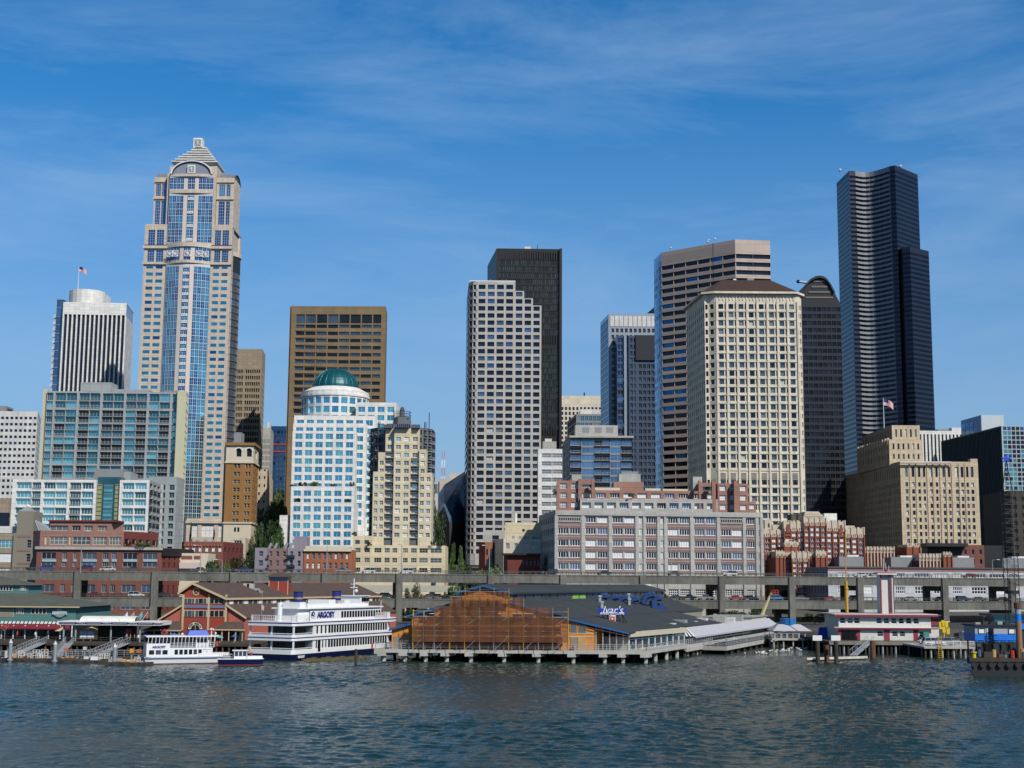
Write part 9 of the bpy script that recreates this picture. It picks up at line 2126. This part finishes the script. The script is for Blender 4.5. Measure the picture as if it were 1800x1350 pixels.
# timber fender raft beside the ship
m = MB(); a_, c_ = P(530, 1163, 262), P(640, 1153, 274); m.prism([(a_.x, 265), (c_.x, 276), (c_.x, 278), (a_.x, 267)], -.3, .35, mat('mossy_timber', (.12,.10,.05), .9, var=.3, scale=1))
for k in range(14): u_ = k/13; x, y = a_.x+(c_.x-a_.x)*u_, 265.8+11*u_; m.box(x-.5, x+.5, y-.4, y+.4, .35, .5+.12*(k % 3), MATS['mossy_timber'])
tag(m.build('log_raft', org=(a_.x, 265, 0)), 'mossy timber fender raft floating along the navy ship hull', 'raft')
m = MB(); x = P(626, 1150, 262).x; m.tube((x, 262, -4), (x, 262, P(626, 1141, 262).z), .28, timber, n=8); tag(m.build('mooring_pile', org=(x, 262, 0)), 'single dark timber pile between the ship and the concrete pier', 'pile')

# --- small white tour boat
q = P(247, 1160, 254); T_ = Boat('tour_boat', 'small white tour boat with a blue tarpaulin on its roof', q.x, 255.5, (.93, .37), 'boat')
Lt, Bt = 15.6, 4.6
pl2 = plan(Lt, Bt, .34); lo2 = [(p[0]*.96+.3, p[1]*.86) for p in pl2]
def lift(p): return p
m = T_.mb(); m.prism(lo2, -.4, .18, redd, poly2=lo2); m.prism(lo2, .18, 1.35, hullw, poly2=pl2); T_.one('hull', m)
m = T_.mb(); m.prism([(p[0], p[1]*1.01) for p in pl2], 1.0, 1.14, lblue, top=False); T_.one('stripe', m)
m = T_.mb(); bw = [(9.5, -Bt/2+.02), (12, -2.0), (14.2, -1.1), (15.5, 0), (14.2, 1.1), (12, 2.0), (9.5, Bt/2)]; m.prism(bw, 1.35, 1.9, hullw, poly2=[(p[0]+.15, p[1]) for p in bw]); T_.one('bow_bulwark', m)
T_.b.face(T_.pt(.3, -Bt/2), T_.pt(4.4, -Bt/2), 1.35, 3.7, M_(z=[(1.75, 2.55)], n=3, wf=.78, ml=.08, mr=.05, dep=.1, g=[(gN, 1), (gS, 1)], fr=muld, ft=.04, wall=hullw))
T_.b.face(T_.pt(4.4, -Bt/2), T_.pt(12.2, -Bt/2+.35), 1.35, 2.9, M_(z=[(1.7, 2.6)], n=8, wf=.74, ml=.1, mr=.02, dep=.1, g=[(gN, 2), (gS, 1)], fr=muld, ft=.04, wall=hullw))
T_.b.face(T_.pt(.3, Bt/2), T_.pt(.3, -Bt/2), 1.35, 3.7, {'wall': hullw})
m = T_.mb(); m.box(.32, 12.1, -Bt/2+.36, Bt/2, 1.35, 2.88, hullw); m.box(.32, 4.38, -Bt/2+.02+.12, Bt/2, 2.88, 3.68, hullw); T_.one('cabin', m)
m = T_.mb(); rp = [(.2, -Bt/2-.05), (12.4, -Bt/2+.3), (13.4, -1.2), (13.6, 0), (13.4, 1.2), (12.4, Bt/2-.3), (.2, Bt/2)]; m.prism(rp, 4.85, 5.05, hullw, bottom=True); T_.one('roof', m)
for k in range(19):
    m = T_.mb(); x = .5+k*.66; y0 = -Bt/2+.05+max(0, (x-4)*.03); m.tube((x, y0, 3.6 if x < 4.4 else 2.9), (x+.12, y0, 4.85), .06, hullw, n=5); T_.one('stanchion', m)
m = T_.mb()
for z_ in (3.1, 3.4, 3.75): m.tube((4.4, -Bt/2+.02, z_), (12.3, -Bt/2+.35, z_), .035, hullw, n=4); m.tube((12.3, -Bt/2+.35, z_), (13.4, 0, z_), .035, hullw, n=4)
T_.one('railing', m)
m = T_.mb(); m.box(2, 11, -.6, 1.9, 2.9, 4.6, mat('boat_interior', (.10,.11,.14), .7, var=.2, scale=2)); m.box(9.2, 11.6, -1.4, 1.6, 2.9, 4.8, hullw); m.box(9.4, 11.4, -1.42, -1.401, 3.7, 4.5, gN); T_.one('seating', m)
m = T_.mb(); m.prism([(7.6, -1.4), (11.6, -1.3), (11.6, 1.4), (7.6, 1.4)], 5.05, 5.95, mat('tarp_blue', (.01,.07,.5)), poly2=[(8.1, -.9), (11.2, -.8), (11.2, 1), (8.1, 1)]); T_.one('tarpaulin', m)
m = T_.mb(); m.tube((12.2, 0, 5.05), (12.2, 0, 6.4), .08, hullw); m.box(11.8, 12.6, -.3, .3, 6.1, 6.25, hullw); m.ball((6.9, 0, 5.3), .22, hullw); m.ball((12.9, -.4, 5.4), .2, hullw); T_.one('mast', m)
m = T_.mb(); m.box(12.9, 13.25, -1.5, -1.2, 3.1, 3.9, MATS['sign_red']); T_.one('lifebuoy', m)
a2 = math.atan2(T_.f.y, T_.f.x); p_ = T_.T @ Vector((2.5, -Bt/2-.04, 2.9)); text("ARGOSY", .62, lblue, p_, a2, T_.b.root, bold=.02)
T_.b.finish()
# --- little blue workboat
q = P(380, 1160, 253); W_b = Boat('motor_boat', 'little navy boat with red waterline and white wheelhouse', q.x, 254, (.97, .22), 'boat')
pl3 = plan(8.3, 2.7, .4); lo3 = [(p[0]*.95+.2, p[1]*.85) for p in pl3]
m = W_b.mb(); m.prism(lo3, -.3, .12, hred); m.prism(lo3, .12, 1.05, hblue, poly2=pl3); m.prism([(p[0], p[1]*1.02) for p in pl3], 1.05, 1.15, hullw); W_b.one('hull', m)
m = W_b.mb(); m.prism([(5.2, -1.2), (6.8, -.8), (8.0, 0), (6.8, .8), (5.2, 1.2)], 1.15, 1.6, hullw); W_b.one('foredeck', m)
m = W_b.mb(); m.box(2.9, 5.3, -1.0, 1.0, 1.15, 1.6, hullw); m.box(2.95, 5.2, -.95, .95, 1.6, 2.5, gS); m.box(2.6, 5.5, -1.15, 1.15, 2.5, 2.65, hullw)
for x in (2.95, 3.7, 4.4, 5.15): m.box(x-.06, x+.06, -1.02, -.94, 1.55, 2.55, hullw)
W_b.one('wheelhouse', m)
m = W_b.mb()
for k in range(7): x = .3+k*.38; m.tube((x, -1.05, 1.1), (x, -1.05, 1.95), .03, mulg, n=4)
m.tube((.3, -1.05, 1.95), (2.6, -1.05, 1.95), .04, hullw, n=4); m.tube((.3, -1.05, 1.5), (2.6, -1.05, 1.5), .03, hullw, n=4); W_b.one('railing', m)
m = W_b.mb(); m.box(1, 2.2, -.5, .5, 1.15, 1.7, mulg); m.tube((6.0, 0, 1.6), (6.0, 0, 2.2), .2, MATS['clutter_red']); W_b.one('deck_gear', m)
W_b.b.finish()

# =============== people ===============
def person_mesh(pose):
    me = bpy.data.meshes.new('person'); 
    if pose == 0: v = [(0,0,.93),(0,0,1.15),(0,0,1.38),(0,0,1.5),(0,.01,1.62),(0,.02,1.72),(.1,0,.9),(.11,0,.5),(.12,-.02,.06),(.12,.12,.03),(-.1,0,.9),(-.11,.02,.5),(-.12,0,.06),(-.12,.14,.03),(.19,0,1.36),(.25,0,1.1),(.26,.08,.86),(-.19,0,1.36),(-.25,0,1.1),(-.24,.1,.88)]
    elif pose == 1: v = [(0,0,.93),(0,0,1.15),(0,.02,1.38),(0,.03,1.5),(0,.05,1.62),(0,.06,1.72),(.1,0,.9),(.11,.16,.5),(.12,.2,.08),(.12,.33,.04),(-.1,0,.9),(-.11,-.1,.5),(-.12,-.32,.12),(-.12,-.22,.03),(.19,0,1.36),(.24,-.12,1.12),(.24,-.05,.9),(-.19,0,1.36),(-.24,.1,1.12),(-.24,.24,.95)]
    else: v = [(0,0,.5),(0,.0,.75),(0,.02,.98),(0,.03,1.1),(0,.05,1.22),(0,.06,1.31),(.1,.02,.5),(.12,.42,.5),(.12,.44,.08),(.12,.56,.03),(-.1,.02,.5),(-.12,.42,.5),(-.12,.44,.08),(-.12,.56,.03),(.19,0,.96),(.24,.05,.72),(.2,.28,.68),(-.19,0,.96),(-.24,.05,.72),(-.2,.28,.68)]
    e = [(0,1),(1,2),(2,3),(3,4),(4,5),(0,6),(6,7),(7,8),(8,9),(0,10),(10,11),(11,12),(12,13),(2,14),(14,15),(15,16),(2,17),(17,18),(18,19)]
    r_ = [.15,.14,.16,.06,.1,.09,.09,.06,.045,.04,.09,.06,.045,.04,.06,.045,.035,.06,.045,.035]
    me.from_pydata(v, e, []); o = bpy.data.objects.new('p', me); COL.objects.link(o); sk = o.modifiers.new('s', 'SKIN'); sb_ = o.modifiers.new('u', 'SUBSURF'); sb_.levels = 1; sb_.render_levels = 1
    for i, q in enumerate(me.skin_vertices[0].data): q.radius = (r_[i]*.85, r_[i]*.85); q.use_root = (i == 0)
    dg = bpy.context.evaluated_depsgraph_get(); res = bpy.data.meshes.new_from_object(o.evaluated_get(dg)); bpy.data.objects.remove(o)
    return res
PM = [person_mesh(0), person_mesh(1), person_mesh(2)]
skin_ = mat('skin', (.45,.26,.18), .6, var=0); hair_ = mat('hair_dark', (.03,.02,.015), .7, var=0)
SHIRT = {'white': (.7,.7,.7), 'red': (.45,.03,.03), 'blue': (.05,.12,.4), 'black': (.02,.02,.02), 'grey': (.25,.25,.26), 'teal': (.05,.3,.3), 'pink': (.55,.2,.25), 'orange': (.6,.2,.03)}
PV = {}
def person(pose, sh_, tr_, x, y, z, rz, label, group):
    key = (pose, sh_, tr_)
    if key not in PV:
        me = PM[pose].copy(); me.materials.clear(); zs_ = (.93, 1.46) if pose < 2 else (.52, 1.06)
        for mm in (mat('trousers_'+tr_, SHIRT[tr_] if tr_ != 'navy' else (.02,.03,.08), .8, var=0), mat('shirt_'+sh_, SHIRT[sh_], .8, var=0), skin_, hair_): me.materials.append(mm)
        for p in me.polygons: c = p.center; p.material_index = 0 if c.z < zs_[0] or (pose == 2 and c.y > .12 and c.z < .62) else (1 if c.z < zs_[1] and c.z > zs_[0]+.0 else (3 if c.z > zs_[1]+.22 or (c.y < 0 and c.z > zs_[1]+.1) else 2)); 
        PV[key] = me
    o = link('person', PV[key], None, (x, y, z)); o.rotation_euler = (0, 0, rz); tag(o, label, 'person', group)
PL = [(0,'white','navy',688,1140,272,DZ,'person in white standing left of the scaffold'), 
 (0,'blue','white',1043,1138,272,DZ,'person in blue standing at the right edge of the orange shed'), (1,'red','black',1057,1138,273,DZ,'person in red walking on the pier under the terrace roof'), (0,'white','blue',1041,1138,274,DZ,'person in white standing at the right edge of the orange shed'), (2,'white','navy',1094,1138,273,DZ,'seated person in white at the terrace railing'),
 (2,'pink','navy',1125,1138,274,DZ,'seated person in pink before the glass restaurant'), (2,'black','grey',1137,1136,276,DZ,'seated person in black before the glass restaurant'), (0,'grey','black',1112,1138,272,DZ,'person in grey standing before the glass restaurant'), (1,'teal','navy',1277,1132,312,1.6,'person in teal walking on the dining deck at left'), (0,'white','navy',1290,1131,318,1.6,'person in white standing on the dining deck at left'),
 (2,'blue','navy',1303,1130,324,1.6,'seated person in blue on the dining deck'), (2,'teal','white',1312,1130,328,1.6,'seated person in teal on the dining deck'), (0,'red','navy',1345,1128,352,1.6,'person in red at the far end of the dining deck'), (1,'white','black',1352,1127,355,1.6,'person in white walking at the far end of the dining deck'),
 (0,'pink','navy',236,1126,286,2.4,'person in pink on the pier left of the small white boat'), (0,'white','navy',243,1126,287,2.4,'person in white on the pier left of the small white boat'), (1,'orange','navy',229,1126,287,2.4,'person in orange on the pier left of the small white boat'), (0,'grey','black',222,1126,288,2.4,'person in grey on the pier under the pink flower basket'), (0,'blue','navy',120,1122,296,2.4,'person in blue between the tan parasols'), (1,'white','grey',62,1122,298,2.4,'person in white before the dark red awning'), (0,'black','navy',83,1122,298,2.4,'person in black before the dark red awning'), (0,'red','navy',30,1122,298,2.4,'person in red before the dark red awning'),
 (0,'red','navy',1506,1120,314,2.6,'person in red by the fire station gangway'), (1,'blue','navy',1645,1126,297,2.3,'person in blue on the quay beside the yellow ladder'), (0,'orange','navy',437,1140,254.4,1.6,'person in orange standing on the little navy boat')]
for k, (po, s_, tr_, px_, py_, Y, z, lb) in enumerate(PL): q = P(px_, py_, Y); person(po, s_, tr_, q.x, Y, z, (k*1.7) % 6.28, lb, 'people on the waterfront')
